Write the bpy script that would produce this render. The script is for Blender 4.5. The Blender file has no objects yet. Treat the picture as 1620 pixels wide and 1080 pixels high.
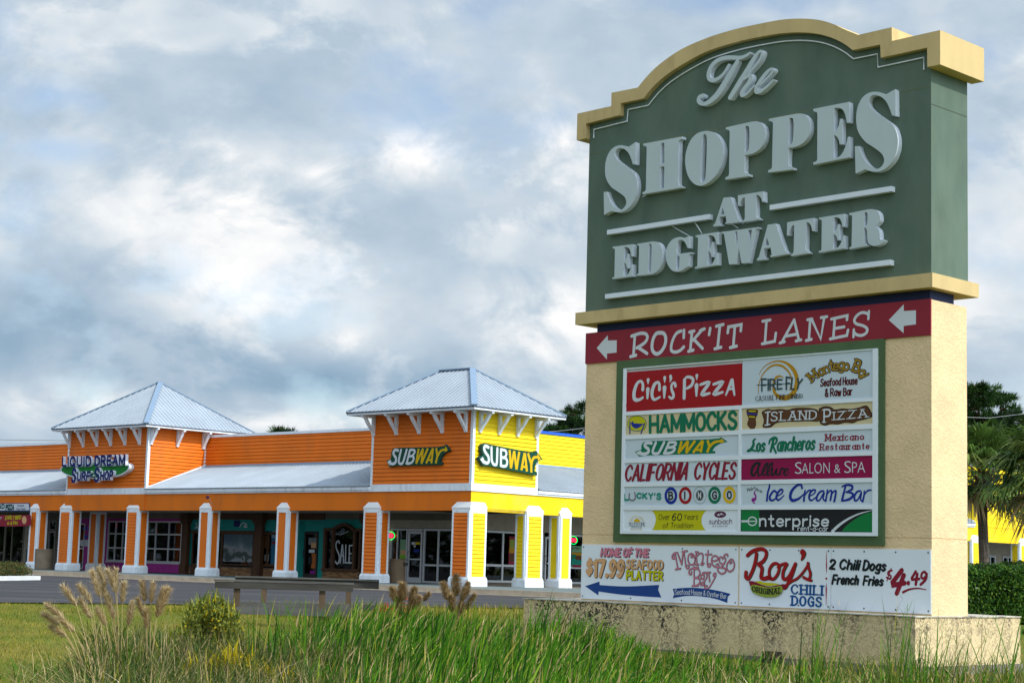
import bpy, bmesh, math, random
import numpy as np
from mathutils import Vector, Matrix
from mathutils.geometry import tessellate_polygon
S = bpy.context.scene
COL = S.collection
rnd = random.Random(7)
nr = np.random.RandomState(11)

# ---------------------------------------------------------------- camera
FPX = 2796.7
PITCH, ROLL = math.radians(7.2318532), math.radians(1.6326687)
CZ = 1.05
_f = np.array([0, math.cos(PITCH), math.sin(PITCH)]); _r = np.array([1.0, 0, 0]); _u = np.cross(_r, _f)
cr = _r*math.cos(ROLL)+_u*math.sin(ROLL); cu = -_r*math.sin(ROLL)+_u*math.cos(ROLL); cf = _f
CP = np.array([0, 0, CZ])
cam = bpy.data.cameras.new('camera'); camo = bpy.data.objects.new('camera', cam); COL.objects.link(camo)
camo.matrix_world = Matrix(((cr[0], cu[0], -cf[0], 0), (cr[1], cu[1], -cf[1], 0), (cr[2], cu[2], -cf[2], CZ), (0, 0, 0, 1)))
cam.sensor_width = 36; cam.lens = FPX/1620*36; cam.clip_start = 0.1; cam.clip_end = 4000
S.camera = camo

# ---------------------------------------------------------------- light
SUN_EL = math.radians(42)
sun_dir = Vector((0.815, -0.58, 0)).normalized()*math.cos(SUN_EL) + Vector((0, 0, math.sin(SUN_EL)))
sl = bpy.data.lights.new('sun', 'SUN'); sl.energy = 2.75; sl.angle = math.radians(0.6); sl.color = (1.0, 0.93, 0.82)
so = bpy.data.objects.new('sun', sl); COL.objects.link(so); so.location = (60, -50, 80)
so.rotation_euler = sun_dir.to_track_quat('Z', 'Y').to_euler()
S.view_settings.view_transform = 'Standard'; S.view_settings.look = 'None'; S.view_settings.gamma = 1
S.view_settings.exposure = 0.22; S.view_settings.use_curve_mapping = False

W = bpy.data.worlds.new('World'); S.world = W; W.use_nodes = True
wt = W.node_tree; wt.nodes.clear()
def wn(t, **k):
    n = wt.nodes.new(t)
    for a, b in k.items(): setattr(n, a, b)
    return n
def wl(a, b): wt.links.new(a, b)
def wmath(op, a, b=None, clamp=False):
    n = wn('ShaderNodeMath', operation=op); n.use_clamp = clamp
    for i, v in enumerate((a, b)):
        if v is None: continue
        if isinstance(v, (int, float)): n.inputs[i].default_value = v
        else: wl(v, n.inputs[i])
    return n.outputs[0]
def wmix(f, a, b):
    n = wn('ShaderNodeMix', data_type='RGBA')
    for i, v in ((0, f), (6, a), (7, b)):
        if isinstance(v, (int, float)): n.inputs[i].default_value = v
        elif isinstance(v, tuple): n.inputs[i].default_value = (*v, 1)
        else: wl(v, n.inputs[i])
    return n.outputs[2]
def wramp(f, stops):
    n = wn('ShaderNodeValToRGB'); e = n.color_ramp.elements
    while len(e) < len(stops): e.new(0.5)
    for q, (p, c) in zip(e, stops): q.position = p; q.color = (c, c, c, 1) if isinstance(c, (int, float)) else (*c, 1)
    wl(f, n.inputs[0]); return n.outputs[0]
sky = wn('ShaderNodeTexSky', sky_type='NISHITA'); sky.sun_disc = False; sky.sun_elevation = SUN_EL
sky.sun_rotation = math.atan2(sun_dir.x, sun_dir.y)
sky.air_density = 1.0; sky.dust_density = 1.2; sky.ozone_density = 1.5
geo = wn('ShaderNodeTexCoord'); D = geo.outputs['Generated']
sep = wn('ShaderNodeSeparateXYZ'); wl(D, sep.inputs[0])
zc = wmath('MAXIMUM', sep.outputs[2], 0.0)
den = wmath('ADD', zc, 0.10)
cmb = wn('ShaderNodeCombineXYZ')
wl(wmath('DIVIDE', sep.outputs[0], den), cmb.inputs[0]); wl(wmath('DIVIDE', sep.outputs[1], den), cmb.inputs[1])
# second coordinate: plain direction with the height stretched, for banks of cloud seen side-on
cm2 = wn('ShaderNodeCombineXYZ'); wl(sep.outputs[0], cm2.inputs[0]); wl(sep.outputs[1], cm2.inputs[1]); wl(wmath('MULTIPLY', sep.outputs[2], 1.55), cm2.inputs[2])
def noise(vec, scale, det, rough=0.55, off=(0, 0, 0), dist=0.0):
    mp = wn('ShaderNodeMapping'); wl(vec, mp.inputs[0]); mp.inputs['Location'].default_value = off
    n = wn('ShaderNodeTexNoise'); wl(mp.outputs[0], n.inputs['Vector']); n.inputs['Scale'].default_value = scale
    n.inputs['Detail'].default_value = det; n.inputs['Roughness'].default_value = rough; n.inputs['Distortion'].default_value = dist
    return n.outputs['Fac']
def blob(px, py, rx, ry):
    """soft weight round the direction seen at that bearing and height (rx, ry in degrees)"""
    d = (px-810)/FPX*cr-(py-540)/FPX*cu+cf; d = d/np.linalg.norm(d)
    vs = wn('ShaderNodeVectorMath', operation='SUBTRACT'); wl(D, vs.inputs[0]); vs.inputs[1].default_value = tuple(d)
    sc = wn('ShaderNodeVectorMath', operation='MULTIPLY'); wl(vs.outputs[0], sc.inputs[0])
    a = 1/math.radians(rx); b = 1/math.radians(ry); sc.inputs[1].default_value = (a, a, b)
    ln = wn('ShaderNodeVectorMath', operation='DOT_PRODUCT'); wl(sc.outputs[0], ln.inputs[0]); wl(sc.outputs[0], ln.inputs[1])
    return wmath('EXPONENT', wmath('MULTIPLY', ln.outputs['Value'], -1.0))
n1 = noise(cm2.outputs[0], 5.5, 4, 0.5, (3.1, 1.7, 0.4), 0.0)
n2 = noise(cm2.outputs[0], 17.0, 5, 0.5, (0.3, 5.2, 2.2), 0.1)
n3 = noise(cmb.outputs[0], 0.9, 6, 0.55, (2.2, 0.7, 0))
# brightness of the cloud deck
v = wmath('ADD', wmath('MULTIPLY', wmath('SUBTRACT', n1, 0.5), 1.0), wmath('MULTIPLY', wmath('SUBTRACT', n2, 0.5), 0.50))
n4 = noise(cm2.outputs[0], 9.0, 9, 0.60, (1.3, 4.2, 0.2), 0.25)
ed = wramp(n4, [(0.47, 0.0), (0.56, 1.0)]); ems = wramp(n1, [(0.42, 0.0), (0.60, 1.0)])
v = wmath('ADD', v, wmath('MULTIPLY', wmath('MULTIPLY', wmath('SUBTRACT', ed, 0.45), ems), 0.26))
n5 = noise(cm2.outputs[0], 40.0, 8, 0.6, (5.3, 1.2, 3.2), 0.2)
v = wmath('ADD', v, wmath('MULTIPLY', wmath('SUBTRACT', n5, 0.5), 0.14))
v = wmath('ADD', v, 0.50)
bpos = wmath('ADD', 0.0, 0.0)
for px, py, rx, ry, k in ((560, 605, 6.0, 0.9, -0.30), (150, 540, 5.0, 1.3, -0.22), (480, 615, 4, 0.6, -0.10), (1580, 560, 4, 2, 0.05), (860, 560, 2.6, 1.8, 0.22),
                          (150, 648, 5, 0.7, 0.30), (560, 668, 5, 0.5, 0.26), (320, 600, 1.2, 0.3, 0.12), (380, 300, 3.2, 1.8, 0.16), (660, 240, 2.0, 0.9, 0.34), (880, 215, 1.6, 0.9, 0.30), (530, 285, 1.2, 0.5, 0.30), (200, 440, 3.0, 0.8, -0.12), (320, 455, 1.6, 0.5, 0.16), (545, 545, 0.9, 0.5, 0.25), (850, 470, 2.0, 1.0, 0.20), (120, 60, 5, 1.5, 0.06), (450, 470, 3.5, 1.0, 0.10),
                          (250, 120, 5, 2.2, -0.10), (620, 390, 6, 1.4, -0.06), (950, 60, 4, 2, -0.05), (700, 110, 5, 1.6, 0.05), (60, 330, 3, 1.5, 0.10)):
    if k > 0: bpos = wmath('ADD', bpos, wmath('MULTIPLY', blob(px, py, rx, ry), k))
    else: v = wmath('ADD', v, wmath('MULTIPLY', blob(px, py, rx, ry), k))
n6 = noise(cm2.outputs[0], 16.0, 9, 0.6, (9.1, 2.7, 4.4), 0.5)
v = wmath('ADD', v, wmath('MULTIPLY', bpos, wmath('ADD', 0.15, wmath('MULTIPLY', wramp(n6, [(0.40, 0.0), (0.60, 1.0)]), 1.35))))
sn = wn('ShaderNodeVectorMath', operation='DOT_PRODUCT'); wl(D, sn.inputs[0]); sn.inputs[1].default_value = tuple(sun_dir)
glow = wmath('POWER', wmath('MAXIMUM', sn.outputs['Value'], 0.0), 2.5)  # glow round the sun, out of view, boosted to lift the ambient light
cc = wramp(v, [(0.0, (0.17, 0.30, 0.43)), (0.25, (0.31, 0.42, 0.53)), (0.47, (0.45, 0.54, 0.63)), (0.62, (0.58, 0.645, 0.70)), (0.80, (0.77, 0.79, 0.81)), (0.98, (0.95, 0.93, 0.90))])
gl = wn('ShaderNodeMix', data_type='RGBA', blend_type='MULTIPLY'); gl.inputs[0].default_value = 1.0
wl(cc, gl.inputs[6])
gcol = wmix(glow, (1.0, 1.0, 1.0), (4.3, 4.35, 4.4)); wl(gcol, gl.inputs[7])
# cover: mostly closed with small blue gaps
g = wmath('ADD', noise(cm2.outputs[0], 11.0, 6, 0.55, (7.7, 2.1, 1.3), 0.1), wmath('MULTIPLY', wmath('SUBTRACT', n2, 0.5), 0.35))
for px, py, rx, ry, k in ((1240, -5, 4.5, 0.9, 0.32), (740, 0, 3.0, 0.8, 0.12), (110, 236, 1.6, 0.45, 0.24), (420, 145, 1.4, 0.8, 0.20), (560, 40, 1.5, 0.5, 0.10), (130, 165, 1.6, 0.5, 0.14), (810, 190, 1.8, 0.7, 0.15), (150, 170, 2.5, 0.8, 0.08), (350, 225, 1.2, 0.4, 0.10)):
    g = wmath('ADD', g, wmath('MULTIPLY', blob(px, py, rx, ry), k))
gap = wramp(g, [(0.55, 0.0), (0.86, 0.9)])
bgS = wn('ShaderNodeBackground'); bgS.inputs[1].default_value = 0.15; wl(sky.outputs[0], bgS.inputs[0])
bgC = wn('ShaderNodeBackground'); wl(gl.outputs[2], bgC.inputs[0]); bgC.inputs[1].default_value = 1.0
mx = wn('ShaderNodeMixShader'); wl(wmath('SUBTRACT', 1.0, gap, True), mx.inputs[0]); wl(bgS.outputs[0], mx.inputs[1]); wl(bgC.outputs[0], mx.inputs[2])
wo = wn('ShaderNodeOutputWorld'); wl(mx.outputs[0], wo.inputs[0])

# ---------------------------------------------------------------- frames of reference (world places found from the photo's perspective)
def ray(px, py): return (px-810)/FPX*cr-(py-540)/FPX*cu+cf
def ground_pt(px, py, z=0.0):
    d = ray(px, py); t = (z-CZ)/d[2]; return CP+d*t
def proj(P):
    d = np.array(P)-CP; z = d@cf; return 810+FPX*(d@cr)/z, 540-FPX*(d@cu)/z
class Frame:
    def __init__(s, yaw, px, py, dist):
        s.yaw = math.radians(yaw)
        s.X = np.array([math.cos(s.yaw), math.sin(s.yaw), 0]); s.Y = np.array([-math.sin(s.yaw), math.cos(s.yaw), 0])
        s.O = CP+ray(px, py)*dist; s.O[2] = 0
    def front(s, px, py, off=0.0):
        d = ray(px, py); t = ((s.O-CP)@s.Y+off)/(d@s.Y); p = CP+d*t-s.O; return (float(p@s.X), float(p[2]))
    def side(s, px, py, off=0.0):
        d = ray(px, py); t = ((s.O-CP)@s.X+off)/(d@s.X); p = CP+d*t-s.O; return (float(p@s.Y), float(p[2]))
    def w(s, x, y, z=0): return s.O+s.X*x+s.Y*y+np.array([0, 0, z])
SG = Frame(-45.84, 1473.5, 500, 30)
BF = Frame(-42.59, 744.5, 807, 68)

# ---------------------------------------------------------------- object helpers
def tag(o, label=None, cat=None, group=None, kind=None):
    if label: o['label'] = label
    if cat: o['category'] = cat
    if group: o['group'] = group
    if kind: o['kind'] = kind
    return o
def empty(name, loc=(0, 0, 0), rz=0, label=None, cat=None, group=None):
    o = bpy.data.objects.new(name, None); COL.objects.link(o); o.location = loc; o.rotation_euler = (0, 0, rz)
    o.empty_display_size = 0.3
    return tag(o, label, cat, group)
def link(name, me, parent=None):
    o = bpy.data.objects.new(name, me); COL.objects.link(o)
    if parent: o.parent = parent
    return o
class MB:
    """collects shapes, builds one mesh object"""
    def __init__(s): s.v = []; s.f = []; s.m = []
    def add(s, vs, fs, mi=0):
        b = len(s.v); s.v += [tuple(map(float, p)) for p in vs]; s.f += [tuple(b+i for i in f) for f in fs]; s.m += [mi]*len(fs); return s
    def box(s, x0, x1, y0, y1, z0, z1, mi=0):
        x0, x1 = sorted((x0, x1)); y0, y1 = sorted((y0, y1)); z0, z1 = sorted((z0, z1))
        return s.add([(x0, y0, z0), (x1, y0, z0), (x1, y1, z0), (x0, y1, z0), (x0, y0, z1), (x1, y0, z1), (x1, y1, z1), (x0, y1, z1)],
                     [(0, 3, 2, 1), (4, 5, 6, 7), (0, 1, 5, 4), (1, 2, 6, 5), (2, 3, 7, 6), (3, 0, 4, 7)], mi)
    def frus(s, a, b, z0, z1, mi=0):
        x0, x1, y0, y1 = a; X0, X1, Y0, Y1 = b
        return s.add([(x0, y0, z0), (x1, y0, z0), (x1, y1, z0), (x0, y1, z0), (X0, Y0, z1), (X1, Y0, z1), (X1, Y1, z1), (X0, Y1, z1)],
                     [(0, 3, 2, 1), (4, 5, 6, 7), (0, 1, 5, 4), (1, 2, 6, 5), (2, 3, 7, 6), (3, 0, 4, 7)], mi)
    def beam(s, p, q, w, h=None, up=(0, 0, 1), mi=0):
        p = Vector(p); q = Vector(q); d = (q-p).normalized(); h = h or w; u = Vector(up)
        sd = d.cross(u)
        if sd.length < 1e-4: sd = d.cross(Vector((1, 0, 0)))
        sd.normalize(); u = sd.cross(d); a = sd*w/2; b = u*h/2
        return s.add([p-a-b, p+a-b, p+a+b, p-a+b, q-a-b, q+a-b, q+a+b, q-a+b], [(0, 3, 2, 1), (4, 5, 6, 7), (0, 1, 5, 4), (1, 2, 6, 5), (2, 3, 7, 6), (3, 0, 4, 7)], mi)
    def tube(s, pts, rad, n=8, mi=0, cap=True):
        pts = [Vector(p) for p in pts]; r = rad if isinstance(rad, (list, tuple)) else [rad]*len(pts); b = len(s.v); ref = Vector((0.3, 0.1, 1))
        for i, p in enumerate(pts):
            d = (pts[min(i+1, len(pts)-1)]-pts[max(i-1, 0)]).normalized(); a = d.cross(ref)
            if a.length < 1e-3: a = d.cross(Vector((1, 0, 0)))
            a.normalize(); c = d.cross(a)
            for k in range(n):
                t = 2*math.pi*k/n; s.v.append(tuple(p+(a*math.cos(t)+c*math.sin(t))*r[i]))
        for i in range(len(pts)-1):
            for k in range(n): s.f.append((b+i*n+k, b+i*n+(k+1) % n, b+(i+1)*n+(k+1) % n, b+(i+1)*n+k)); s.m.append(mi)
        if cap:
            s.f.append(tuple(b+k for k in range(n))[::-1]); s.f.append(tuple(b+(len(pts)-1)*n+k for k in range(n))); s.m += [mi, mi]
        return s
    def poly(s, loops, y0, y1, mi=0, sm=None, axis='front'):
        """extrude outline loops (u,z) between depth y0 (near) and y1; side faces use material sm"""
        flat = [p for lp in loops for p in lp]
        P = (lambda u, z, d: (u, d, z)) if axis == 'front' else (lambda u, z, d: (d, u, z))
        tris = tessellate_polygon([[Vector((p[0], p[1], 0)) for p in lp] for lp in loops])
        n = len(flat); vs = [P(p[0], p[1], y0) for p in flat]
        s.add(vs, [tuple(t) for t in tris], mi)
        if y1 is not None and abs(y1-y0) > 1e-6:
            s.add([P(p[0], p[1], y1) for p in flat], [tuple(t) for t in tris], mi if sm is None else sm)
            k = 0
            for lp in loops:
                m = len(lp)
                vv = [P(p[0], p[1], y0) for p in lp]+[P(p[0], p[1], y1) for p in lp]
                s.add(vv, [(i, (i+1) % m, m+(i+1) % m, m+i) for i in range(m)], mi if sm is None else sm)
                k += m
        return s
    def build(s, name, mats, parent=None, smooth=False, fixn=True):
        me = bpy.data.meshes.new(name); me.from_pydata(s.v, [], s.f)
        for m in (mats if isinstance(mats, (list, tuple)) else [mats]): me.materials.append(m)
        if any(s.m): me.polygons.foreach_set('material_index', s.m)
        if fixn:
            bm = bmesh.new(); bm.from_mesh(me); bmesh.ops.recalc_face_normals(bm, faces=bm.faces); bm.to_mesh(me); bm.free()
        if smooth: me.polygons.foreach_set('use_smooth', [True]*len(me.polygons))
        me.update(); return link(name, me, parent)
def np_mesh(name, V, F, mats, mi=None, parent=None, smooth=False):
    """V (n,3) F (m,k) arrays"""
    me = bpy.data.meshes.new(name); V = np.asarray(V, np.float32); F = np.asarray(F, np.int32); k = F.shape[1]
    me.vertices.add(len(V)); me.vertices.foreach_set('co', V.ravel()); me.loops.add(F.size); me.loops.foreach_set('vertex_index', F.ravel())
    me.polygons.add(len(F)); me.polygons.foreach_set('loop_start', np.arange(0, F.size, k, dtype=np.int32))
    try: me.polygons.foreach_set('loop_total', np.full(len(F), k, np.int32))
    except Exception: pass
    for m in (mats if isinstance(mats, (list, tuple)) else [mats]): me.materials.append(m)
    if mi is not None: me.polygons.foreach_set('material_index', np.asarray(mi, np.int32))
    if smooth: me.polygons.foreach_set('use_smooth', [True]*len(F))
    me.update(calc_edges=True); return link(name, me, parent)

# ---------------------------------------------------------------- materials
MATS = {}
def mat(name, col, rough=0.6, metal=0.0, vary=0.0, vscale=3.0, bump=0.0, bscale=30.0, emit=0.0, spec=0.22, col2=None, c2scale=2.0, c2lo=0.5, c2hi=0.7, trans=0.0, stretch=(1, 1, 1), coat=0.0, bdet=4):
    if name in MATS: return MATS[name]
    m = bpy.data.materials.new(name); m.use_nodes = True; nt = m.node_tree; N = nt.nodes; L = nt.links.new
    b = N['Principled BSDF']; b.inputs['Roughness'].default_value = rough; b.inputs['Metallic'].default_value = metal
    b.inputs['Specular IOR Level'].default_value = spec; b.inputs['Base Color'].default_value = (*col, 1)
    if coat: b.inputs['Coat Weight'].default_value = coat
    tc = N.new('ShaderNodeTexCoord'); mp = N.new('ShaderNodeMapping'); L(tc.outputs['Object'], mp.inputs[0]); mp.inputs['Scale'].default_value = stretch
    cur = None
    if vary:
        n = N.new('ShaderNodeTexNoise'); L(mp.outputs[0], n.inputs['Vector']); n.inputs['Scale'].default_value = vscale; n.inputs['Detail'].default_value = 6
        r = N.new('ShaderNodeMapRange'); L(n.outputs['Fac'], r.inputs[0]); r.inputs[1].default_value = 0.25; r.inputs[2].default_value = 0.75; r.inputs[3].default_value = 1-vary; r.inputs[4].default_value = 1+vary
        h = N.new('ShaderNodeMix'); h.data_type = 'RGBA'; h.blend_type = 'MULTIPLY'; h.inputs[0].default_value = 1; h.inputs[6].default_value = (*col, 1); L(r.outputs[0], h.inputs[7]); cur = h.outputs[2]
    if col2:
        n = N.new('ShaderNodeTexNoise'); L(mp.outputs[0], n.inputs['Vector']); n.inputs['Scale'].default_value = c2scale; n.inputs['Detail'].default_value = 8; n.inputs['Roughness'].default_value = 0.6
        r = N.new('ShaderNodeMapRange'); L(n.outputs['Fac'], r.inputs[0]); r.inputs[1].default_value = c2lo; r.inputs[2].default_value = c2hi
        h = N.new('ShaderNodeMix'); h.data_type = 'RGBA'; L(r.outputs[0], h.inputs[0]); h.inputs[6].default_value = (*col, 1); h.inputs[7].default_value = (*col2, 1)
        if cur: L(cur, h.inputs[6])
        cur = h.outputs[2]
    if cur: L(cur, b.inputs['Base Color'])
    if bump:
        n = N.new('ShaderNodeTexNoise'); L(mp.outputs[0], n.inputs['Vector']); n.inputs['Scale'].default_value = bscale; n.inputs['Detail'].default_value = bdet
        bp = N.new('ShaderNodeBump'); bp.inputs['Distance'].default_value = 0.02; bp.inputs['Strength'].default_value = bump; L(n.outputs['Fac'], bp.inputs['Height']); L(bp.outputs[0], b.inputs['Normal'])
    if emit: b.inputs['Emission Color'].default_value = (*col, 1); b.inputs['Emission Strength'].default_value = emit
    if trans:
        out = N['Material Output']; tr = N.new('ShaderNodeBsdfTranslucent'); ms = N.new('ShaderNodeMixShader'); ms.inputs[0].default_value = trans
        if cur: L(cur, tr.inputs[0])
        else: tr.inputs[0].default_value = (*[min(1, c*1.3) for c in col], 1)
        L(b.outputs[0], ms.inputs[1]); L(tr.outputs[0], ms.inputs[2]); L(ms.outputs[0], out.inputs[0])
    MATS[name] = m; return m
def glass_mat(name, tint=(0.35, 0.4, 0.42)):
    m = bpy.data.materials.new(name); m.use_nodes = True; nt = m.node_tree; N = nt.nodes; L = nt.links.new; N.remove(N['Principled BSDF'])
    g = N.new('ShaderNodeBsdfGlossy'); g.inputs['Roughness'].default_value = 0.02; g.inputs[0].default_value = (0.9, 0.95, 1, 1)
    t = N.new('ShaderNodeBsdfTransparent'); t.inputs[0].default_value = (*tint, 1); fr = N.new('ShaderNodeFresnel'); fr.inputs[0].default_value = 1.5
    ms = N.new('ShaderNodeMixShader'); L(fr.outputs[0], ms.inputs[0]); L(t.outputs[0], ms.inputs[1]); L(g.outputs[0], ms.inputs[2]); L(ms.outputs[0], N['Material Output'].inputs[0]); return m
M_orange = mat('orange_paint', (0.74, 0.165, 0.008), 0.55, vary=0.10, vscale=1.2, bump=0.08, bscale=60, col2=(0.60, 0.15, 0.02), c2scale=.9, c2lo=0.5, c2hi=0.75, stretch=(1, 1, .4))
M_orangeF = mat('orange_stucco_paint', (0.70, 0.165, 0.008), 0.7, vary=0.10, vscale=0.8, bump=0.2, bscale=40, col2=(0.56, 0.14, 0.02), c2scale=1.2, c2lo=0.5, c2hi=0.75, stretch=(1, 1, .3))
M_yellow = mat('yellow_paint', (0.86, 0.62, 0.010), 0.55, vary=0.07, vscale=1.2, bump=0.08, bscale=60)
M_yellowF = mat('yellow_stucco_paint', (0.84, 0.56, 0.008), 0.7, vary=0.07, vscale=0.8, bump=0.2, bscale=40, col2=(0.76, 0.52, 0.06), c2scale=1.2, c2lo=0.5, c2hi=0.75, stretch=(1, 1, .3))
M_white = mat('white_trim_paint', (0.75, 0.80, 0.85), 0.5, vary=0.05, vscale=2, bump=0.05, col2=(0.52, 0.53, 0.52), c2scale=1.6, c2lo=0.52, c2hi=0.78, stretch=(2, 2, .5))
M_whiteA = mat('white_cap_paint', (0.80, 0.81, 0.81), 0.5, vary=0.03, vscale=2)
M_roof = mat('galvanised_roof', (0.30, 0.345, 0.395), 0.6, metal=0.0, vary=0.10, vscale=0.7, bump=0.05, bscale=12)
M_ridge = mat('blue_grey_ridge_metal', (0.27, 0.37, 0.50), 0.4, metal=0.4, vary=0.06)
M_blue = mat('blue_coping', (0.02, 0.10, 0.55), 0.45)
M_dark = mat('dark_void', (0.012, 0.012, 0.014), 0.8)
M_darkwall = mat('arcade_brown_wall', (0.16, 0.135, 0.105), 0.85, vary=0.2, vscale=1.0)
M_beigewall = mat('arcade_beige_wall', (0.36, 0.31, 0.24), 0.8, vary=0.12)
M_soffit = mat('soffit_board', (0.32, 0.29, 0.25), 0.8)
M_teal = mat('teal_paint', (0.008, 0.26, 0.23), 0.6, vary=0.12, vscale=1.5)
M_purple = mat('magenta_siding_paint', (0.36, 0.03, 0.25), 0.6, vary=0.1)
M_brownw = mat('dark_brown_timber', (0.085, 0.038, 0.018), 0.6, vary=0.35, vscale=4, stretch=(1, 1, 0.15))
M_brick1 = mat('tan_brick', (0.36, 0.20, 0.09), 0.85, vary=0.3, vscale=5, bump=0.3, bscale=60)
M_brick2 = mat('brown_brick', (0.24, 0.125, 0.06), 0.85, vary=0.3, vscale=5, bump=0.3, bscale=60)
M_mortar = mat('mortar', (0.12, 0.09, 0.07), 0.95)
M_alu = mat('aluminium_frame', (0.50, 0.51, 0.52), 0.45, metal=0.4)
M_blkframe = mat('black_frame', (0.025, 0.022, 0.02), 0.5)
M_glass = glass_mat('shop_glass', (0.80, 0.84, 0.84)); M_glass2 = glass_mat('tinted_glass', (0.5, 0.54, 0.56))
M_conc = mat('concrete_walk', (0.30, 0.29, 0.27), 0.9, vary=0.14, vscale=1.4, bump=0.2, bscale=50)
M_slate = mat('slate_grey_walk', (0.13, 0.16, 0.165), 0.8, vary=0.15, vscale=1.2)
M_kerb = mat('kerb_concrete', (0.42, 0.36, 0.28), 0.9, vary=0.2, vscale=2.5, bump=0.25, bscale=50)
M_kerbw = mat('white_kerb', (0.66, 0.68, 0.68), 0.85, vary=0.1, vscale=3, bump=0.2, bscale=50)
M_asph = mat('asphalt', (0.040, 0.040, 0.046), 0.92, vary=0.22, vscale=0.5, bump=0.35, bscale=90, col2=(0.062, 0.060, 0.064), c2scale=0.6, c2lo=0.45, c2hi=0.62, stretch=(.35, 1, 1))
M_plank = mat('bleached_plank_wood', (0.085, 0.083, 0.078), 0.9, vary=0.35, vscale=6, bump=0.4, bscale=30, stretch=(0.25, 1, 1))
M_wood = mat('weathered_grey_wood', (0.045, 0.042, 0.038), 0.9, vary=0.35, vscale=6, bump=0.4, bscale=30, stretch=(0.25, 1, 1))
M_woodp = mat('weathered_post_wood', (0.095, 0.065, 0.042), 0.9, vary=0.35, vscale=6, bump=0.4, bscale=30, stretch=(1, 1, 0.25))
M_stucco = mat('cream_stucco', (0.62, 0.475, 0.255), 0.85, vary=0.10, vscale=1.1, bump=0.0)
M_capc = mat('cream_cap_paint', (0.56, 0.42, 0.20), 0.75, vary=0.10, vscale=2.5, bump=0.15, bscale=50, col2=(0.40, 0.29, 0.13), c2scale=1.8, c2lo=0.55, c2hi=0.75, stretch=(1, 1, .35))
M_green = mat('dark_green_paint', (0.094, 0.140, 0.108), 0.75, vary=0.20, vscale=1.6, bump=0.15, bscale=70, col2=(0.125, 0.165, 0.125), c2scale=1.1, c2lo=0.46, c2hi=0.72, stretch=(1, 1, .45))
M_frameg = mat('green_sign_surround', (0.075, 0.125, 0.055), 0.7, vary=0.14, vscale=2, bump=0.1)
M_letter = mat('grey_white_letter_face', (0.46, 0.535, 0.55), 0.45, vary=0.04, vscale=1.5)
M_lside = mat('pale_skylit_return', (0.68, 0.73, 0.80), 0.4, vary=0.04)  # returns lightened: sky light painted into the colour; also serves plain white parts
M_navy = mat('navy_board', (0.012, 0.02, 0.07), 0.6)
M_maroon = mat('maroon_board', (0.25, 0.018, 0.032), 0.55, vary=0.12, vscale=0.8)
M_alw = mat('white_cabinet_frame', (0.70, 0.75, 0.80), 0.4, vary=0.03)
M_panel = mat('white_panel', (0.52, 0.60, 0.66), 0.4, vary=0.04, vscale=0.7)
M_mural = mat('white_vinyl_board', (0.70, 0.75, 0.81), 0.45, vary=0.03, vscale=0.7)
M_cream = mat('cream_panel', (0.58, 0.49, 0.29), 0.5, vary=0.03)
def flat(name, c, r=0.6): return mat(name, tuple(x*.8 for x in c), r, spec=.25)
F_red = flat('print_red', (0.40, 0.004, 0.008)); F_white = flat('print_white', (0.72, 0.76, 0.80)); F_green = flat('print_green', (0.0, 0.18, 0.09)); F_dkgreen = flat('print_dark_green', (0.0, 0.07, 0.035))
F_yel = flat('print_yellow', (0.80, 0.50, 0.0)); F_lemon = flat('print_lemon', (0.62, 0.58, 0.0)); F_black = flat('print_black', (0.012, 0.012, 0.015)); F_blue = flat('print_blue', (0.005, 0.03, 0.32))
F_mag = flat('print_magenta', (0.32, 0.0, 0.07)); F_brown = flat('print_brown', (0.12, 0.045, 0.012)); F_crim = flat('print_crimson', (0.28, 0.008, 0.03)); F_pink = flat('print_pink', (0.72, 0.24, 0.33))
F_gold = flat('print_gold', (0.55, 0.28, 0.005)); F_teal = flat('print_teal', (0.0, 0.28, 0.20)); F_olive = flat('print_olive', (0.30, 0.38, 0.04)); F_purp = flat('print_purple', (0.30, 0.01, 0.28)); F_arrow = flat('print_royal_blue', (0.01, 0.06, 0.26))
F_grey = flat('print_grey', (0.22, 0.24, 0.25)); F_dkteal = flat('print_dark_teal', (0.01, 0.07, 0.07)); F_peach = flat('print_peach', (0.75, 0.42, 0.20)); F_entg = flat('print_kelly_green', (0.0, 0.22, 0.05))
F_rule = flat('print_hotdog_red', (0.42, 0.01, 0.04)); F_navy = flat('sign_navy', (0.005, 0.012, 0.14)); F_surf = flat('sign_surf_green', (0.01, 0.24, 0.03))

# ================================================================ THE SETTING
EA, EB = np.array([-10.6, 37.4]), np.array([0.5, 45.8])
ED = (EB-EA)/np.linalg.norm(EB-EA); EN = np.array([ED[1], -ED[0]])       # EN points to the camera's side
def sstep(t): t = np.clip(t, 0, 1); return t*t*(3-2*t)
def wobble(x, y): return 0.03*np.sin(x*0.9+1.3)*np.cos(y*0.7)+0.02*np.sin(x*2.3+y*1.9)
def terrain(x, y):
    e = (x-EA[0])*EN[0]+(y-EA[1])*EN[1]
    z = -0.03-0.52*sstep(e/16.0)
    d = np.hypot((x-3.2)/8.0, (y-19)/9.5)
    z = z-0.45*sstep(1.25-d)*1.0+wobble(x, y)*sstep(e/3)
    return z
def grid_axis(lo, a, b, hi, st):
    fine = np.arange(a, b+st/2, st); l = []; v = a; s = st
    while v > lo: s *= 1.5; v -= s; l.append(max(v, lo))
    r = []; v = b; s = st
    while v < hi: s *= 1.5; v += s; r.append(min(v, hi))
    return np.array(l[::-1]+list(fine)+r)
gx = grid_axis(-900, -16, 20, 900, 0.4); gy = grid_axis(-900, 4, 52, 1800, 0.4)
XX, YY = np.meshgrid(gx, gy); ZZ = terrain(XX, YY)
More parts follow.
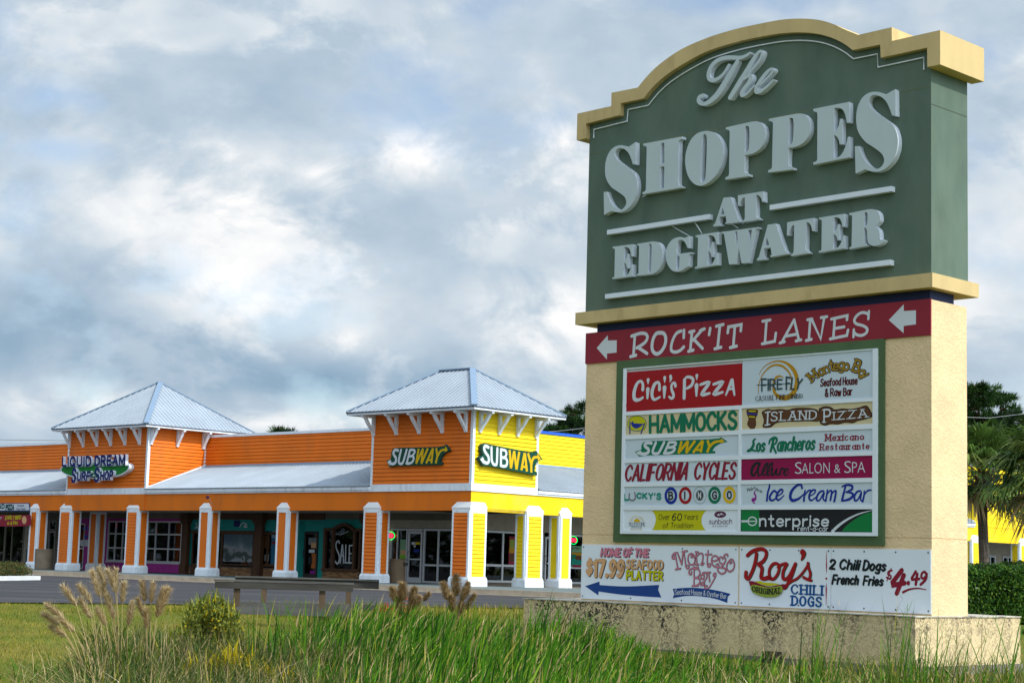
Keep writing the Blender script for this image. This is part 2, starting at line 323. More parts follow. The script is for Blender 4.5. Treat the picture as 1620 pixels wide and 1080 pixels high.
V = np.stack([XX, YY, ZZ], -1).reshape(-1, 3); nx, ny = len(gx), len(gy)
idx = np.arange(nx*ny).reshape(ny, nx); F = np.stack([idx[:-1, :-1], idx[:-1, 1:], idx[1:, 1:], idx[1:, :-1]], -1).reshape(-1, 4)
M_lawn = mat('lawn_ground', (0.10, 0.12, 0.010), 0.95, vary=0.25, vscale=0.8, bump=0.6, bscale=25, col2=(0.16, 0.135, 0.018), c2scale=0.5, c2lo=0.42, c2hi=0.65)
tag(np_mesh('ground', V, F, M_lawn, smooth=True), kind='structure')
# asphalt forecourt, straight edge towards the lawn
def ept(t, e=0.0): p = EA+ED*t+EN*e; return (p[0], p[1], 0.0)
a = MB(); a.add([ept(-220), ept(14+0.0), ept(60), ept(400), (300, 700, 0), (-700, 700, 0), (-700, -60, 0)], [(0, 1, 2, 3, 4, 5, 6)])
tag(a.build('asphalt', M_asph), kind='structure')

# sealed cracks in the asphalt
sm = MB(); r0_ = random.Random(3)
for k in range(9):
    t0_ = r0_.uniform(-14, 8); e0 = r0_.uniform(-22, -3); L_ = r0_.uniform(4, 14); pr_ = None
    for q in range(9):
        p = EA+ED*(t0_+L_*q/8)+EN*(e0+r0_.uniform(-.12, .12)+q*.05*(k % 3-1))
        if pr_ is not None:
            d_ = (p-pr_)/np.linalg.norm(p-pr_); n_ = np.array([-d_[1], d_[0]])*.035; sm.add([(*(pr_-n_), .004), (*(p-n_), .004), (*(p+n_), .004), (*(pr_+n_), .004)], [(0, 1, 2, 3)])
        pr_ = p
tag(sm.build('crack_sealant', mat('tar_sealant', (0.018, 0.018, 0.02), .7)), kind='structure')
BR = (BF.O[0], BF.O[1])
def bstruct(mb, name, m):
    o = mb.build(name, m); o.location = (BF.O[0], BF.O[1], 0); o.rotation_euler = (0, 0, BF.yaw); return tag(o, kind='structure')
WX0, WX1 = -70.0, 46.0
# walkway slab, kerb and gutter
b = MB()
b.add([(WX0, -2.25, .20), (WX1, -2.25, .20), (WX1, 60, .24), (WX0, 60, .24), (WX0, -0.1, .235), (WX1, -0.1, .235)], [(0, 1, 5, 4), (4, 5, 2, 3)])
wkw = bstruct(b, 'walkway', M_slate)
b = MB()
x = WX0; segs = []
while x < WX1-0.1:
    x2 = min(x+3.0, WX1); b.box(x+0.006, x2-0.006, -2.42, -2.25, -0.05, 0.205); x = x2
bstruct(b, 'kerb', M_kerb)
b = MB(); b.box(WX0, WX1, -2.75, -2.42, -0.05, 0.03); bstruct(b, 'gutter', mat('gutter_concrete', (0.46, 0.38, 0.29), 0.9, vary=0.2, vscale=2))

# ================================================================ THE SHOPPING CENTRE
shop = empty('shopping_centre', (BF.O[0], BF.O[1], 0), BF.yaw, 'orange and yellow shopping centre with two metal roofed corner towers, arcade columns and shopfronts', 'building')
ZW = 0.235; ZS = 3.13; ZF0 = 3.13; ZF1 = 3.88; PY = 3.37; PZ0 = 5.36; PZ1 = 6.86
def frect(x0, y0, x1, y1, off=3.3):
    ym = (y0+y1)/2; xm = (x0+x1)/2
    return BF.front(x0, ym, off)[0], BF.front(x1, ym, off)[0], BF.front(xm, y1, off)[1], BF.front(xm, y0, off)[1]
def srect(x0, y0, x1, y1, off=-3.3):
    ym = (y0+y1)/2; xm = (x0+x1)/2
    return BF.side(x0, ym, off)[0], BF.side(x1, ym, off)[0], BF.side(xm, y1, off)[1], BF.side(xm, y0, off)[1]
# facing: 'F' faces -Y (orange front), 'R' faces +X (yellow front), 'L' faces -X
def tr(face, off):
    if face == 'F': return lambda u, d, z: (u, off-d, z)
    if face == 'R': return lambda u, d, z: (off+d, u, z)
    return lambda u, d, z: (off-d, u, z)
def siding(face, off, u0, u1, z0, z1, m, name='lap_siding', parent=None, ex=0.16, clip=None):
    T = tr(face, off); mb = MB(); z = z0
    while z < z1-0.01:
        t = min(z+ex, z1); a0, a1 = u0, u1
        if clip: a1 = clip(t, u0, u1)
        f = (t-z)/ex
        mb.add([T(a0, .044, z), T(a1, .044, z), T(a1, .044-.040*f, t), T(a0, .044-.040*f, t), T(a0, .0, z), T(a1, .0, z)], [(0, 1, 2, 3), (4, 5, 1, 0)])
        z += ex
    o = mb.build(name, m, parent or shop, fixn=False); o['kind'] = 'stuff'; return o
def slab(face, off, u0, u1, d0, d1, z0, z1, mb=None):
    T = tr(face, off); mb = mb or MB(); P = [T(u0, d0, z0), T(u1, d1, z1)]
    mb.box(P[0][0], P[1][0], P[0][1], P[1][1], z0, z1); return mb
def part(mb, name, m, parent=None, **k):
    return mb.build(name, m, parent or shop, **k)
# --- core boxes that close the building
T1 = (-27.41, -20.93, 5.2); T2 = (-5.65, 0.0, 3.8)
c = MB(); c.box(WX0, -3.42, 3.42, 26, 3.2, 5.6); part(c, 'flat_roof', M_darkwall)
c = MB(); c.box(-26, -3.42, 24.0, 60, 3.2, 5.6); part(c, 'flat_roof', M_darkwall)
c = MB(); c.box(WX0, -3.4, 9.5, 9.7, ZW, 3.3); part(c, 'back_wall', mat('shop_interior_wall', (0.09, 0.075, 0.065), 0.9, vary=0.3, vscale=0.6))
c = MB(); c.box(-9.6, -9.4, 9.7, 60, ZW, 3.3); part(c, 'back_wall', MATS['shop_interior_wall'])
c = MB(); c.box(WX0, 0, 3.3, 9.6, ZW+.002, ZW+.012); c.box(-9.5, -3.3, 9.6, 60, ZW+.002, ZW+.012); part(c, 'shop_floor', M_darkwall)
c = MB(); c.box(-9.6, -3.35, 3.3, 60, 3.2, 3.3)
c.box(WX0, 0, 0.35, 3.42, 3.14, 3.24); c.box(-3.42, -0.35, 0.35, 60, 3.14, 3.24); part(c, 'soffit', M_soffit)
# --- orange fascia beam
def fascia(face, off, u0, u1, m, name='fascia'):
    T = tr(face, off); mb = MB(); slab(face, off, u0, u1, -.35, 0.0, ZF0, ZF1+.1, mb); return part(mb, name, m)
fascia('F', 0, WX0, T2[1]-.002, M_orangeF)
fascia('R', 0, .001, 60, M_yellowF)
slab_m = MB(); slab('F', 0.0, T1[0], T1[1], 0.0, .05, ZF0-.004, ZF1, slab_m); part(slab_m, 'fascia', M_orangeF)
# --- parapets
siding('F', PY, WX0, T2[0], PZ0, PZ1-.12, M_orange)
c = MB(); c.box(WX0, T2[0], PY, PY+.25, PZ0-.4, PZ1-.12); part(c, 'parapet_wall', M_orange)
c = MB(); c.box(WX0, T1[0]-.0, PY-.07, PY+.3, PZ1-.12, PZ1); part(c, 'coping', M_white)
c = MB(); c.box(T1[1], T2[0], PY-.07, PY+.3, PZ1-.12, PZ1); part(c, 'coping', M_white)
siding('R', -PY, T2[2], 40.1, PZ0, PZ1-.1, M_yellow)
c = MB(); c.box(-PY-.25, -PY, T2[2], 40.1, PZ0-.4, PZ1-.1); part(c, 'parapet_wall', M_yellow)
c = MB(); c.box(-PY-.3, -PY+.07, T2[2], 40.1, PZ1-.1, PZ1+.02); part(c, 'coping', M_blue)
# --- skirt roofs with standing ribs
def skirt(face, off, u0, u1, name='skirt_roof'):
    T = tr(face, off); z0, z1 = 4.13, 5.36; mb = MB(); D0 = .14; D1 = -PY
    mb.add([T(u0, D0, z0), T(u1, D0, z0), T(u1, D1, z1), T(u0, D1, z1), T(u0, D0, z0-.03), T(u1, D0, z0-.03)], [(0, 1, 2, 3), (4, 5, 1, 0)])
    o = part(mb, name, M_roof); r = MB(); u = u0+.1; lo, hi = min(u0, u1), max(u0, u1); u = lo+.12
    while u < hi:
        r.add([T(u-.02, D0+.003, z0), T(u, D0+.003, z0+.032), T(u+.02, D0+.003, z0), T(u-.02, D1, z1), T(u, D1, z1+.032), T(u+.02, D1, z1)], [(0, 1, 2), (0, 1, 4, 3), (1, 2, 5, 4)]); u += .23
    q = r.build('roof_rib', M_roof, o); q['kind'] = 'stuff'
    g = MB(); slab(face, off, u0, u1, 0.0, .10, 3.96, 4.09, g); slab(face, off, u0, u1, 0.0, .05, 3.885, 3.96, g); part(g, 'eave_gutter', M_white)
    g = MB(); slab(face, off, u0, u1, -PY+.0, -PY+.07, 5.33, 5.42, g); part(g, 'flashing', M_ridge)
skirt('F', 0, WX0, T1[0]-.002); skirt('F', 0, T1[1]+.002, T2[0]-.002); skirt('R', 0, T2[2]+.002, 40.1)
# --- towers
def tower(x0, x1, dep, mF, mR, ov, ze, ridge, zr, nbF, nbR):
    zt = ze-.10
    siding('F', 0, x0+.10, x1-.10, 4.18, zt, mF)
    c = MB(); c.box(x0+.02, x1-.02, .004, dep, 3.9, zt); part(c, 'tower_core', mF if mR is mF else M_white)
    if mR is mF:
        siding('R', x1, 0.1, PY, 4.22, zt, mR, clip=lambda z, u0, u1: max(u0, min(u1, (z-4.20)/(5.36-4.13)*3.37)))
        c = MB(); c.add([(x1+.06, 0.05, 4.10), (x1+.06, 0.05, 4.24), (x1+.06, PY, 5.46), (x1+.06, PY, 5.32), (x1-.02, 0.05, 4.10), (x1-.02, 0.05, 4.24), (x1-.02, PY, 5.46), (x1-.02, PY, 5.32)], [(0, 1, 2, 3), (4, 5, 6, 7), (0, 1, 5, 4), (1, 2, 6, 5), (2, 3, 7, 6), (3, 0, 4, 7)])
        part(c, 'flashing', M_white)
    else:
        siding('R', x1, .10, dep-.10, 4.18, zt, mR)
    # corner boards and belt band
    for (a0, a1, b0, b1) in ((x0-.025, x0+.10, -.035, .12), (x1-.10, x1+.035, -.035, .10), (x1-.08, x1+.035, (PY if mR is mF else dep)-.12, (PY if mR is mF else dep)+.01)):
        c = MB(); c.box(a0, a1, b0, b1, 4.17 if b1 < 1 or mR is not mF else 5.42, zt); part(c, 'corner_board', M_white)
    c = MB(); c.box(x0-.02, x1+(0.0 if mR is mF else .05), -.055, .004, 3.885, 4.175); part(c, 'belt_band', M_white)
    if mR is not mF:
        c = MB(); c.box(x1, x1+.05, .004, dep, 3.885, 4.175); part(c, 'belt_band', M_white)
    # roof
    e = ov; A = (x0-e, -e); B = (x1+e, -e); Cc = (x1+e, dep+e); Dd = (x0-e, dep+e)
    P0 = Vector((ridge[0], ridge[2], zr)); P1 = Vector((ridge[1], ridge[2], zr))
    A, B, Cc, Dd = [Vector((p[0], p[1], ze)) for p in (A, B, Cc, Dd)]
    r = MB(); dz = Vector((0, 0, .04))
    r.add([A, B, Cc, Dd, P0, P1, A-dz, B-dz, Cc-dz, Dd-dz], [(0, 1, 5, 4), (1, 2, 5), (2, 3, 4, 5), (3, 0, 4), (0, 1, 7, 6), (1, 2, 8, 7), (2, 3, 9, 8), (3, 0, 6, 9)])
    ro = part(r, 'hip_roof', M_roof)
    rb = MB()
    def ribs(a, b, ta, tb):       # eave a-b, top ta-tb
        a, b, ta, tb = map(Vector, (a, b, ta, tb)); L = (b-a).length; U = (b-a)/L; n = (b-a).cross(ta-a).normalized()
        if n.z < 0: n = -n
        up = n.cross(U);
        if up.z < 0: up = -up
        H = (ta-a).dot(up); sa = (ta-a).dot(U); sb = (tb-a).dot(U); s_ = .1
        while s_ < L-.05:
            h = H
            if s_ < sa: h = min(h, H*s_/sa)
            if s_ > sb: h = min(h, H*(L-s_)/(L-sb))
            p = a+U*s_; q = p+up*h; w = U*.016
            rb.add([p-w, p+n*.028, p+w, q-w, q+n*.028, q+w], [(0, 1, 2), (0, 1, 4, 3), (1, 2, 5, 4)]); s_ += .23
    ribs(A, B, P0, P1); ribs(B, Cc, P1, P1); ribs(Dd, A, P0, P0)
    q = rb.build('roof_rib', M_roof, ro); q['kind'] = 'stuff'
    k = MB(); u3 = Vector((0, 0, .03))
    for p, q_, w_ in ((B, P1, .24), (A, P0, .16), (Cc, P1, .12), (Dd, P0, .12), (P0, P1, .22)):
        if (q_-p).length > .05: k.beam(p+u3, q_+u3, w_, .05)
    k.build('ridge_cap', M_ridge, ro)
    k = MB(); k.box(A.x+.02, B.x-.02, A.y+.02, A.y+.05, ze-.13, ze-.04); k.box(B.x-.05, B.x-.02, A.y+.05, Cc.y-.02, ze-.13, ze-.04); k.box(A.x+.02, A.x+.05, A.y+.05, Dd.y-.02, ze-.13, ze-.04); k.box(A.x+.05, B.x-.05, Dd.y-.05, Dd.y-.02, ze-.13, ze-.04)
    part(k, 'eave_fascia', M_white)
    k = MB(); k.box(A.x+.05, B.x-.05, A.y+.05, Cc.y-.05, ze-.10, ze-.07); part(k, 'eave_soffit', mat('eave_board', (0.62, 0.60, 0.55), 0.7))
    k = MB(); k.box(A.x, B.x, A.y-.012, A.y+.02, ze-.05, ze-.01); k.box(B.x-.02, B.x+.012, A.y+.02, Cc.y, ze-.05, ze-.01); part(k, 'drip_edge', mat('dark_drip_edge', (0.07, 0.085, 0.12), 0.5, metal=0.3))
    # brackets
    def bracket(face, off, u, pr_, hh):
        T = tr(face, off); kb = MB(); w = .065; zt2 = ze-.11
        outs = [(0.02, zt2), (pr_, zt2), (pr_, zt2-.10), (pr_*.80, zt2-.14)]
        n = 6
        for i in range(1, n+1):
            t = i/n; outs.append((pr_*.80*(1-t)**1.25+.10*t, zt2-.14-(hh-.16)*(t**0.8)))
        outs += [(0.10, zt2-hh), (.02, zt2-hh)]
        hole = [(0.14, zt2-.11), (pr_*.66, zt2-.11)]
        for i in range(1, n): t = i/n; hole.append((pr_*.62*(1-t)**1.25+.14*t, zt2-.14-(hh-.32)*(t**0.8)))
        hole.append((0.14, zt2-.14-(hh-.34)))
        flat_ = outs+hole; tris = tessellate_polygon([[Vector((p[0], p[1], 0)) for p in outs], [Vector((p[0], p[1], 0)) for p in hole]])
        for sgn in (-w, w): kb.add([T(u+sgn, p[0], p[1]) for p in flat_], [tuple(t) for t in tris])
        for lp in (outs, hole):
            m_ = len(lp); kb.add([T(u-w, p[0], p[1]) for p in lp]+[T(u+w, p[0], p[1]) for p in lp], [(i, (i+1) % m_, m_+(i+1) % m_, m_+i) for i in range(m_)])
        return part(kb, 'eave_bracket', M_white)
    for u in nbF: bracket('F', 0, u, ov*.92, .82 if ov > .7 else .80)
    for u in nbR: bracket('R', x1, u, ov*.92, .82 if ov > .7 else .80)
fx = lambda px, py, off=0: BF.front(px, py, off)[0]
sy = lambda px, py, off=0: BF.side(px, py, off)[0]
tower(T1[0], T1[1], T1[2], M_orange, M_orange, .65, 7.10, (-24.0, -23.8, 2.6), 9.45,
      [fx(111, 695)+.06, fx(134, 695), fx(155.5, 695), fx(177.5, 694), fx(200, 693), fx(223, 692)], [sy(238.5, 690, T1[1]), sy(280, 693, T1[1]), sy(321, 697, T1[1])])
tower(T2[0], T2[1], T2[2], M_orange, M_yellow, .80, 7.08, (-3.77, -1.95, 1.9), 8.90,
      [fx(592, 670)+.05, fx(629.5, 668), fx(665.5, 666), fx(702, 663), fx(739.5, 660)], [sy(758.5, 665), sy(788.5, 668), sy(817.5, 672), sy(847, 676)])
# third tower far along the yellow side
c = MB(); c.box(-PY-.3, 0.0, 40.15, 46.5, 3.9, 7.2); part(c, 'tower_core', M_yellow)
tm = MB()
def sd3(u0, u1, z0, z1):
    z = z0
    while z < z1:
        x0 = max(u0, min(u1, u1-(z-4.2)/(5.4-4.13)*3.37)) if z < 5.45 else u0
        x0 = u0 if z >= 5.45 else u0; xr = u1 if z > 5.45 else max(u0, u1)
        tm.add([(u0, 40.13-.022+.0, z), (u1, 40.13-.022, z), (u1, 40.13-.004, z+.16), (u0, 40.13-.004, z+.16), (u0, 40.13, z), (u1, 40.13, z)], [(0, 1, 2, 3), (4, 5, 1, 0)]); z += .16
sd3(-PY-.3, 0, 4.2, 7.2)
o = part(tm, 'lap_siding', M_yellow, fixn=False); o['kind'] = 'stuff'
c = MB(); c.add([(0.0, 40.06, 4.15), (0.0, 40.06, 4.26), (-PY, 40.06, 5.52), (-PY, 40.06, 5.40), (0.0, 40.13, 4.15), (0.0, 40.13, 4.26), (-PY, 40.13, 5.52), (-PY, 40.13, 5.40)], [(0, 1, 2, 3), (4, 5, 6, 7), (0, 1, 5, 4), (1, 2, 6, 5), (2, 3, 7, 6), (3, 0, 4, 7)]); part(c, 'flashing', M_white)

# --- columns
def column(face, off, u0, u1, dep, sided, paint, label=None, top=3.30, dproud=.07, corner=False):
    """u0<u1 along the facade; the shaft stands dproud in front of it and dep behind"""
    T = tr(face, off); P = lambda u, d, z: T(u, d, z)
    def bx(mb, a0, a1, d0, d1, z0, z1):
        p = P(a0, d0, z0); q = P(a1, d1, z1); mb.box(p[0], q[0], p[1], q[1], z0, z1); return mb
    d0, d1 = -dep, dproud
    core = bx(MB(), u0, u1, d0, d1, ZW, top-.18); o = part(core, 'column', M_white)
    if label: o['label'] = label
    # base: plinth and cap moulding
    bs = MB(); g = .072; p0 = P(u0-g, d0-g, 0); p1 = P(u1+g, d1+g, 0); q0 = P(u0-g*.9, d0-g*.9, 0); q1 = P(u1+g*.9, d1+g*.9, 0); r0 = P(u0-.03, d0-.03, 0); r1 = P(u1+.03, d1+.03, 0)
    R = lambda a, b_: (min(a[0], b_[0]), max(a[0], b_[0]), min(a[1], b_[1]), max(a[1], b_[1]))
    bs.frus(R(p0, p1), R(q0, q1), ZW-.01, ZW+.27); bs.frus(R(q0, q1), R(r0, r1), ZW+.27, ZW+.36)
    bs.build('column_base', M_white, o)
    # cap: a band and a low pyramid
    cp = MB(); a_ = R(P(u0-.035, d0-.0, 0), P(u1+.035, d1+.035, 0)); b_ = R(P(u0+.0, d0+.05, 0), P(u1+.0, d1+.0, 0))
    cc_ = R(P(u0+.18, d0+.12, 0), P(u1-.18, d1-.0+.0-dproud+.012, 0)) if not corner else R(P(u0+.18, d0+.12, 0), P(u1-.0, d1-dproud+.012, 0))
    cp.frus(b_, a_, top-.20, top-.06); cp.frus(a_, cc_, top-.06, top+.16); cp.build('column_cap', M_whiteA, o)
    # infill panels
    tr_w = .105
    z0, z1 = ZW+.37, top-.26
    def inf(face2, off2, a0, a1):
        if sided: q = siding(face2, off2, a0, a1, z0, z1, paint, 'siding_panel', o, ex=.145)
        else:
            T2_ = tr(face2, off2); mb = MB(); p = T2_(a0, -.0, z0); q_ = T2_(a1, .004, z1); mb.box(p[0], q_[0], p[1], q_[1], z0, z1); q = mb.build('infill_panel', paint, o)
        # trim boards proud of the infill
        T2_ = tr(face2, off2); e = .03
        for (b0, b1, c0, c1) in ((a0-tr_w+.01, a0, ZW+.36, z1+.1), (a1, a1+tr_w-.01, ZW+.36, z1+.1), (a0, a1, z1, z1+.1), (a0, a1, ZW+.36, z0)):
            mb = MB(); p = T2_(b0, 0.0, c0); q_ = T2_(b1, e, c1); mb.box(p[0], q_[0], p[1], q_[1], c0, c1); mb.build('trim_board', M_white, o)
    if face == 'F':
        inf('F', off-dproud, u0+tr_w, u1-tr_w); inf('R', u1, off-dproud+tr_w+.03, off+dep-tr_w)
    else:
        inf('R', off+dproud, u0+tr_w, u1-tr_w)
        # the narrow return facing -Y
        inf('F', u0, off-dep+tr_w, off+dproud-tr_w-.03)
    return o
for (a0, a1, sd) in ((-27.73, -26.78, 1), (-22.2, -21.3, 1), (-16.7, -15.98, 0), (-11.36, -10.66, 0), (-5.93, -5.02, 1), (-30.35, -29.68, 0), (-36.0, -35.3, 0)):
    column('F', 0, a0, a1, .5, sd, M_orange)
column('F', 2.0, fx(140.7, 850, 2.0), fx(153, 850, 2.0), .5, 0, M_orange, top=3.30, dproud=0.0)
# corner column, orange on one face and yellow on the other
o = column('F', 0, -.90, .05, .86, 1, M_orange, 'corner column with orange siding on one face and yellow siding on the other', corner=True)
for ch in list(o.children):
    if ch.name.startswith('siding_panel') and max(v.co.x for v in ch.data.vertices) > 0: ch.data.materials.clear(); ch.data.materials.append(M_yellow)
for (a0, a1, sd) in ((3.15, 4.13, 1), (5.20, 5.88, 0), (10.6, 11.3, 0), (16, 16.7, 0), (21.4, 22.1, 0), (26.8, 27.5, 0), (32.2, 32.9, 0), (39.7, 40.6, 1), (45.4, 46.1, 1)):
    column('R', 0, a0, a1, .5, sd, M_yellow)

# --- shopfronts.  y here is the depth of the shop wall
SW = 3.3
def fr_box(mb, x0, x1, z0, z1, d0=-.05, d1=.05, off=SW, face='F'):
    T = tr(face, off); p = T(x0, d0, z0); q = T(x1, d1, z1); mb.box(p[0], q[0], p[1], q[1], z0, z1); return mb
def wall(x0, x1, z0, z1, m, d=.02, off=SW, face='F', name='shop_wall', parent=None, dd=-.08):
    return fr_box(MB(), x0, x1, z0, z1, dd, d, off, face).build(name, m, parent or shop)
def window(x0, x1, z0, z1, cols, rows, m=M_alu, t=.05, gm=None, off=SW, face='F', name='shop_window', label=None, pd=.0):
    """frame with a pane in every opening; cols/rows are fractions of the dividing bars"""
    x0, x1 = min(x0, x1), max(x0, x1)
    mb = MB(); h = t/2
    for a_ in (x0+h, x1-h): fr_box(mb, a_-h, a_+h, z0, z1, -.05, .05, off, face)
    for a_ in (z0+h, z1-h): fr_box(mb, x0+t, x1-t, a_-h, a_+h, -.049, .049, off, face)
    xs = [x0+t]+[x0+(x1-x0)*f_ for f_ in cols]+[x1-t]; zs = [z0+t]+[z0+(z1-z0)*f_ for f_ in rows]+[z1-t]
    for a_ in xs[1:-1]: fr_box(mb, a_-h, a_+h, z0+t, z1-t, -.045, .045, off, face)
    for a_ in zs[1:-1]: fr_box(mb, x0+t, x1-t, a_-h, a_+h, -.040, .040, off, face)
    o = mb.build(name, m, shop)
    if label: o['label'] = label
    for i in range(len(xs)-1):
        for j in range(len(zs)-1):
            fr_box(MB(), xs[i]+(0 if i == 0 else h), xs[i+1]-(0 if i == len(xs)-2 else h), zs[j]+(0 if j == 0 else h), zs[j+1]-(0 if j == len(zs)-2 else h), -.004, .004, off, face).build('pane', gm or M_glass, o)
    return o
def door(x0, x1, z1, m=M_alu, off=SW, face='F', gm=None, rail=.95, label=None, t=.09):
    x0, x1 = min(x0, x1), max(x0, x1)
    z0 = ZW+.01; mb = MB()
    for a_, b_ in ((x0, x0+t), (x1-t, x1)): fr_box(mb, a_, b_, z0, z1, -.03, .05, off, face)
    fr_box(mb, x0+t, x1-t, z1-t, z1, -.03, .05, off, face); fr_box(mb, x0+t, x1-t, z0, z0+.22, -.03, .05, off, face)
    if rail: fr_box(mb, x0+t, x1-t, z0+rail, z0+rail+.05, -.02, .04, off, face)
    o = mb.build('shop_door', m, shop)
    if label: o['label'] = label
    fr_box(MB(), x0+t, x1-t, z0+.22, z1-t, -.004, .004, off, face).build('pane', gm or M_glass, o)
    T = tr(face, off); hb = MB(); hx = x0+t*.5; hb.tube([T(hx, .05, z0+.9), T(hx, .11, z0+.95), T(hx, .11, z0+1.25), T(hx, .05, z0+1.3)], .015); hb.build('handle', M_blkframe, o)
    return o
X = lambda px, off=SW: BF.front(px, 860, off)[0]
Zp = lambda px, py, off=SW: BF.front(px, py, off)[1]
zhead = 2.75
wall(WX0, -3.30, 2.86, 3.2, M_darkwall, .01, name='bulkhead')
# 1. pizza shop, glass doors with bronze mullions
xl = X(0)-6
window(X(-20), X(8), ZW+.02, 2.55, (.5,), (.0001+.32,), M_darkwall, .07)
window(X(8), X(38), ZW+.02, 2.55, (.38,), (), mat('bronze_frame', (0.15, 0.14, 0.10), 0.5), .09)
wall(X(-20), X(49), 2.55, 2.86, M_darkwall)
wall(X(38), X(56), ZW, 2.55, M_beigewall)
wall(X(38)+.3, X(49), ZW, 1.2, mat('blue_grey_panel', (0.09, 0.12, 0.16), 0.7), .05, name='dado_panel')
wall(xl-20, X(-20), ZW, 2.86, M_beigewall)
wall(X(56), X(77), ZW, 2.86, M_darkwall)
door(X(77), X(88), 2.2, mat('grey_steel', (0.30, 0.29, 0.27), 0.5), label='grey framed shop door beside the concrete bin')
window(X(77), X(88), 2.24, 2.75, (), (), MATS['grey_steel'], .05)
wall(X(88), X(96), ZW, 2.86, M_darkwall); wall(X(77), X(96), 2.76, 2.86, M_darkwall, .01)
# 2. surf shop: magenta trim
window(X(96), X(134), ZW+.05, 2.6, (.5,), (.45,), M_alu, .06)
wall(X(96), X(134), 2.6, 2.86, M_purple)
wall(X(134), X(171), ZW, 2.86, M_purple)
zb, ztp = Zp(260, 889.5), Zp(260, 824)
window(X(171), X(206), zb, ztp, (.33, .66), (.33, .68), M_alu, .07, label='white gridded surf shop window left of the second siding column')
window(X(206), X(288), zb, ztp, (.25, .5, .75), (.33, .68), M_alu, .07, label='white gridded surf shop window beside the brown post')
def sidebox(x0, x1, z0, z1, m):
    o = siding('F', SW-.05, x0, x1, z0, z1, m, 'siding_panel'); wall(x0, x1, z0, z1, m, .045); return o
sidebox(X(171), X(288), ZW+.03, zb-.02, M_purple); wall(X(171), X(288), ztp, 2.86, M_purple, .04)
wall(X(171), X(288), zb-.06, zb, M_alu, .11, name='window_sill')
# 3. teal shop with brown timber posts
def post(px0, px1, top=3.1):
    a0, a1 = X(px0, SW-.25), X(px1, SW-.25); m = MB(); m.box(a0, a1, SW-.27, SW-.07, ZW, top-.5); m.frus((a0, a1, SW-.27, SW-.07), (a0-.12, a1+.12, SW-.37, SW-.07), top-.5, top-.3); m.box(a0-.12, a1+.12, SW-.37, SW-.07, top-.3, top)
    m.box(a0-.04, a1+.04, SW-.31, SW-.07, ZW, ZW+.45); return part(m, 'timber_post', M_brownw)
post(287, 295.5); post(402, 413); post(573, 577)
zt0, zt1 = Zp(380, 839), 2.86
wall(X(295), X(513), zt1-.02, 3.14, M_brownw, .06, name='head_beam')
wall(X(295), X(403), zt0, zt1-.02, M_teal, .05, name='teal_sign_band'); wall(X(413), X(440), zt0, zt1-.02, M_teal, .05, name='teal_sign_band')
wall(X(295), X(403), zt0-.1, zt0, M_brownw, .08, name='trim_board')
wall(X(296), X(305), ZW+.45, zt0-.1, M_teal, .03)
window(X(305), X(352), ZW+.45, zt0-.1, (.28,), (), M_brownw, .06)
zw0 = Zp(376, 894)
pw = window(X(352), X(403), zw0, zt0-.1, (), (), M_brownw, .07, gm=M_glass2, label='large picture window with a pale beach photograph between two posts')
window(X(413), X(440), zw0, zt0-.05, (.42,), (), M_brownw, .12, label='brown framed window with a blue poster beside the third plain column')
wall(X(440), X(473), ZW, 2.84, M_teal)
# teal bay with the door
wall(X(473), X(481), ZW, 2.88, M_teal, .04); wall(X(505), X(514), ZW, 2.88, M_teal, .04); wall(X(481), X(505), Zp(493, 840), 2.88, M_teal, .04)
for k in range(5):
    xx = X(474.5)+k*.32/4; wall(xx, xx+.02, ZW, 2.8, M_teal, .06, name='batten')
door(X(482), X(504), Zp(493, 841), M_blkframe, rail=0, label='narrow black shop door with stickers in the teal wall', t=.10)
# SALE window, brown timber with an arched middle light
xa, xb = X(514), X(574); zs0, zs1 = Zp(545, 899), Zp(545, 836)
bw = MB()
x1_, x2_, x3_ = X(528.5), X(530), X(563)
for a_, b_ in ((xa, xa+.16), (X(527), X(531)), (X(561), X(564.5)), (xb-.14, xb)): fr_box(bw, a_, b_, zs0, zs1, -.02, .12)
fr_box(bw, xa, xb, zs0-.12, zs0, -.02, .18); fr_box(bw, xa, X(531), zs1-.1, zs1+.02, -.02, .125); fr_box(bw, X(561), xb, zs1-.1, zs1+.02, -.02, .125)
ar = []; xm0, xm1 = X(529), X(563)
for i in range(13):
    t = i/12; ar.append((xm0+(xm1-xm0)*t, SW-.09, zs1-.06+.24*math.sin(math.pi*t)))
for p, q in zip(ar[:-1], ar[1:]): bw.beam(p, q, .16, .13)
sw = bw.build('sale_window', M_brownw, shop); sw['label'] = 'brown timber bay window lettered SALE with an arched head'
for a_, b_ in ((xa+.16, X(527)), (X(531), X(561)), (X(564.5), xb-.14)):
    if b_-a_ > .05: fr_box(MB(), a_, b_, zs0, zs1-.1, -.004, .004).build('pane', M_glass, sw)
pa = MB(); pa.box(xm0+.05, xm1-.05, SW-.004, SW+.004, zs1-.099, zs1+.17); pa.build('pane', M_glass, sw)
pa = MB(); pa.poly([[(xa, zs1-.05), (xm0, zs1-.05)]+[(p[0], p[2]) for p in ar[1:-1]]+[(xm1, zs1-.05), (xb, zs1-.05), (xb, 2.88), (xa, 2.88)]], SW-.03, SW-.012); pa.build('arched_wall', M_teal, shop)
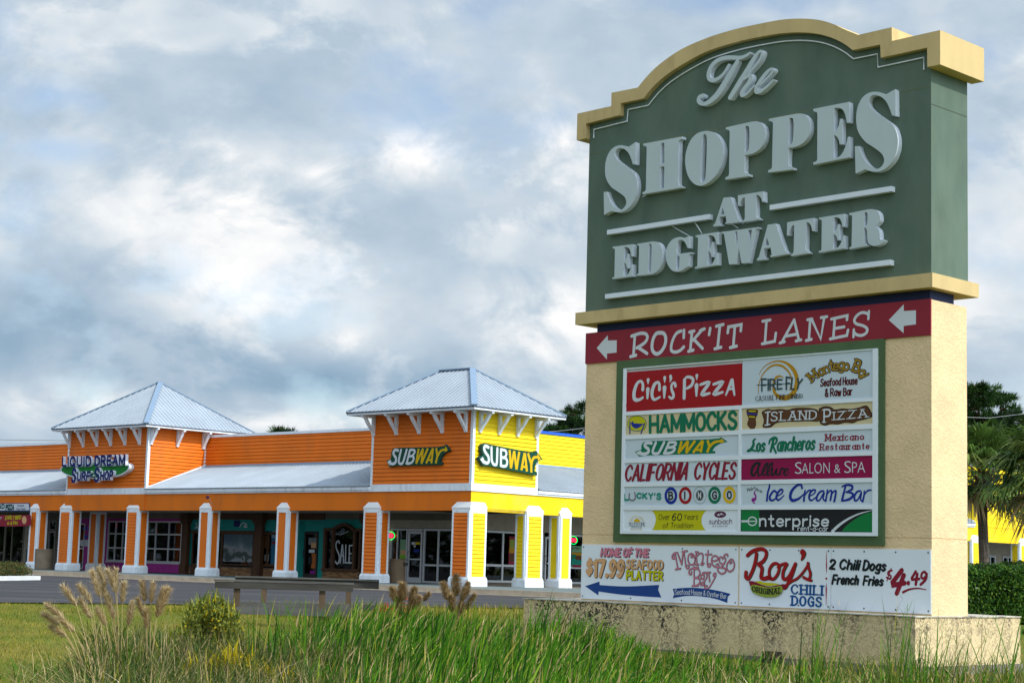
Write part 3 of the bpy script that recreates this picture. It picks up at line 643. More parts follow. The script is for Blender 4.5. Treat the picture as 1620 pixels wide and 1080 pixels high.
# brick dados, brick by brick
def bricks(x0, x1, z0, z1, off=SW-.10):
    wall(x0, x1, z0, z1, M_mortar, .085, name='mortar_bed')
    meshes = []
    for m in (M_brick1, M_brick2):
        me = bpy.data.meshes.new('brick'); mb = MB(); mb.box(.006, .224, -.018, 0, .005, .070)
        me.from_pydata(mb.v, [], mb.f); me.materials.append(m); me.update(); meshes.append(me)
    rows = int((z1-z0)/.075); 
    for r_ in range(rows):
        u = x0+(.0 if r_ % 2 else .115)
        while u+.23 <= x1:
            o = link('brick', meshes[rnd.random() < .5], shop); o.location = (u, off+.016, z0+r_*.075+.003); o.scale = (1, rnd.uniform(.8, 1.2), 1); u += .23
for (p0, p1) in ((296, 306), (352, 402), (414, 440), (514, 573)): bricks(X(p0), X(p1), ZW, zw0-.06 if p0 < 500 else zs0-.12)
wall(X(306), X(352), ZW, ZW+.45, M_brownw, .03)
# 4. corner sandwich shop, orange side
wall(X(577), X(620), ZW, 2.86, M_beigewall); wall(X(620), -3.3, 2.52, 2.86, M_beigewall, .03)
zf = 2.50
window(X(619), X(645.5), ZW+.02, zf, (.40,), (.33,), M_alu, .07, label='aluminium shop window with a neon sign left of the sandwich shop door')
door(X(646.5), X(669), Zp(658, 840.5), M_alu, label='aluminium glass door of the corner sandwich shop')
window(X(646.5), X(669), Zp(658, 840.5)+.02, zf, (), (), M_alu, .05)
window(X(671), X(716)+.4, ZW+.02, zf, (.42, .86), (.33,), M_alu, .08, label='aluminium shop window right of the sandwich shop door')
# yellow side
Ys = lambda px, off=-SW: BF.side(px, 860, off)[0]
wall(3.3, 60, 2.52, 3.2, M_beigewall, .03, off=-SW, face='R')
window(-SW+.0-3.2, 3.05, ZW+.12, 2.50, (), (), M_alu, .08, off=-SW, face='R') if False else None
y0 = Ys(740); 
wy = [Ys(768)-.6, Ys(813)+.2]
window(max(3.35, wy[0]), wy[1], ZW+.12, 2.5, ((Ys(795)-max(3.35, wy[0]))/(wy[1]-max(3.35, wy[0])),), (.33,), M_alu, .09, off=-SW, face='R', label='two pane corner shop window showing a lamp and a poster on the yellow side')
window(wy[1], Ys(859), ZW+.12, 2.5, (), (.33,), M_alu, .09, off=-SW, face='R')
door(Ys(859)+.1, Ys(859)+1.05, 2.35, M_alu, off=-SW, face='R', label='aluminium glass door between the yellow columns')
window(Ys(859)+1.15, Ys(925)+1.5, ZW+.12, 2.5, (.62,), (.33,), M_alu, .09, off=-SW, face='R', label='shop window with a neon OPEN sign right of the last visible yellow column')
wall(max(3.35, wy[0]), 60, ZW, ZW+.12, M_darkwall, .0, off=-SW, face='R')
u = Ys(925)+1.5
wall(u, 38, ZW, 2.52, M_beigewall, off=-SW, face='R')
for k in range(3):
    ua = BF.side(1528+k*28, 880, -SW)[0]; ub = BF.side(1545+k*28, 880, -SW)[0]
    window(ua, ub, ZW+.5, 2.5, (.5,), (.55,), M_alu, .12, off=-SW+.06, face='R')
wall(38, 60, ZW, 2.52, M_beigewall, off=-SW, face='R')

# goods seen dimly through the glass: display stands belong to the shop
goods = [('display_shelf', (-25.0, -20.3)), ('display_shelf', (-17.0, -15.0)), ('display_shelf', (-12.5, -10.2)), ('display_shelf', (-36, -33))]
gcols = [mat('goods_'+n, c_, .6) for n, c_ in (('pale', (.55, .55, .5)), ('orange', (.6, .2, .03)), ('blue', (.03, .15, .5)), ('red', (.5, .03, .03)), ('green', (.05, .35, .1)), ('teal', (.05, .3, .35)), ('dark', (.05, .05, .06)))]
for nm, (g0, g1) in goods:
    sh = MB(); y_ = SW+.35
    for zz in (.5, 1.0, 1.5, 2.0): sh.box(g0, g1, y_, y_+.4, ZW+zz, ZW+zz+.03)
    so_ = part(sh, nm, M_brownw)
    n = 0; u = g0+.1
    for zz in (.53, 1.03, 1.53):
        u = g0+.08
        while u < g1-.3:
            w_ = rnd.uniform(.12, .32); h_ = rnd.uniform(.12, .40)
            if rnd.random() < .75:
                m = MB(); m.box(u, u+w_, y_+.05, y_+.3, ZW+zz, ZW+zz+h_); m.build('boxed_goods', rnd.choice(gcols), so_)
            u += w_+rnd.uniform(.03, .2)

# ================================================================ DRAWING TOOLS for lettering and logos
class Zm:
    """coordinates read off an enlargement of the photo: origin x0,y0 and scale"""
    def __init__(s, x0, y0, k): s.x0, s.y0, s.k = x0, y0, k
    def __call__(s, x, y): return (s.x0+x/s.k, s.y0+y/s.k)
def parse(st):
    """'x,y x,y! ...' -> [(x,y,corner)]"""
    out = []
    for w_ in st.split():
        c_ = w_.endswith('!'); a_, b_ = w_.rstrip('!').split(','); out.append((float(a_), float(b_), c_))
    return out
def smooth_loop(pts, n=5, closed=True):
    """Catmull-Rom through the points, straight between two corners"""
    N = len(pts); out = []
    rng = range(N if closed else N-1)
    g = lambda i: pts[i % N] if closed else pts[max(0, min(N-1, i))]
    for i in rng:
        p1, p2 = g(i), g(i+1); out.append((p1[0], p1[1]))
        if p1[2] and p2[2]: continue
        p0 = p1 if p1[2] else g(i-1); p3 = p2 if p2[2] else g(i+2)
        for k in range(1, n):
            t = k/n; t2 = t*t; t3 = t2*t
            out.append(tuple(0.5*((2*p1[j])+(-p0[j]+p2[j])*t+(2*p0[j]-5*p1[j]+4*p2[j]-p3[j])*t2+(-p0[j]+3*p1[j]-3*p2[j]+p3[j])*t3) for j in (0, 1)))
    if not closed: out.append((pts[-1][0], pts[-1][1]))
    return out
def affine3(src, dst):
    A = np.array([[x, y, 1] for x, y in src]); B_ = np.array(dst); Mx = np.linalg.solve(A, B_)
    return lambda x, y: tuple(np.array([x, y, 1])@Mx)
def ribbon(pts, w, cap=True, cs=6):
    """outline polygon pieces of a stroke: returns verts, faces in 2D; w full width (number or list)"""
    P = [np.array(p, float) for p in pts]; P2 = [P[0]]
    for p in P[1:]:
        if np.linalg.norm(p-P2[-1]) > 1e-5: P2.append(p)
    ws = w if isinstance(w, (list, tuple, np.ndarray)) else [w]*len(P)
    if len(ws) != len(P2): ws = list(np.interp(np.linspace(0, 1, len(P2)), np.linspace(0, 1, len(ws)), ws))
    P = P2; n = len(P)
    if n < 2: return [], []
    V_, F_ = [], []; L_, R_ = [], []
    closed = np.linalg.norm(P[0]-P[-1]) < 1e-4
    for i in range(n):
        if closed: a_ = P[i-1] if i > 0 else P[-2]; b_ = P[i+1] if i < n-1 else P[1]
        else: a_ = P[max(i-1, 0)]; b_ = P[min(i+1, n-1)]
        d1 = P[i]-a_; d2 = b_-P[i]
        l1, l2 = np.linalg.norm(d1), np.linalg.norm(d2); d1 = d1/l1 if l1 > 1e-9 else d2/l2; d2 = d2/l2 if l2 > 1e-9 else d1
        t = d1+d2; lt = np.linalg.norm(t)
        if lt < 1e-6: t = d1; lt = 1
        t = t/lt; nn = np.array([-t[1], t[0]]); cosh = max(0.6, abs(nn@np.array([-d1[1], d1[0]])))
        h = ws[i]/2/cosh; L_.append(P[i]+nn*h); R_.append(P[i]-nn*h)
    V_ = L_+R_
    for i in range(n-1): F_.append((i, i+1, n+i+1, n+i))
    border = [tuple(p) for p in L_]
    def capfan(i, sgn):
        a_, b_ = (L_[i], R_[i]) if sgn > 0 else (R_[i], L_[i]); c_ = P[i]; v0 = a_-c_; r_ = ws[i]/2
        a0 = math.atan2(v0[1], v0[0]); base = len(V_); V_.append(c_); ring = []
        for k in range(cs+1):
            an = a0-math.pi*k/cs; ring.append(c_+r_*np.array([math.cos(an), math.sin(an)]))
        V_.extend(ring)
        for k in range(cs): F_.append((base, base+1+k, base+2+k))
        return [tuple(p) for p in ring[1:-1]]
    border_end = capfan(n-1, 1) if (cap and not closed) else []
    border_st = capfan(0, -1) if (cap and not closed) else []
    border = border+border_end+[tuple(p) for p in R_[::-1]]+border_st
    return V_, F_, border, closed
class Art:
    """flat or raised graphics on a plane; mp: zoom coords -> (u,z); depth d measured out from plane"""
    def __init__(s, mp, axis='front', base=0.0, sgn=-1): s.mp = mp; s.axis = axis; s.base = base; s.sgn = sgn; s.reset()
    def reset(s): s.mb = MB(); s.k = 0
    def P(s, u, z, d):
        y = s.base+s.sgn*d; return (u, y, z) if s.axis == 'front' else (y, u, z)
    def stroke(s, pts, w, lift=None, depth=0.0, smooth=True, closed=False, n=5, cap=True, raw=False):
        if isinstance(pts, str): pts = parse(pts)
        q = smooth_loop(pts, n, closed) if smooth else [(p[0], p[1]) for p in pts]
        if closed: q = q+[q[0]]
        Q = [s.mp(*p) for p in q] if not raw else q
        # width given in zoom units -> metres
        sc = s.scale(q[len(q)//2]) if not raw else 1.0
        W_ = [x*sc for x in w] if isinstance(w, (list, tuple)) else w*sc
        if isinstance(W_, list): W_ = list(np.interp(np.linspace(0, 1, len(Q)), np.linspace(0, 1, len(W_)), W_))
        r_ = ribbon(Q, W_, cap)
        if len(r_[0]) == 0: return s
        V_, F_, border, cl = r_
        s.k += 1; l_ = (lift if lift is not None else .002)+.0006*(s.k % 7)+depth
        s.mb.add([s.P(p[0], p[1], l_) for p in V_], F_)
        if depth:
            m_ = len(border)
            if cl:
                h = m_//2; a_ = border[:h]; b_ = border[h:]
                for lp in (a_, b_):
                    mm = len(lp); s.mb.add([s.P(p[0], p[1], l_) for p in lp]+[s.P(p[0], p[1], 0) for p in lp], [(i, i+1, mm+i+1, mm+i) for i in range(mm-1)], 1)
            else: s.mb.add([s.P(p[0], p[1], l_) for p in border]+[s.P(p[0], p[1], 0) for p in border], [(i, (i+1) % m_, m_+(i+1) % m_, m_+i) for i in range(m_)], 1)
        return s
    def scale(s, p):
        a_ = np.array(s.mp(p[0], p[1])); b_ = np.array(s.mp(p[0]+1, p[1])); c_ = np.array(s.mp(p[0], p[1]+1)); return (np.linalg.norm(b_-a_)+np.linalg.norm(c_-a_))/2
    def fill(s, loops, lift=.002, depth=0.0, n=5):
        if isinstance(loops, str): loops = [loops]
        LL = []
        for lp in loops:
            q = smooth_loop(parse(lp) if isinstance(lp, str) else lp, n, True); LL.append([s.mp(*p) for p in q])
        s.k += 1; l_ = lift+.0006*(s.k % 7)
        s.mb.poly(LL, s.base+s.sgn*(l_+depth), s.base if depth else None, 0, 1, s.axis if s.axis == 'front' else 'side'); return s
    def ellipse(s, cx, cy, rx, ry, w=None, lift=.002, n=28, depth=0.0):
        pts = [(cx+rx*math.cos(2*math.pi*k/n), cy+ry*math.sin(2*math.pi*k/n), False) for k in range(n)]
        if w is None:
            s.k += 1; l_ = lift+.0006*(s.k % 7); s.mb.poly([[s.mp(p[0], p[1]) for p in pts]], s.base+s.sgn*l_, None, 0, 0, s.axis)
        else: s.stroke([(p[0], p[1], True) for p in pts], w, lift, depth, False, True)
        return s
    def done(s, name, m, parent, label=None):
        o = s.mb.build(name, m, parent, fixn=False); s.reset()
        if label: o['label'] = label
        return o
    # --- lettering set inside a quad of zoom coordinates: TL, TR, BR, BL of the capitals (baseline at the bottom)
    def quad(s, q):
        (ax, ay), (bx, by), (cx, cy), (dx, dy) = q
        def f(u, t):   # u 0..1 along, t 0 baseline..1 cap height
            x = (1-u)*((1-t)*dx+t*ax)+u*((1-t)*cx+t*bx); y = (1-u)*((1-t)*dy+t*ay)+u*((1-t)*cy+t*by); return x, y
        return f
    def text(s, st, q, w=1.3, slant=0.0, serif=False, contrast=0.0, lift=.004, depth=0.0, arc=None, gap=1.7, rnd_=True, off=(0, 0), space=3.4, jitter=0.0):
        f = s.quad(q); gl = []; x = 0
        for ch in st:
            if ch == ' ': x += space; continue
            G = SK.get(ch) or SK.get(ch.upper()); mx_ = 0; strokes = []
            for sg in G.split(';'):
                sm = sg.startswith('s'); pp = [tuple(float(v_) for v_ in w_.split(',')) for w_ in sg.lstrip('s').split()]; mx_ = max([mx_]+[p[0] for p in pp]); strokes.append((sm, pp))
            gl.append((x, mx_, strokes)); x += mx_+gap+(w*.5)
        tot = max(x-gap-w*.5, .1); f0 = np.array(f(.5, 0)); f1 = np.array(f(.5, 1)); Hm = np.linalg.norm(np.array(s.mp(*f1))-np.array(s.mp(*f0)))/10.0
        jr = random.Random(hash(len(st))+3)
        for (x0, gw, strokes) in gl:
            jt = jr.uniform(-jitter, jitter)
            for sm, pp in strokes:
                pts = [(p[0], p[1], not sm) for p in pp]
                clos = sm and len(pp) > 4 and pp[0] == pp[-1]
                q_ = smooth_loop(pts[:-1] if clos else pts, 4, clos); q_ = q_+([q_[0]] if clos else [])
                if serif and not sm and len(pp) == 2:
                    for (e, o_) in ((pp[0], pp[1]), (pp[1], pp[0])):
                        if abs(e[1]-o_[1]) > abs(e[0]-o_[0])*.8 and (e[1] in (0.0, 10.0, 6.6)):
                            hs = 1.25+w*.35; lo = -hs; hi = hs
                            sl = [(e[0]+lo, e[1]), (e[0]+hi, e[1])]; s._tx(f, sl, x0, tot, slant, jt, off, w*.55*Hm, lift, depth, arc)
                ww = w*Hm
                if contrast:
                    ws = []
                    for i in range(len(q_)):
                        a_ = q_[max(0, i-1)]; b_ = q_[min(len(q_)-1, i+1)]; dx, dy = b_[0]-a_[0], b_[1]-a_[1]; l_ = math.hypot(dx, dy) or 1; ws.append(ww*(1-contrast*abs(dx)/l_))
                    ww = ws
                s._tx(f, q_, x0, tot, slant, jt, off, ww, lift, depth, arc)
        return s
    def _tx(s, f, q_, x0, tot, slant, jt, off, ww, lift, depth, arc):
        Q = []
        for (x, y) in q_:
            u = (x0+x+slant*y)/tot; t = (y+jt)/10.0
            if arc: t += arc*(1-(2*u-1)**2)/1.0
            X_, Y_ = f(u, t); Q.append(s.mp(X_+off[0], Y_+off[1]))
        s.stroke([(p[0], p[1], True) for p in Q], ww, lift, depth, False, False, raw=True)
    def font(s, st, q, lift=.004, bold=0.02, shear=0.0, depth=0.0, off=(0, 0), space=1.0):
        """plain sans lettering from the built-in typeface, fitted to the quad"""
        c_ = bpy.data.curves.new('text', 'FONT'); c_.body = st; c_.offset = bold; c_.space_character = space; c_.resolution_u = 3
        o_ = bpy.data.objects.new('text', c_); COL.objects.link(o_); dg = bpy.context.evaluated_depsgraph_get(); me = bpy.data.meshes.new_from_object(o_.evaluated_get(dg))
        V_ = [tuple(v_.co) for v_ in me.vertices]; F_ = [tuple(p.vertices) for p in me.polygons]
        ec = {}
        for p in F_:
            for i in range(len(p)): e = tuple(sorted((p[i], p[(i+1) % len(p)]))); ec[e] = ec.get(e, 0)+1
        bd = [e for e, k_ in ec.items() if k_ == 1]
        bpy.data.objects.remove(o_); bpy.data.curves.remove(c_); bpy.data.meshes.remove(me)
        x0 = min(v_[0] for v_ in V_); x1 = max(v_[0] for v_ in V_); H = CAPH+bold
        f = s.quad(q); s.k += 1; l_ = lift+depth; out = []
        for v_ in V_:
            X_, Y_ = f((v_[0]-x0)/(x1-x0)+shear*v_[1], (v_[1]+bold*.0)/H); out.append(s.mp(X_+off[0], Y_+off[1]))
        s.mb.add([s.P(p[0], p[1], l_) for p in out], F_)
        if depth: s.mb.add([s.P(p[0], p[1], l_) for p in out]+[s.P(p[0], p[1], 0) for p in out], [(a_, b_, len(out)+b_, len(out)+a_) for a_, b_ in bd], 1)
        return s
SK = {'A': '0,0 3.5,10;3.5,10 7,0;1.2,3.5 5.8,3.5', 'B': '0,0 0,10;s0,10 4.5,9.8 5.6,7.8 4.5,5.6 0,5.2;s0,5.2 5,5 6.3,2.6 5,.3 0,0', 'C': 's6.5,8 5,9.8 3,10 .8,8 0,5 .8,2 3,0 5,.3 6.5,2',
 'D': '0,0 0,10;s0,10 3.5,9.8 6.3,7.5 6.5,5 6.3,2.5 3.5,.2 0,0', 'E': '0,0 0,10;0,10 5.5,10;0,5 4.6,5;0,0 5.7,0', 'F': '0,0 0,10;0,10 5.5,10;0,5 4.6,5',
 'G': 's6.5,8 5,9.8 3,10 .8,8 0,5 .8,2 3,0 5,.3 6.5,1.8;6.5,1 6.5,4.6;6.5,4.6 4,4.6', 'H': '0,0 0,10;6.5,0 6.5,10;0,5 6.5,5', 'I': '0,0 0,10', 'K': '0,0 0,10;6,10 0,4.2;1.6,5.6 6.4,0',
 'L': '0,10 0,0;0,0 5,0', 'M': '0,0 0,10;0,10 4,2;4,2 8,10;8,10 8,0', 'N': '0,0 0,10;0,10 6.5,0;6.5,0 6.5,10', 'O': 's3.4,10 6,8.6 6.9,5 6,1.4 3.4,0 .9,1.4 0,5 .9,8.6 3.4,10',
 'P': '0,0 0,10;s0,10 4.5,9.8 6,7.4 4.5,4.9 0,4.6', 'Q': 's3.4,10 6,8.6 6.9,5 6,1.4 3.4,0 .9,1.4 0,5 .9,8.6 3.4,10;4,2.6 6.8,-.6', 'R': '0,0 0,10;s0,10 4.5,9.8 6,7.4 4.5,4.9 0,4.6;3,4.6 6.5,0',
 'S': 's6,8.3 4.6,9.8 2.8,10 .8,8.8 .7,6.8 2.8,5.4 4.8,4.5 6.2,2.8 5,.5 3,0 1.2,.3 0,1.8', 'T': '3.3,0 3.3,10;0,10 6.6,10', 'U': 's0,10 0,3 1.2,.5 3.2,0 5.2,.5 6.4,3 6.4,10',
 'V': '0,10 3.3,0;3.3,0 6.6,10', 'W': '0,10 2.3,0;2.3,0 4.5,9;4.5,9 6.7,0;6.7,0 9,10', 'Y': '0,10 3.2,5;6.4,10 3.2,5;3.2,5 3.2,0', 'Z': '0,10 6,10;6,10 0,0;0,0 6,0', 'X': '0,10 6,0;6,10 0,0',
 'a': 's5,5.8 3,6.6 1,5.6 0,3.2 1,.7 2.8,0 5,1.2;5.1,6.6 5.1,0', 'b': '0,10 0,0;s0,5 2,6.6 4.2,6 5.2,3.3 4.2,.6 2,0 0,1.4', 'c': 's4.8,5.6 3,6.6 1,5.6 0,3.2 1,.8 3,0 4.8,1', 'd': 's5,5.6 3,6.6 1,5.6 0,3.2 1,.7 2.8,0 5,1.2;5.1,10 5.1,0',
 'e': 's.2,3.5 4.8,3.5 4.4,5.8 2.6,6.6 .8,5.6 0,3.2 .9,.7 2.8,0 4.8,1.1', 'f': 's4,9.4 2.8,10 1.8,9 1.7,7 1.7,0;0,6.4 3.6,6.4', 'g': 's5,5.8 3,6.6 1,5.6 0,3.4 1,1 2.8,.4 5,1.6;s5.1,6.6 5.1,-1.5 4,-3 2.2,-3.2 .4,-2.4',
 'h': '0,10 0,0;s0,4.4 1.6,6.3 3.4,6.4 4.5,5 4.6,0', 'i': '0,6.6 0,0;0,9 0,9.6', 'l': '0,10 0,0', 'm': '0,6.6 0,0;s0,4.8 1.5,6.4 3,6.2 3.6,4.8 3.6,0;s3.6,4.8 5.2,6.4 6.6,6.2 7.2,4.8 7.2,0', 'n': '0,6.6 0,0;s0,4.4 1.6,6.3 3.4,6.4 4.5,5 4.6,0',
 'o': 's2.7,6.6 4.8,5.4 5.3,3.3 4.8,1.2 2.7,0 .6,1.2 0,3.3 .6,5.4 2.7,6.6', 'p': '0,6.6 0,-3.2;s0,5 2,6.6 4.2,6 5.2,3.3 4.2,.6 2,0 0,1.4', 'r': '0,6.6 0,0;s0,4.2 1.2,6.0 3.2,6.5', 's': 's4.2,5.4 3,6.5 1.4,6.5 .4,5.2 1.2,3.9 3.2,3 4.2,1.7 3,.2 1.4,0 0,1',
 't': '1.8,9.4 1.8,1.4;s1.8,1.6 2.4,.2 3.8,.2;0,6.4 3.6,6.4', 'u': 's0,6.6 0,2 1.2,.2 2.8,.3 4.6,2;4.6,6.6 4.6,0', 'v': '0,6.6 2.4,0;2.4,0 4.8,6.6', 'w': '0,6.6 1.8,0;1.8,0 3.6,6;3.6,6 5.4,0;5.4,0 7.2,6.6', 'x': '0,6.6 4.6,0;4.6,6.6 0,0',
 'y': '0,6.6 2.6,.4;s5.2,6.6 2.6,0 1.4,-2.6 0,-3', 'z': '0,6.6 4.4,6.6;4.4,6.6 0,0;0,0 4.4,0', "'": '.4,10 0,7.6', '.': '0,0 0,.6', '-': '0,4 3,4', '&': 's6.5,0 1.4,7 1.4,9 2.8,10 4.2,9 4,7.4 .6,3.6 .2,1.6 1.8,0 3.8,.2 6,4',
 '$': 's6,8.3 4.6,9.8 2.8,10 .8,8.8 .7,6.8 2.8,5.4 4.8,4.5 6.2,2.8 5,.5 3,0 1.2,.3 0,1.8;3.1,11.4 3.1,-1.4', '0': 's2.9,10 5,8.6 5.8,5 5,1.4 2.9,0 .8,1.4 0,5 .8,8.6 2.9,10', '1': '0,8 2,10;2,10 2,0', '2': 's0,7.8 1,9.6 3,10 5,9 5.2,7 3.8,4.6 0,0;0,0 5.4,0',
 '4': '4.2,0 4.2,10;4.2,10 0,3;0,3 6,3', '6': 's5,9.4 3,10 1,7.6 0,4 .8,1 2.8,0 5,1.4 5.4,3.4 4,5.6 2,5.6 .3,4', '7': '0,10 5.6,10;5.6,10 1.8,0', '9': 's.6,.6 2.6,0 4.6,2.4 5.6,6 4.8,9 2.8,10 .6,8.6 .2,6.6 1.6,4.4 3.6,4.4 5.3,6', ',': '.4,.4 0,-1.6', '!': '0,10 0,3;0,.6 0,0', 'k': '0,10 0,0;4.4,6.4 0,2.6;1.4,3.8 4.6,0'}
# cap height of the built-in typeface
_c = bpy.data.curves.new('text', 'FONT'); _c.body = 'H'; _o = bpy.data.objects.new('text', _c); COL.objects.link(_o)
_m = bpy.data.meshes.new_from_object(_o.evaluated_get(bpy.context.evaluated_depsgraph_get())); CAPH = max(v_.co.y for v_ in _m.vertices)
bpy.data.objects.remove(_o); bpy.data.curves.remove(_c); bpy.data.meshes.remove(_m)
def art(frame, z, off=0.0, side=False):
    """Art on the front plane Y=off (graphics rise towards -Y) or, with side=True, on plane X=off (towards +X)"""
    if side: return Art(lambda x, y: frame.side(*z(x, y), off), 'side', off, 1)
    return Art(lambda x, y: frame.front(*z(x, y), off), 'front', off, -1)

# ================================================================ THE ROADSIDE SIGN
sign = empty('plaza_sign', (SG.O[0], SG.O[1], 0), SG.yaw, 'tall green and cream roadside sign with raised grey letters and a board of shop names', 'sign')
def sp(mb, name, m, parent=None, **k): return mb.build(name, m, parent or sign, **k)
def stucco_mat(name, col, stain=0.0, coarse=9.0):
    m = bpy.data.materials.new(name); m.use_nodes = True; nt = m.node_tree; N = nt.nodes; L = nt.links.new; b = N['Principled BSDF']; b.inputs['Roughness'].default_value = .88
    tc = N.new('ShaderNodeTexCoord'); O_ = tc.outputs['Object']
    def nz(scale, det, st=(1, 1, 1), rough=.55, dist=0):
        mp = N.new('ShaderNodeMapping'); L(O_, mp.inputs[0]); mp.inputs['Scale'].default_value = st
        n = N.new('ShaderNodeTexNoise'); L(mp.outputs[0], n.inputs['Vector']); n.inputs['Scale'].default_value = scale; n.inputs['Detail'].default_value = det; n.inputs['Roughness'].default_value = rough; n.inputs['Distortion'].default_value = dist; return n.outputs['Fac']
    def mr(v_, a0, a1, b0, b1):
        r = N.new('ShaderNodeMapRange'); L(v_, r.inputs[0]); r.inputs[1].default_value = a0; r.inputs[2].default_value = a1; r.inputs[3].default_value = b0; r.inputs[4].default_value = b1; return r.outputs[0]
    def mth(op, a_, b_):
        n = N.new('ShaderNodeMath'); n.operation = op; n.use_clamp = True
        for i, x in enumerate((a_, b_)):
            if isinstance(x, (int, float)): n.inputs[i].default_value = x
            else: L(x, n.inputs[i])
        return n.outputs[0]
    h = N.new('ShaderNodeMix'); h.data_type = 'RGBA'; h.blend_type = 'MULTIPLY'; h.inputs[0].default_value = 1; h.inputs[6].default_value = (*col, 1); L(mr(nz(1.3, 5), .3, .7, .88, 1.1), h.inputs[7]); cur = h.outputs[2]
    # knock-down plaster: flattened islands of thicker render
    isl = mr(nz(coarse, 3, dist=1.2), .46, .56, 0, 1); fine = nz(60, 3)
    hh = N.new('ShaderNodeMath'); hh.operation = 'MULTIPLY_ADD'; L(fine, hh.inputs[0]); hh.inputs[1].default_value = .3; L(isl, hh.inputs[2])
    bp = N.new('ShaderNodeBump'); bp.inputs['Distance'].default_value = .02; bp.inputs['Strength'].default_value = .38; L(hh.outputs[0], bp.inputs['Height']); L(bp.outputs[0], b.inputs['Normal'])
    if stain:
        # dark growth clinging to the edges of the plaster, heavier in vertical runs
        run = mr(nz(1.6, 5, (1, 1, .16), .6), .34, .60, 0, 1); sp_ = mr(nz(coarse*1.6, 6, dist=1.8), .52, .58, 0, 1); edge = mr(nz(coarse, 3, dist=1.2), .40, .50, 1, 0)
        sz_ = N.new('ShaderNodeSeparateXYZ'); L(O_, sz_.inputs[0]); topw = mr(sz_.outputs[2], -.6, .3, .3, 1.0); band = mr(sz_.outputs[2], .25, .40, 0, .18); leftw = mr(sz_.outputs[0], -9, 0, 1.0, .55)
        k = mth('MULTIPLY', mth('MULTIPLY', mth('MULTIPLY', mth('ADD', run, band), topw), leftw), mth('MAXIMUM', sp_, edge)); k = mth('MULTIPLY', k, 1.55)
        g = N.new('ShaderNodeMix'); g.data_type = 'RGBA'; L(k, g.inputs[0]); L(cur, g.inputs[6]); g.inputs[7].default_value = (.028, .022, .018, 1); cur = g.outputs[2]
    L(cur, b.inputs['Base Color']); MATS[name] = m; return m
M_pillar = stucco_mat('cream_plaster', (0.74, 0.545, 0.315), 0.0, 11)
M_basew = stucco_mat('mildewed_cream_plaster', (0.66, 0.52, 0.30), 1.0, 12)
M_footing = mat('grey_footing', (0.20, 0.17, 0.15), .95, vary=.4, vscale=3, bump=.5, bscale=20)
# lower pillar, in three lifts with a fine joint between them
pb = MB(); pb.box(-8.02, 0, 0, 1.112, .42, 1.705); sp(pb, 'pillar_block', M_pillar)
pb = MB(); pb.box(-8.02, 0, 0, 1.112, 1.72, 5.62); pb.box(-8.01, -.01, .012, 1.10, 1.70, 1.725); sp(pb, 'pillar_block', M_pillar)
pb = MB(); pb.box(-8.02, 0, 0, 1.112, 5.62, 5.74); sp(pb, 'pillar_block', M_pillar)
pb = MB(); pb.box(-7.80, -.06, .06, .80, 5.74, 5.93); sp(pb, 'navy_neck', M_navy)
# green head
cz = Zm(900, 20, 4.5); cz2 = Zm(1240, 20, 4.5)
outer = [(911.7, 223, 1), (913.3, 180, 1), (967, 168, 1), (967.3, 147, 1), (1008.9, 138.8, 1)]
outer += [(*cz(x, y), 0) for x, y in ((560, 450), (650, 365), (800, 262), (1000, 175), (1200, 115), (1400, 72))]+[(*cz2(x, y), 0) for x, y in ((0, 50), (130, 44), (250, 54), (350, 82), (430, 120))]+[(1357.8, 55.6, 1), (1410.7, 43.3, 1), (1411, 65.1, 1), (1487.3, 47.8, 1), (1486.2, 101.5, 1)]
inner = [(1467, 105.5, 1), (1466.7, 75.6, 1), (1393.3, 91.6, 1), (1392.4, 70.7, 1), (1348.9, 79.6, 1)]+[(*cz2(x, y), 0) for x, y in ((430, 224), (350, 184), (250, 154), (130, 142), (0, 147))]+[(*cz(x, y), 0) for x, y in ((1400, 166), (1200, 208), (1000, 270), (850, 345), (700, 440), (600, 528))]+[(*cz(530, 612), 1), (981.7, 163.6, 1), (980.2, 182.3, 1), (926.9, 195.9, 1), (926.9, 220.6, 1)]
FO = -.12
outl = [SG.front(p[0], p[1], FO) for p in smooth_loop(outer, 6, False)]; inl = [SG.front(p[0], p[1], FO) for p in smooth_loop(inner, 6, False)]
# square up the ends
outl[0] = (outl[1][0], outl[0][1]); zb_ = (outl[0][1]+outl[-1][1])/2; outl[0] = (outl[0][0], zb_); outl[-1] = (outl[-2][0], zb_); inl[0] = (inl[0][0], zb_); inl[-1] = (inl[-1][0], zb_)
cap_ = MB(); cap_.poly([outl+inl], FO, 1.30); sp(cap_, 'arched_cap', M_capc)
# body: profile of the inner line, closed off below
gz = [(x, z+.12) for x, z in inl if -8.08 < x < 0]
body = [(0.0, 6.19), (0.0, 9.95)]+[(min(x, -.001), z) for x, z in gz[0:0]]+[(0.0, gz[1][1])]+gz[1:-1]+[(-8.08, gz[-2][1]), (-8.08, 6.19)]
bb = MB(); bb.poly([body], 0.0, 1.165); sp(bb, 'green_head', M_green)
# hairline control joints, filled slightly proud
for (xa_, xb_) in ((-8.07, -.01),):
    jb = MB(); jb.box(xa_, xb_, -.003, 0, 9.155+.30, 9.163+.30); sp(jb, 'joint_bead', mat('olive_joint', (.16, .17, .07), .8))
jb = MB(); jb.box(0, .003, .01, 1.15, 9.14, 9.15); sp(jb, 'joint_bead', mat('dark_joint', (.05, .05, .03), .8))
# mid ledge
lb = MB(); lb.box(-8.21, .12, -.16, 1.32, 5.925, 6.17); sp(lb, 'ledge', M_capc)
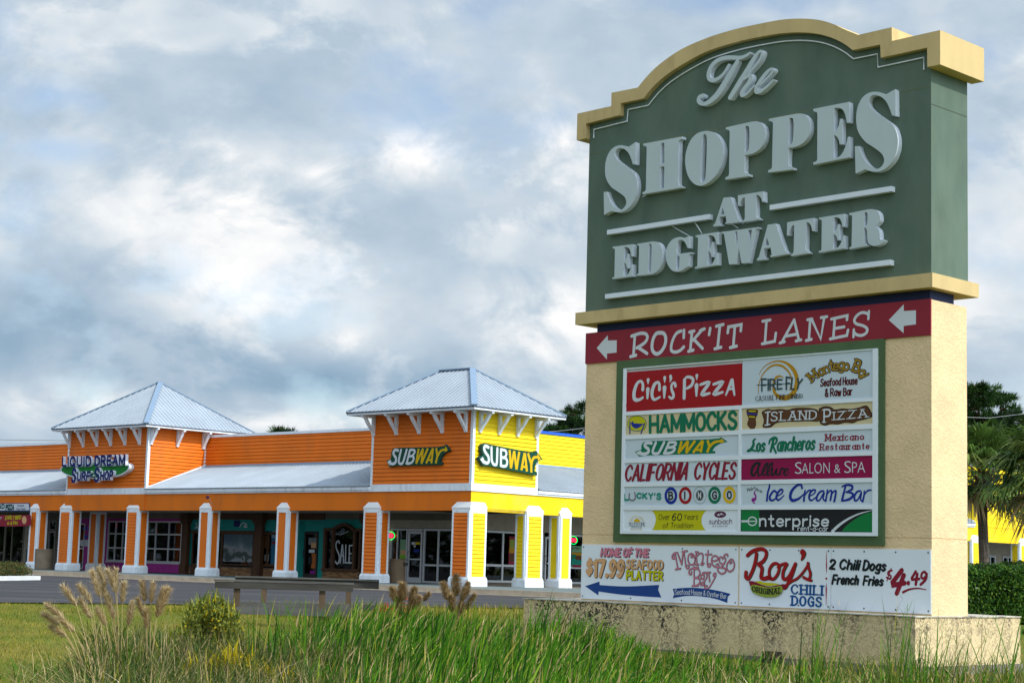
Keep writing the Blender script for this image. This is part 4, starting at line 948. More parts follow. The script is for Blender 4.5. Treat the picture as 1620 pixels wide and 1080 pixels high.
# light tube just below the cap
tz = [(x, z) for x, z in inl]
tpts = []
for i, (x, z) in enumerate(inl):
    tpts.append((x+(.11 if x < -7.4 and False else 0), z))
def inset(poly, d):
    out = []
    for i in range(len(poly)):
        p = np.array(poly[i]); a_ = np.array(poly[max(i-1, 0)]); b_ = np.array(poly[min(i+1, len(poly)-1)])
        d1 = p-a_; d2 = b_-p
        d1 = d1/(np.linalg.norm(d1) or 1); d2 = d2/(np.linalg.norm(d2) or 1)
        if np.linalg.norm(p-a_) < 1e-6: d1 = d2
        if np.linalg.norm(b_-p) < 1e-6: d2 = d1
        n1_ = np.array([-d1[1], d1[0]]); n2_ = np.array([-d2[1], d2[0]]); m_ = n1_+n2_; l_ = m_@n1_ if abs(m_@n1_) > .3 else 1; out.append(tuple(p+m_*d/l_))
    return out
ti = inset(inl, .13)
ti[0] = (ti[0][0], ti[0][1]+.0)
tb = MB(); tb.tube([(x, -.022, z) for x, z in ti], .013, 6); sp(tb, 'light_tube', mat('tube_white', (.75, .8, .85), .3))

# ---- raised letters
LD = .13
G_S = "483,80! 483,360! 450,360! 425,285 395,220 355,178 310,158 265,158 232,190 220,240 240,290 290,338 360,388 430,438 472,485 497,560 504,640 490,740 455,830 400,905 345,948 285,966 225,962 180,948! 85,998! 80,710! 122,706! 140,775 172,845 220,903 290,936 340,905 366,850 355,790 318,748 250,700 190,660 140,600 108,530 97,440 102,350 122,268 158,196 205,150 255,126 310,120 355,130 388,146!"
G_H = ["68,248! 622,145! 622,178! 590,188! 572,215! 562,820! 578,846! 618,850! 618,872! 58,965! 58,935! 90,928! 105,900! 118,300! 104,278! 68,274!", "318,240! 368,230! 368,525! 316,535!", "314,578! 368,568! 362,880! 310,888!"]
G_O = ["990,66 1080,95 1150,160 1195,250 1212,360 1200,470 1165,590 1100,700 1020,780 940,832 860,845 790,815 730,750 690,660 667,540 668,430 690,320 735,210 800,130 880,82", "940,108 968,140 973,250 968,450 955,700 935,780 912,800 888,775 885,700 892,450 905,220 915,140"]
G_P = ["68,348! 350,285 430,270 490,270 540,300 575,350 588,430 580,510 550,580 500,640 440,680 380,700 318,712! 310,920! 320,945! 372,958! 372,985! 62,1032! 62,1005! 98,988! 110,965! 120,400! 105,378! 68,372!", "322,330! 360,328 375,360 378,450 372,600 355,655 318,672!"]
G_E = "48,270! 455,190! 458,425! 430,430! 415,350 390,290 355,262 320,255 285,262! 283,525! 310,510 338,460 350,385! 375,382! 378,670! 348,675! 338,625 315,585 283,568! 278,830! 330,820 375,780 405,720 425,660 440,590! 458,585! 460,820! 48,905! 46,878! 80,868! 92,850! 95,325! 85,305! 48,295!"
G_D = ["520,385! 700,358 790,345 860,355 910,400 940,470 952,570 945,680 910,780 860,850 800,890 740,905 510,930! 512,905! 540,890! 552,420! 520,408!", "720,392 745,385 762,410 765,500 758,700 750,850 725,878 705,860 708,700 715,500"]
G_G = "1405,250! 1405,455! 1378,455! 1355,400 1320,345 1280,320 1240,318 1212,345 1198,420 1190,560 1183,720 1190,810 1212,825 1235,800! 1243,600! 1212,588! 1210,560! 1440,528! 1440,550! 1405,570! 1398,768! 1340,800 1270,845 1200,862 1130,848 1070,790 1025,700 1008,590 1018,480 1052,395 1105,325 1175,285 1255,270 1330,283!"
G_W = ["552,345! 1172,264! 1180,282! 1142,300! 1015,868! 898,882! 850,610! 800,892! 685,897! 598,380! 552,365!", "785,340! 822,335! 832,480! 814,590!", "1005,315! 1075,300! 1040,555!"]
G_A = ["332,240! 485,225! 645,685! 695,735! 690,758! 370,800! 368,775! 395,765! 378,632! 248,648! 228,775! 265,800! 262,838! 110,850! 112,820! 150,795!", "310,450! 352,585! 262,598!"]
G_T = "640,190! 1180,105! 1185,325! 1155,330! 1140,270 1110,215 1070,185 1025,182! 1025,620! 1035,655! 1095,690! 1095,705! 735,760! 735,735! 775,710! 788,670! 785,235! 750,240 710,290 680,360 672,410! 640,412!"
G_R = ["1000,140! 1200,100 1280,88 1340,100 1380,140 1392,200 1385,250 1330,305! 1375,345 1390,400 1390,460 1400,480! 1445,478! 1440,500! 1400,540 1330,560 1275,548 1245,520 1232,460 1228,380 1215,335 1190,325! 1190,520! 1225,545! 1225,558! 1000,600! 1000,580! 1030,565! 1038,170! 1000,160!", "1195,130! 1225,132 1235,160 1232,250 1220,295 1190,310!"]
zS = Zm(945, 215, 8); zHO = Zm(1010, 200, 9); zPP = Zm(1140, 160, 8.307); zES = Zm(1280, 135, 7.2); zED = Zm(960, 350, 10.8); zEW = Zm(1090, 335, 10.8); zTR = Zm(1220, 320, 8.1); zAT = Zm(1120, 295, 13.5)
def letter(gl, z, label, af=None):
    gl = [gl] if isinstance(gl, str) else gl
    zz = z
    if af: A_ = affine3(af[0], af[1]); zz = lambda x, y: z(*A_(x, y))
    A = art(SG, zz, -LD); LL = [[A.mp(*p) for p in smooth_loop(parse(lp), 5, True)] for lp in gl]
    mb = MB(); mb.poly(LL, -LD, -.005, 0, 1); o = sp(mb, 'letter', [M_letter, M_lside]); o['label'] = label
letter(G_S, zS, 'large raised letter S that starts SHOPPES'); letter(G_H, zHO, 'large raised letter H'); letter(G_O, zHO, 'large raised letter O'); letter(G_P, zPP, 'first large raised letter P')
letter(G_P, zPP, 'second large raised letter P', (((68, 350), (62, 1032), (588, 430)), ((634, 237), (624, 938), (1178, 335))))
letter(G_E, zES, 'large raised letter E of SHOPPES'); letter(G_S, zES, 'tallest raised letter S that ends SHOPPES', (((483, 80), (85, 998), (504, 640)), ((980, 45), (530, 1005), (1012, 650))))
letter(G_A, zAT, 'raised letter A of AT'); letter(G_T, zAT, 'raised letter T of AT')
EE = ((48, 270), (455, 190), (48, 905))
letter(G_E, zED, 'raised letter E that starts EDGEWATER', (EE, ((100, 436), (440, 392), (92, 985)))); letter(G_D, zED, 'raised letter D'); letter(G_G, zED, 'raised letter G')
letter(G_E, zEW, 'raised letter E between G and W', (EE, ((112, 405), (492, 345), (100, 970)))); letter(G_W, zEW, 'raised letter W')
letter(G_A, zEW, 'raised letter A after the W', (((332, 240), (485, 225), (110, 850)), ((1345, 222), (1482, 202), (1158, 832))))
letter(G_T, zTR, 'raised letter T of EDGEWATER', (((640, 190), (1180, 105), (735, 760)), ((205, 257), (545, 200), (254, 688))))
letter(G_E, zTR, 'last raised letter E', (EE, ((612, 198), (935, 147), (610, 645)))); letter(G_R, zTR, 'raised letter R that ends EDGEWATER')
for q in ([(959.9, 362.8), (1121.5, 340), (1122.3, 346.8), (960.6, 370.6)], [(1217, 324.8), (1409.8, 293.9), (1410.5, 302.3), (1218, 332.2)], [(957.2, 464.9), (1408, 411), (1408.8, 419.5), (957.2, 471.8)]):
    P4 = [SG.front(x, y, -.12) for x, y in q]; x0_ = (P4[0][0]+P4[3][0])/2; x1_ = (P4[1][0]+P4[2][0])/2; z0_ = (P4[2][1]+P4[3][1])/2; z1_ = (P4[0][1]+P4[1][1])/2
    mb = MB(); mb.box(x0_, x1_, -.12, -.004, z0_, z1_); sp(mb, 'rule_bar', M_lside)
zTh = Zm(1100, 70, 10.287)
A = art(SG, zTh, 0)
A.stroke("605,360 560,450 500,530 420,590 340,612 285,575 280,490 325,385 415,295 540,248 680,242 790,245 870,220 950,170", [30, 45, 55, 60, 62, 60, 58, 50, 34], depth=.12)
A.stroke("745,300 650,470 545,650 440,815 340,920 240,985 150,985 110,940 130,880 185,860", [50, 85, 92, 80, 60, 46, 50, 60], depth=.12); A.done('script_letter', [M_letter, M_lside], sign, 'script capital T of the word The')
A.stroke("630,890 760,680 900,460 1010,270 1085,165 1135,140 1150,180 1105,290 1010,410 900,520", [70, 84, 78, 46, 40, 42, 40, 30], depth=.12)
A.stroke("850,600 930,540 965,545 950,620 880,720 820,810 830,860 900,830 1020,700", [24, 56, 66, 66, 60, 34, 26], depth=.12); A.done('script_letter', [M_letter, M_lside], sign, 'script letter h of the word The')
A.stroke("1085,720 1190,620 1290,510 1330,450 1300,430 1230,480 1130,610 1062,730 1060,795 1130,785 1230,710 1330,610", [22, 28, 34, 40, 46, 60, 70, 68, 54, 40, 30], depth=.12); A.done('script_letter', [M_letter, M_lside], sign, 'script letter e of the word The')
# loose wires hanging from the lettering
A = art(SG, zED, -.05); A.stroke("1045,75 1110,80 1230,150 1400,245", 9); A.stroke("1490,10 1560,90 1610,180", 11); A.done('loose_wire', M_lside, sign)
A = art(SG, zEW, -.05); A.stroke("90,170 150,260 225,375", 9); A.stroke("680,195 760,230 840,278", 9); A.stroke("910,210 950,180 985,178", 8); A.done('loose_wire', M_lside, sign)
A = art(SG, zHO, -.05); A.stroke("62,1000 130,965 180,960", 8); A.done('loose_wire', M_lside, sign)

# ---- maroon board
rz0 = 5.13; rz1 = 5.752
for (xa_, xb_) in ((-8.03, -5.02), (-5.012, -2.0), (-1.992, .004)):
    mb = MB(); mb.box(xa_, xb_, -.03, -.002, rz0, rz1); sp(mb, 'maroon_board', M_maroon)
A = art(SG, Zm(900, 440, 8.1), -.03)
A.fill("357,893! 500,730! 500,797! 615,795! 612,952! 490,965! 487,1040!"); A.done('arrow', F_white, sign, 'left pointing arrow at the left end of the maroon board')
A = art(SG, Zm(1400, 400, 8.1), -.03); A.fill("50,860! 242,658! 242,745! 398,735! 398,915! 242,935! 240,1028!"); A.done('arrow', F_white, sign, 'left pointing arrow at the right end of the maroon board')
A = art(SG, Zm(990, 480, 8.1), -.03); w = 40
for st in ("75,418! 120,402! 200,380 260,392 278,440 240,505 140,570!", "118,405! 100,660!", "62,680! 132,662!", "155,560! 275,640!", "712,352 655,380 612,450 585,540 590,605 640,622 700,600 745,555", "748,342! 745,438!", "818,366! 876,352!", "850,360! 828,590!", "805,612! 866,596!", "1010,325! 955,350!", "985,330! 865,470!", "880,465! 985,575!", "1085,318! 1070,400!", "1160,292! 1250,268!", "1208,280! 1178,560!", "1142,580! 1222,560!", "1308,375! 1318,300! 1482,270! 1475,350!", "1400,290! 1380,545!", "1340,565! 1422,545!"): A.stroke(st, w*.92 if len(st) > 12 else w)
A.stroke("430,375 490,385 515,450 500,540 450,620 395,645 350,610 338,540 355,450 390,390", w*1.05, closed=True); A.done('lettering', F_white, sign, "hand drawn white words ROCK'IT")
A = art(SG, Zm(1190, 470, 8.1), -.03)
for st in ("135,308! 232,292!", "185,300! 165,580!", "128,598! 290,565! 305,460!", "540,290! 390,560!", "540,290! 600,545!", "430,500! 565,475!", "355,585! 415,570!", "562,560! 628,545!", "710,290! 768,278!", "745,290! 728,545!", "692,555! 762,540!", "768,290! 880,535! 925,265!", "885,262! 960,250!", "1015,280! 1220,235! 1215,290!", "1060,275! 1040,530!", "1065,400! 1180,380!", "1000,535! 1215,490! 1230,420!"): A.stroke(st, w*.86)
A.stroke("1490,220 1450,200 1400,200 1345,235 1310,295 1335,340 1420,365 1475,405 1460,460 1400,490 1340,480 1305,450", w*.86); A.stroke("1498,180! 1490,280!", w*.8); A.stroke("1305,415! 1300,510!", w*.8); A.done('lettering', F_white, sign, 'hand drawn white word LANES')

# ---- green surround and white cabinet
gx0, gx1, gz0, gz1 = -7.15, -.915, 1.575, 5.135-.004
mb = MB(); mb.box(gx0, gx1, -.05, -.001, gz0, 1.735); mb.box(gx0, gx1, -.05, -.001, 4.97, gz1); mb.box(gx0, -6.93, -.049, -.001, 1.735, 4.97); mb.box(-1.03, gx1, -.049, -.001, 1.735, 4.97)
sp(mb, 'green_surround', M_frameg)
cabx0, cabx1, cabz0, cabz1 = -6.93, -1.03, 1.735, 4.965
cab = MB(); PO = -.075
lz = Zm(970, 560, 3.6); rzm = Zm(1170, 540, 3.375)
LR = [(103, 328), (350, 462), (485, 597), (620, 732), (755, 862), (888, 1004)]; RR = [(100, 341), (358, 470), (495, 607), (628, 740), (762, 875), (897, 1011)]
lrow = [(SG.front(*lz(78, b_), PO)[1], SG.front(*lz(78, a_), PO)[1]) for a_, b_ in LR]; rrow = [(SG.front(*rzm(14, b_), PO)[1], SG.front(*rzm(14, a_), PO)[1]) for a_, b_ in RR]
lx0, lx1 = -6.85, -4.04; rx0, rx1 = -3.978, -1.115
LX1R0 = SG.front(*lz(735, 180), PO)[0]
back = MB(); back.box(cabx0, cabx1, -.045, -.001, cabz0, cabz1); cabo = sp(back, 'directory_cabinet', M_alw)
fr = MB(); f0, f1 = -.095, -.046
fr.box(cabx0, cabx1, f0, f1, lrow[0][1] if False else max(lrow[0][1], rrow[0][1]), cabz1); fr.box(cabx0, cabx1, f0, f1, cabz0, min(lrow[-1][0], rrow[-1][0]))
fr.box(cabx0, lx0, f0, f1, min(lrow[-1][0], rrow[-1][0]), max(lrow[0][1], rrow[0][1])); fr.box(rx1, cabx1, f0, f1, min(lrow[-1][0], rrow[-1][0]), max(lrow[0][1], rrow[0][1]))
for (r_, x0_, x1_) in ((lrow, lx0, lx1), (rrow, rx0, rx1)):
    for i in range(5): fr.box(x0_, x1_, f0+.002, f1, r_[i+1][1], r_[i][0])
fr.box(lx1, rx0, f0+.001, f1, min(lrow[-1][0], rrow[-1][0]), lrow[0][0]-.001); fr.box(lx1+.16, rx0, f0+.003, f1, lrow[0][0], lrow[0][1]) if False else None
fr.build('cabinet_frame', M_alw, cabo)
def panel(row, side, m, label, x0_=None, x1_=None):
    z0_, z1_ = row; mb = MB(); a_, b_ = (lx0, lx1) if side == 'L' else (rx0, rx1)
    mb.box(x0_ if x0_ is not None else a_, x1_ if x1_ is not None else b_, PO, -.046, z0_, z1_); o = sp(mb, 'tenant_panel', m); o['label'] = label; return o
lx1b = max(LX1R0, lx1)
p_cici = panel(lrow[0], 'L', F_red, "red panel reading Cici's Pizza", x1_=-3.984); p_ham = panel(lrow[1], 'L', M_cream, 'cream panel reading HAMMOCKS'); p_sub = panel(lrow[2], 'L', M_panel, 'pale panel reading SUBWAY')
p_cal = panel(lrow[3], 'L', M_panel, 'pale panel reading CALIFORNIA CYCLES'); p_bin = panel(lrow[4], 'L', M_panel, "pale panel reading LUCKY'S BINGO"); p_tel = panel(lrow[5], 'L', M_mural, 'panel with a yellow banner reading Over 60 Years of Tradition')
p_fire = panel(rrow[0], 'R', M_panel, 'pale panel reading FIREFLY and Montego Bay', x0_=-3.980); p_isl = panel(rrow[1], 'R', M_cream, 'cream panel reading ISLAND PIZZA'); p_los = panel(rrow[2], 'R', M_panel, 'pale panel reading Los Rancheros')
p_all = panel(rrow[3], 'R', F_mag, 'magenta panel reading Allure SALON & SPA'); p_ice = panel(rrow[4], 'R', M_panel, 'pale panel reading Ice Cream Bar'); p_ent = panel(rrow[5], 'R', F_black, 'black and green panel reading enterprise')
# Cici's
A = art(SG, Zm(980, 570, 8.1), PO)
for st, ws in (("300,370 300,300 270,265 225,300 190,400 190,480 215,505 260,500 300,475", [44, 34, 30, 44, 50, 44, 34, 28]), ("368,250! 368,300!", [44, 10]), ("365,370! 360,480!", [52, 30]), ("515,370 512,300 490,280 450,310 420,400 425,470 455,500 520,468", [44, 34, 30, 44, 46, 42, 30, 24]),
               ("582,222! 582,285!", [44, 10]), ("580,350! 576,475!", [56, 26]), ("655,205 660,235 648,275", [42, 36, 10]), ("718,325 712,295 690,290 668,320 672,380 692,430 690,470 665,485 638,465", [40, 34, 30, 34, 38, 38, 30, 26]),
               ("835,250! 830,480!", [44, 44]), ("825,260 860,215 910,215 945,245 930,310 880,350 850,360", [20, 30, 36, 40, 34, 20]), ("993,195! 993,250!", [42, 8]), ("990,320! 988,450!", [56, 26]), ("1040,310 1150,285 1060,430 1160,420", [30, 40, 46, 26]), ("1205,305 1320,280 1215,425 1325,405", [30, 42, 46, 26]), ("1365,440! 1440,260!", [24, 50]), ("1445,255! 1475,440!", [46, 26]), ("1395,370! 1460,360!", [26, 26])):
    A.stroke(st, ws)
A.done('lettering', F_white, p_cici)
# HAMMOCKS
A = art(SG, Zm(980, 645, 8.1), PO); A.fill("105,210 130,140 190,105 260,105 320,140 345,210 325,280 290,300! 220,280 150,290! 120,270"); A.done('logo', F_lemon, p_ham)
A.fill("150,195 175,168 192,200 310,205! 270,240 220,262 180,250 160,225", .004); A.stroke("137,175! 135,325!", 16, .004); A.stroke("325,200! 278,325!", 16, .004); A.stroke("155,200! 310,208!", 8, .004); A.done('logo_figure', F_blue, p_ham)
A.ellipse(225, 200, 121, 98, 6, .004); A.text('HAMMOCKS', [(395, 112), (1495, 50), (1495, 262), (395, 312)], 2.3, gap=1.3); A.done('lettering', F_green, p_ham)
# sandwich-shop logo, master drawing
SUBR = Zm(605, 690, 13.5)
def sub_logo(frame, z, parent, off, side=False, depth=0.0, backing=True):
    Ab = art(frame, z, off+(depth if side else -depth), side); Ab.base = off
    bk = "90,520! 185,465! 190,350 225,270 290,243! 1190,222! 1320,200! 1345,170! 1440,300! 1340,345 1260,425 1215,540! 1258,540! 1255,605! 310,625! 230,630 150,655!"
    Ab.fill(bk, .001, depth); b_ = Ab.done('sign_body' if depth else 'logo_backing', [F_dkgreen if depth else F_green, F_dkteal] if True else None, parent)
    Af = Art(Ab.mp, Ab.axis, Ab.base+Ab.sgn*depth, Ab.sgn)
    for st in ("335,300 275,288 238,340 250,400 290,460 285,540 235,585 170,575",): Af.stroke(st, 50, .004)
    Af.fill("105,545! 175,488! 190,540! 150,612!", .004); Af.stroke("400,290! 352,500 362,570 405,582 445,540 520,285!", 46, .004)
    Af.stroke("592,290! 520,575!", 46, .004, cap=False); Af.stroke("590,288 680,292 688,345 640,410 570,425", 42, .004); Af.stroke("575,425 650,425 672,470 640,545 580,575 515,575", 44, .004)
    Af.done('white_letters', F_white, parent)
    for a_, b_2 in (("775,262", "722,580"), ("722,580", "868,262"), ("868,262", "835,580"), ("835,580", "972,255"), ("1080,255", "935,575"), ("1085,255", "1048,575"), ("1150,248", "1172,410"), ("1178,400", "1140,575")):
        Af.stroke(a_+'! '+b_2+'!', 46, .004, cap=False)
    Af.stroke("975,505! 1060,500!", 34, .004, cap=False); Af.stroke("1172,440 1210,360 1262,300 1345,275", [46, 46, 42, 34], .004, cap=False); Af.fill("1350,205! 1400,297! 1330,335!", .004); Af.done('yellow_letters', F_yel, parent)
zsd = Zm(980, 645, 8.1); afd = affine3(((105, 545), (1400, 297), (1255, 605)), ((212, 572), (1352, 432), (1228, 582)))
sub_logo(SG, lambda x, y: zsd(*afd(x, y)), p_sub, PO)
# CALIFORNIA CYCLES
A = art(SG, Zm(980, 720, 8.1), PO); A.text('CALIFORNIA', [(95, 135), (905, 100), (855, 300), (75, 322)], 2.2, slant=.05, gap=1.5, contrast=.35); A.text('CYCLES', [(985, 105), (1500, 95), (1470, 295), (960, 300)], 2.2, slant=.05, gap=1.5, contrast=.35); A.done('lettering', F_crim, p_cal)
# LUCKY'S BINGO
A.text("L", [(65, 500), (125, 500), (120, 568), (65, 570)], 3.6); A.text("CKY'S", [(228, 485), (530, 490), (530, 560), (226, 545)], 3.6, gap=1.5); A.done('lettering', F_teal, p_bin)
A.stroke("130,490 125,540 150,572 185,570 205,540 198,475", 17, .006); A.done('horseshoe', F_grey, p_bin)
for (cx, m_, ch) in ((660, F_blue, 'B'), (845, F_red, 'I'), (1030, F_grey, 'N'), (1220, F_green, 'G'), (1410, F_yel, 'O')):
    cy = 515-(cx-660)*.012
    if ch != 'N': A.ellipse(cx, cy, 66, 90, 36, .003)
    else: A.ellipse(cx, cy, 82, 108, 4, .003); A.ellipse(cx, cy, 44, 60, 8, .003)
    A.done('ring', m_, p_bin)
    if ch == 'N': A.ellipse(cx, cy, 47, 66, 3, .004)
    if ch == 'N': A.ellipse(cx, cy, 40, 56, None, .003)
    hw = 6 if ch == 'I' else 24
    if ch != 'N': A.text(ch, [(cx-hw, cy-44), (cx+hw, cy-44), (cx+hw, cy+44), (cx-hw, cy+44)], 2.4, lift=.006)
    A.done('ball_letter', F_black, p_bin)
    if ch == 'N': A.text(ch, [(cx-16, cy-36), (cx+16, cy-36), (cx+16, cy+36), (cx-16, cy+36)], 2.0, lift=.009); A.done('ball_letter', F_white, p_bin)
# Over 60 years
A = art(SG, Zm(980, 795, 8.1), PO)
A.fill("415,98! 1110,98! 1065,160 1052,225 1065,290 1105,352! 420,348! 450,290 466,220 455,155", .002); A.done('banner', F_lemon, p_tel)
A.text('Over', [(505, 150), (640, 140), (640, 213), (505, 215)], .9, .12, lift=.006); A.text('60', [(675, 140), (795, 138), (795, 222), (675, 222)], 1.5, .1, lift=.006); A.text('Years', [(825, 145), (1005, 142), (1005, 210), (825, 212)], .9, .12, lift=.006)
A.done('lettering', F_black, p_tel)
A.text('of', [(560, 255), (625, 255), (620, 320), (558, 320)], .9, .1, lift=.006); A.text('Tradition', [(660, 255), (945, 258), (940, 318), (655, 320)], .9, .1, lift=.006); A.done('lettering', F_black, p_tel)
A.text('TELESCOPE', [(120, 252), (330, 252), (330, 298), (120, 298)], 1.15, 0, gap=1.2, lift=.004); A.font('PICTURES', [(155, 310), (290, 310), (290, 325), (155, 325)], bold=.0); A.done('lettering', F_dkteal, p_tel)
A.fill("182,243! 195,215 225,200 255,215 270,243!", .003)
for k in range(9):
    an = math.pi*(k+.5)/9; A.stroke([(225+60*math.cos(an), 235-48*math.sin(an), 1), (225+92*math.cos(an), 235-75*math.sin(an), 1)], 5, .003)
A.stroke("138,343! 290,343!", 5, .003); A.done('logo_sun', F_yel, p_tel)
A.text('sunbiach', [(1150, 205), (1440, 200), (1440, 268), (1150, 270)], 1.1, .05, lift=.004); A.font('STUDIO', [(1195, 288), (1385, 285), (1385, 307), (1195, 308)], bold=.0, space=1.4); A.ellipse(1292, 148, 66, 30, 20, .003); A.stroke("1232,165 1280,125 1300,165 1350,130", 12, .005); A.done('lettering', flat('print_plum', (.12, .01, .06)), p_tel)
# FIREFLY + Montego
A = art(SG, Zm(1170, 560, 7.364), PO)
A.stroke("230,235 270,165 340,110 430,82 520,92 600,145 655,230 670,320 650,410 600,480 530,510 460,495 410,450 390,390", [6, 8, 12, 16, 28, 44, 50, 56, 56, 56, 46, 34, 18], .003); A.stroke("222,470 222,380 245,290 290,210 360,145 430,125 500,140 560,190 600,260 605,340 580,420", [5, 8, 10, 14, 20, 22, 24, 20, 16, 14, 8], .003)
A.stroke("515,272 470,255 430,270 405,310 395,370 420,440", [6, 18, 26, 28, 22, 10], .003); A.done('logo_swirl', F_gold, p_fire)
A.text('FIRE', [(262, 290), (500, 298), (498, 400), (262, 430)], 1.6, 0, lift=.008, gap=1.5); A.text('FLY', [(548, 268), (735, 292), (700, 405), (548, 410)], 1.6, 0, lift=.008, gap=1.5); A.stroke("205,360! 620,340!", 7, .009); A.done('lettering', flat('print_slate', (.03, .07, .08)), p_fire)
A.text('CASUAL FINE DINING', [(192, 492), (738, 462), (736, 508), (192, 545)], 1.6, 0, serif=True, contrast=.5, lift=.012, gap=2.4); A.done('lettering', F_black, p_fire)
def montego(A, m_, wd, lf, parent, off=(0, 0)):
    for ch, cx, cy, an, h in (('M', 855, 250, -38, 105), ('o', 945, 195, -28, 105), ('n', 1010, 165, -18, 105), ('t', 1072, 128, -8, 120), ('e', 1125, 132, -2, 110), ('g', 1188, 118, 4, 110), ('o', 1250, 130, 12, 115), ('B', 1372, 140, 22, 135), ('a', 1432, 205, 32, 110), ('y', 1470, 225, 40, 105)):
        r_ = math.radians(an); c_, s_ = math.cos(r_), math.sin(r_); hw = {'M': 46, 'o': 26, 'n': 26, 't': 22, 'e': 26, 'g': 26, 'B': 34, 'a': 28, 'y': 28}[ch]; hh = h/2
        Q = [(cx+x*c_-y*s_+off[0], cy+x*s_+y*c_+off[1]) for x, y in ((-hw, -hh), (hw, -hh), (hw, hh), (-hw, hh))]; A.text(ch, Q, wd, 0, serif=ch in 'MBnt', lift=lf)
    A.done('lettering', m_, parent)
montego(A, F_black, 3.0, .003, p_fire); montego(A, flat('print_ochre', (.42, .25, .02)), 1.5, .008, p_fire)
A.text('Seafood House', [(948, 290), (1370, 262), (1370, 345), (945, 372)], 2.0, .02, serif=False, lift=.003, jitter=.5); A.text('& Raw Bar', [(1000, 408), (1310, 388), (1310, 470), (1000, 492)], 2.0, .02, lift=.003, jitter=.5); A.done('lettering', flat('print_oxblood', (.10, .006, .006)), p_fire)
# ISLAND PIZZA: plain carved post beside the name instead of a mask
A = art(SG, Zm(1170, 635, 7.364), PO)
A.fill("262,120 330,85 380,95 480,85 560,95 640,75 760,70 860,80 910,100 940,140! 925,110 930,80 985,55 1060,60 1110,90 1200,80 1300,85 1400,65 1440,50 1490,50 1530,110 1552,170 1470,205 1380,225 1320,250 1230,245 1150,265 1060,262 1000,280 950,262 930,225! 900,232 800,228 660,232 540,235 430,250 370,295 300,305 268,285 285,225 270,165", .003); A.done('logo_backing', F_black, p_isl)
A.fill("272,125 330,92 380,103 480,93 560,103 640,84 760,79 860,88 905,108 945,150! 935,110 942,88 985,65 1060,70 1105,100 1200,90 1300,95 1400,75 1440,60 1484,62 1520,112 1540,165 1470,196 1380,216 1320,240 1230,235 1150,255 1060,252 1000,270 958,252 945,215! 900,222 800,219 660,222 540,226 420,242 360,287 305,296 278,280 295,225 280,165", .007); A.done('logo_backing', F_brown, p_isl)
A.fill("85,95 150,88 215,100 205,160 190,200 195,265 175,315! 130,318! 90,265 105,200 88,150", .003); A.done('carved_post', F_brown, p_isl); A.stroke("95,135! 205,150!", 16, .006); A.done('post_band', F_blue, p_isl); A.stroke("115,110! 185,112!", 14, .006); A.stroke("115,175! 180,180!", 12, .006); A.done('post_band', F_lemon, p_isl)
A.stroke('336,122! 330,272!', 20, .014); A.stroke('305,128! 365,118!', 13, .014); A.stroke('303,276! 358,266!', 13, .014); A.text('SLAND', [(375, 125), (900, 105), (895, 202), (372, 225)], 1.9, 0, serif=True, contrast=.3, lift=.014, gap=2.6); A.done('lettering', F_white, p_isl); A.text('P', [(992, 95), (1065, 92), (1060, 240), (990, 240)], 1.4, 0, serif=True, lift=.014); A.text('IZZA', [(1105, 125), (1480, 88), (1490, 180), (1105, 212)], 1.9, 0, serif=True, contrast=.3, lift=.014, gap=2.8); A.done('lettering', F_white, p_isl)
# LOS RANCHEROS
A.stroke("185,435 160,460 165,500 130,560 95,575 130,560 190,570", [18, 26, 34, 34, 22, 20, 14], .003); A.stroke("100,560! 190,575!", 16, .003); A.text('os', [(205, 440), (300, 440), (285, 575), (200, 578)], 2.5, .1, contrast=.3)
A.stroke("345,490 360,445 410,420 435,440 425,480 385,510", [20, 26, 30, 30, 24, 14]); A.stroke("400,430! 365,575!", 30); A.stroke("385,505! 425,595!", 26); A.text('ancheros', [(455, 425), (885, 405), (865, 555), (440, 570)], 2.3, .08, contrast=.3); A.done('lettering', F_green, p_los)
A.text('Mexicano', [(1008, 382), (1448, 375), (1445, 440), (1005, 455)], 2.6, 0, serif=True, contrast=.4, gap=2.4); A.text('Restaurante', [(945, 492), (1510, 485), (1508, 548), (942, 562)], 2.6, 0, serif=True, contrast=.4, gap=2.4); A.done('lettering', F_crim, p_los)
# Allure, ice cream, car hire
A = art(SG, Zm(1170, 715, 7.364), PO)
A.stroke("230,125 185,135 150,185 140,245 160,270 195,230 235,130", [24, 32, 36, 34, 24, 20, 30]); A.stroke("235,130 215,220 225,270 260,250", [24, 24, 22, 10])
A.stroke("260,260 310,190 330,130 300,150 265,240 285,268 320,240", [8, 14, 22, 26, 24, 16, 8]); A.stroke("315,260 370,190 385,130 355,150 322,240 340,268 380,235", [8, 14, 22, 26, 24, 16, 8]); A.stroke("385,190 375,245 395,265 435,195 425,250 450,260 470,235", [22, 24, 18, 20, 22, 14, 8]); A.stroke("470,260 490,190 520,200", [18, 22, 18]); A.stroke("520,235 565,215 560,190 530,205 518,250 545,265 580,240", [8, 12, 16, 22, 24, 14, 8]); A.done('lettering', F_black, p_all)
A.font('S', [(648, 118), (725, 115), (725, 250), (648, 252)], bold=-.012); A.font('ALON', [(728, 128), (1052, 120), (1052, 245), (725, 250)], bold=-.012); A.font('&', [(1105, 140), (1175, 138), (1175, 240), (1105, 242)], bold=-.01); A.font('S', [(1222, 105), (1300, 103), (1300, 240), (1222, 242)], bold=-.012); A.font('PA', [(1312, 115), (1465, 110), (1465, 238), (1312, 240)], bold=-.012); A.done('lettering', F_white, p_all)
B_ = [28, 30, 26]
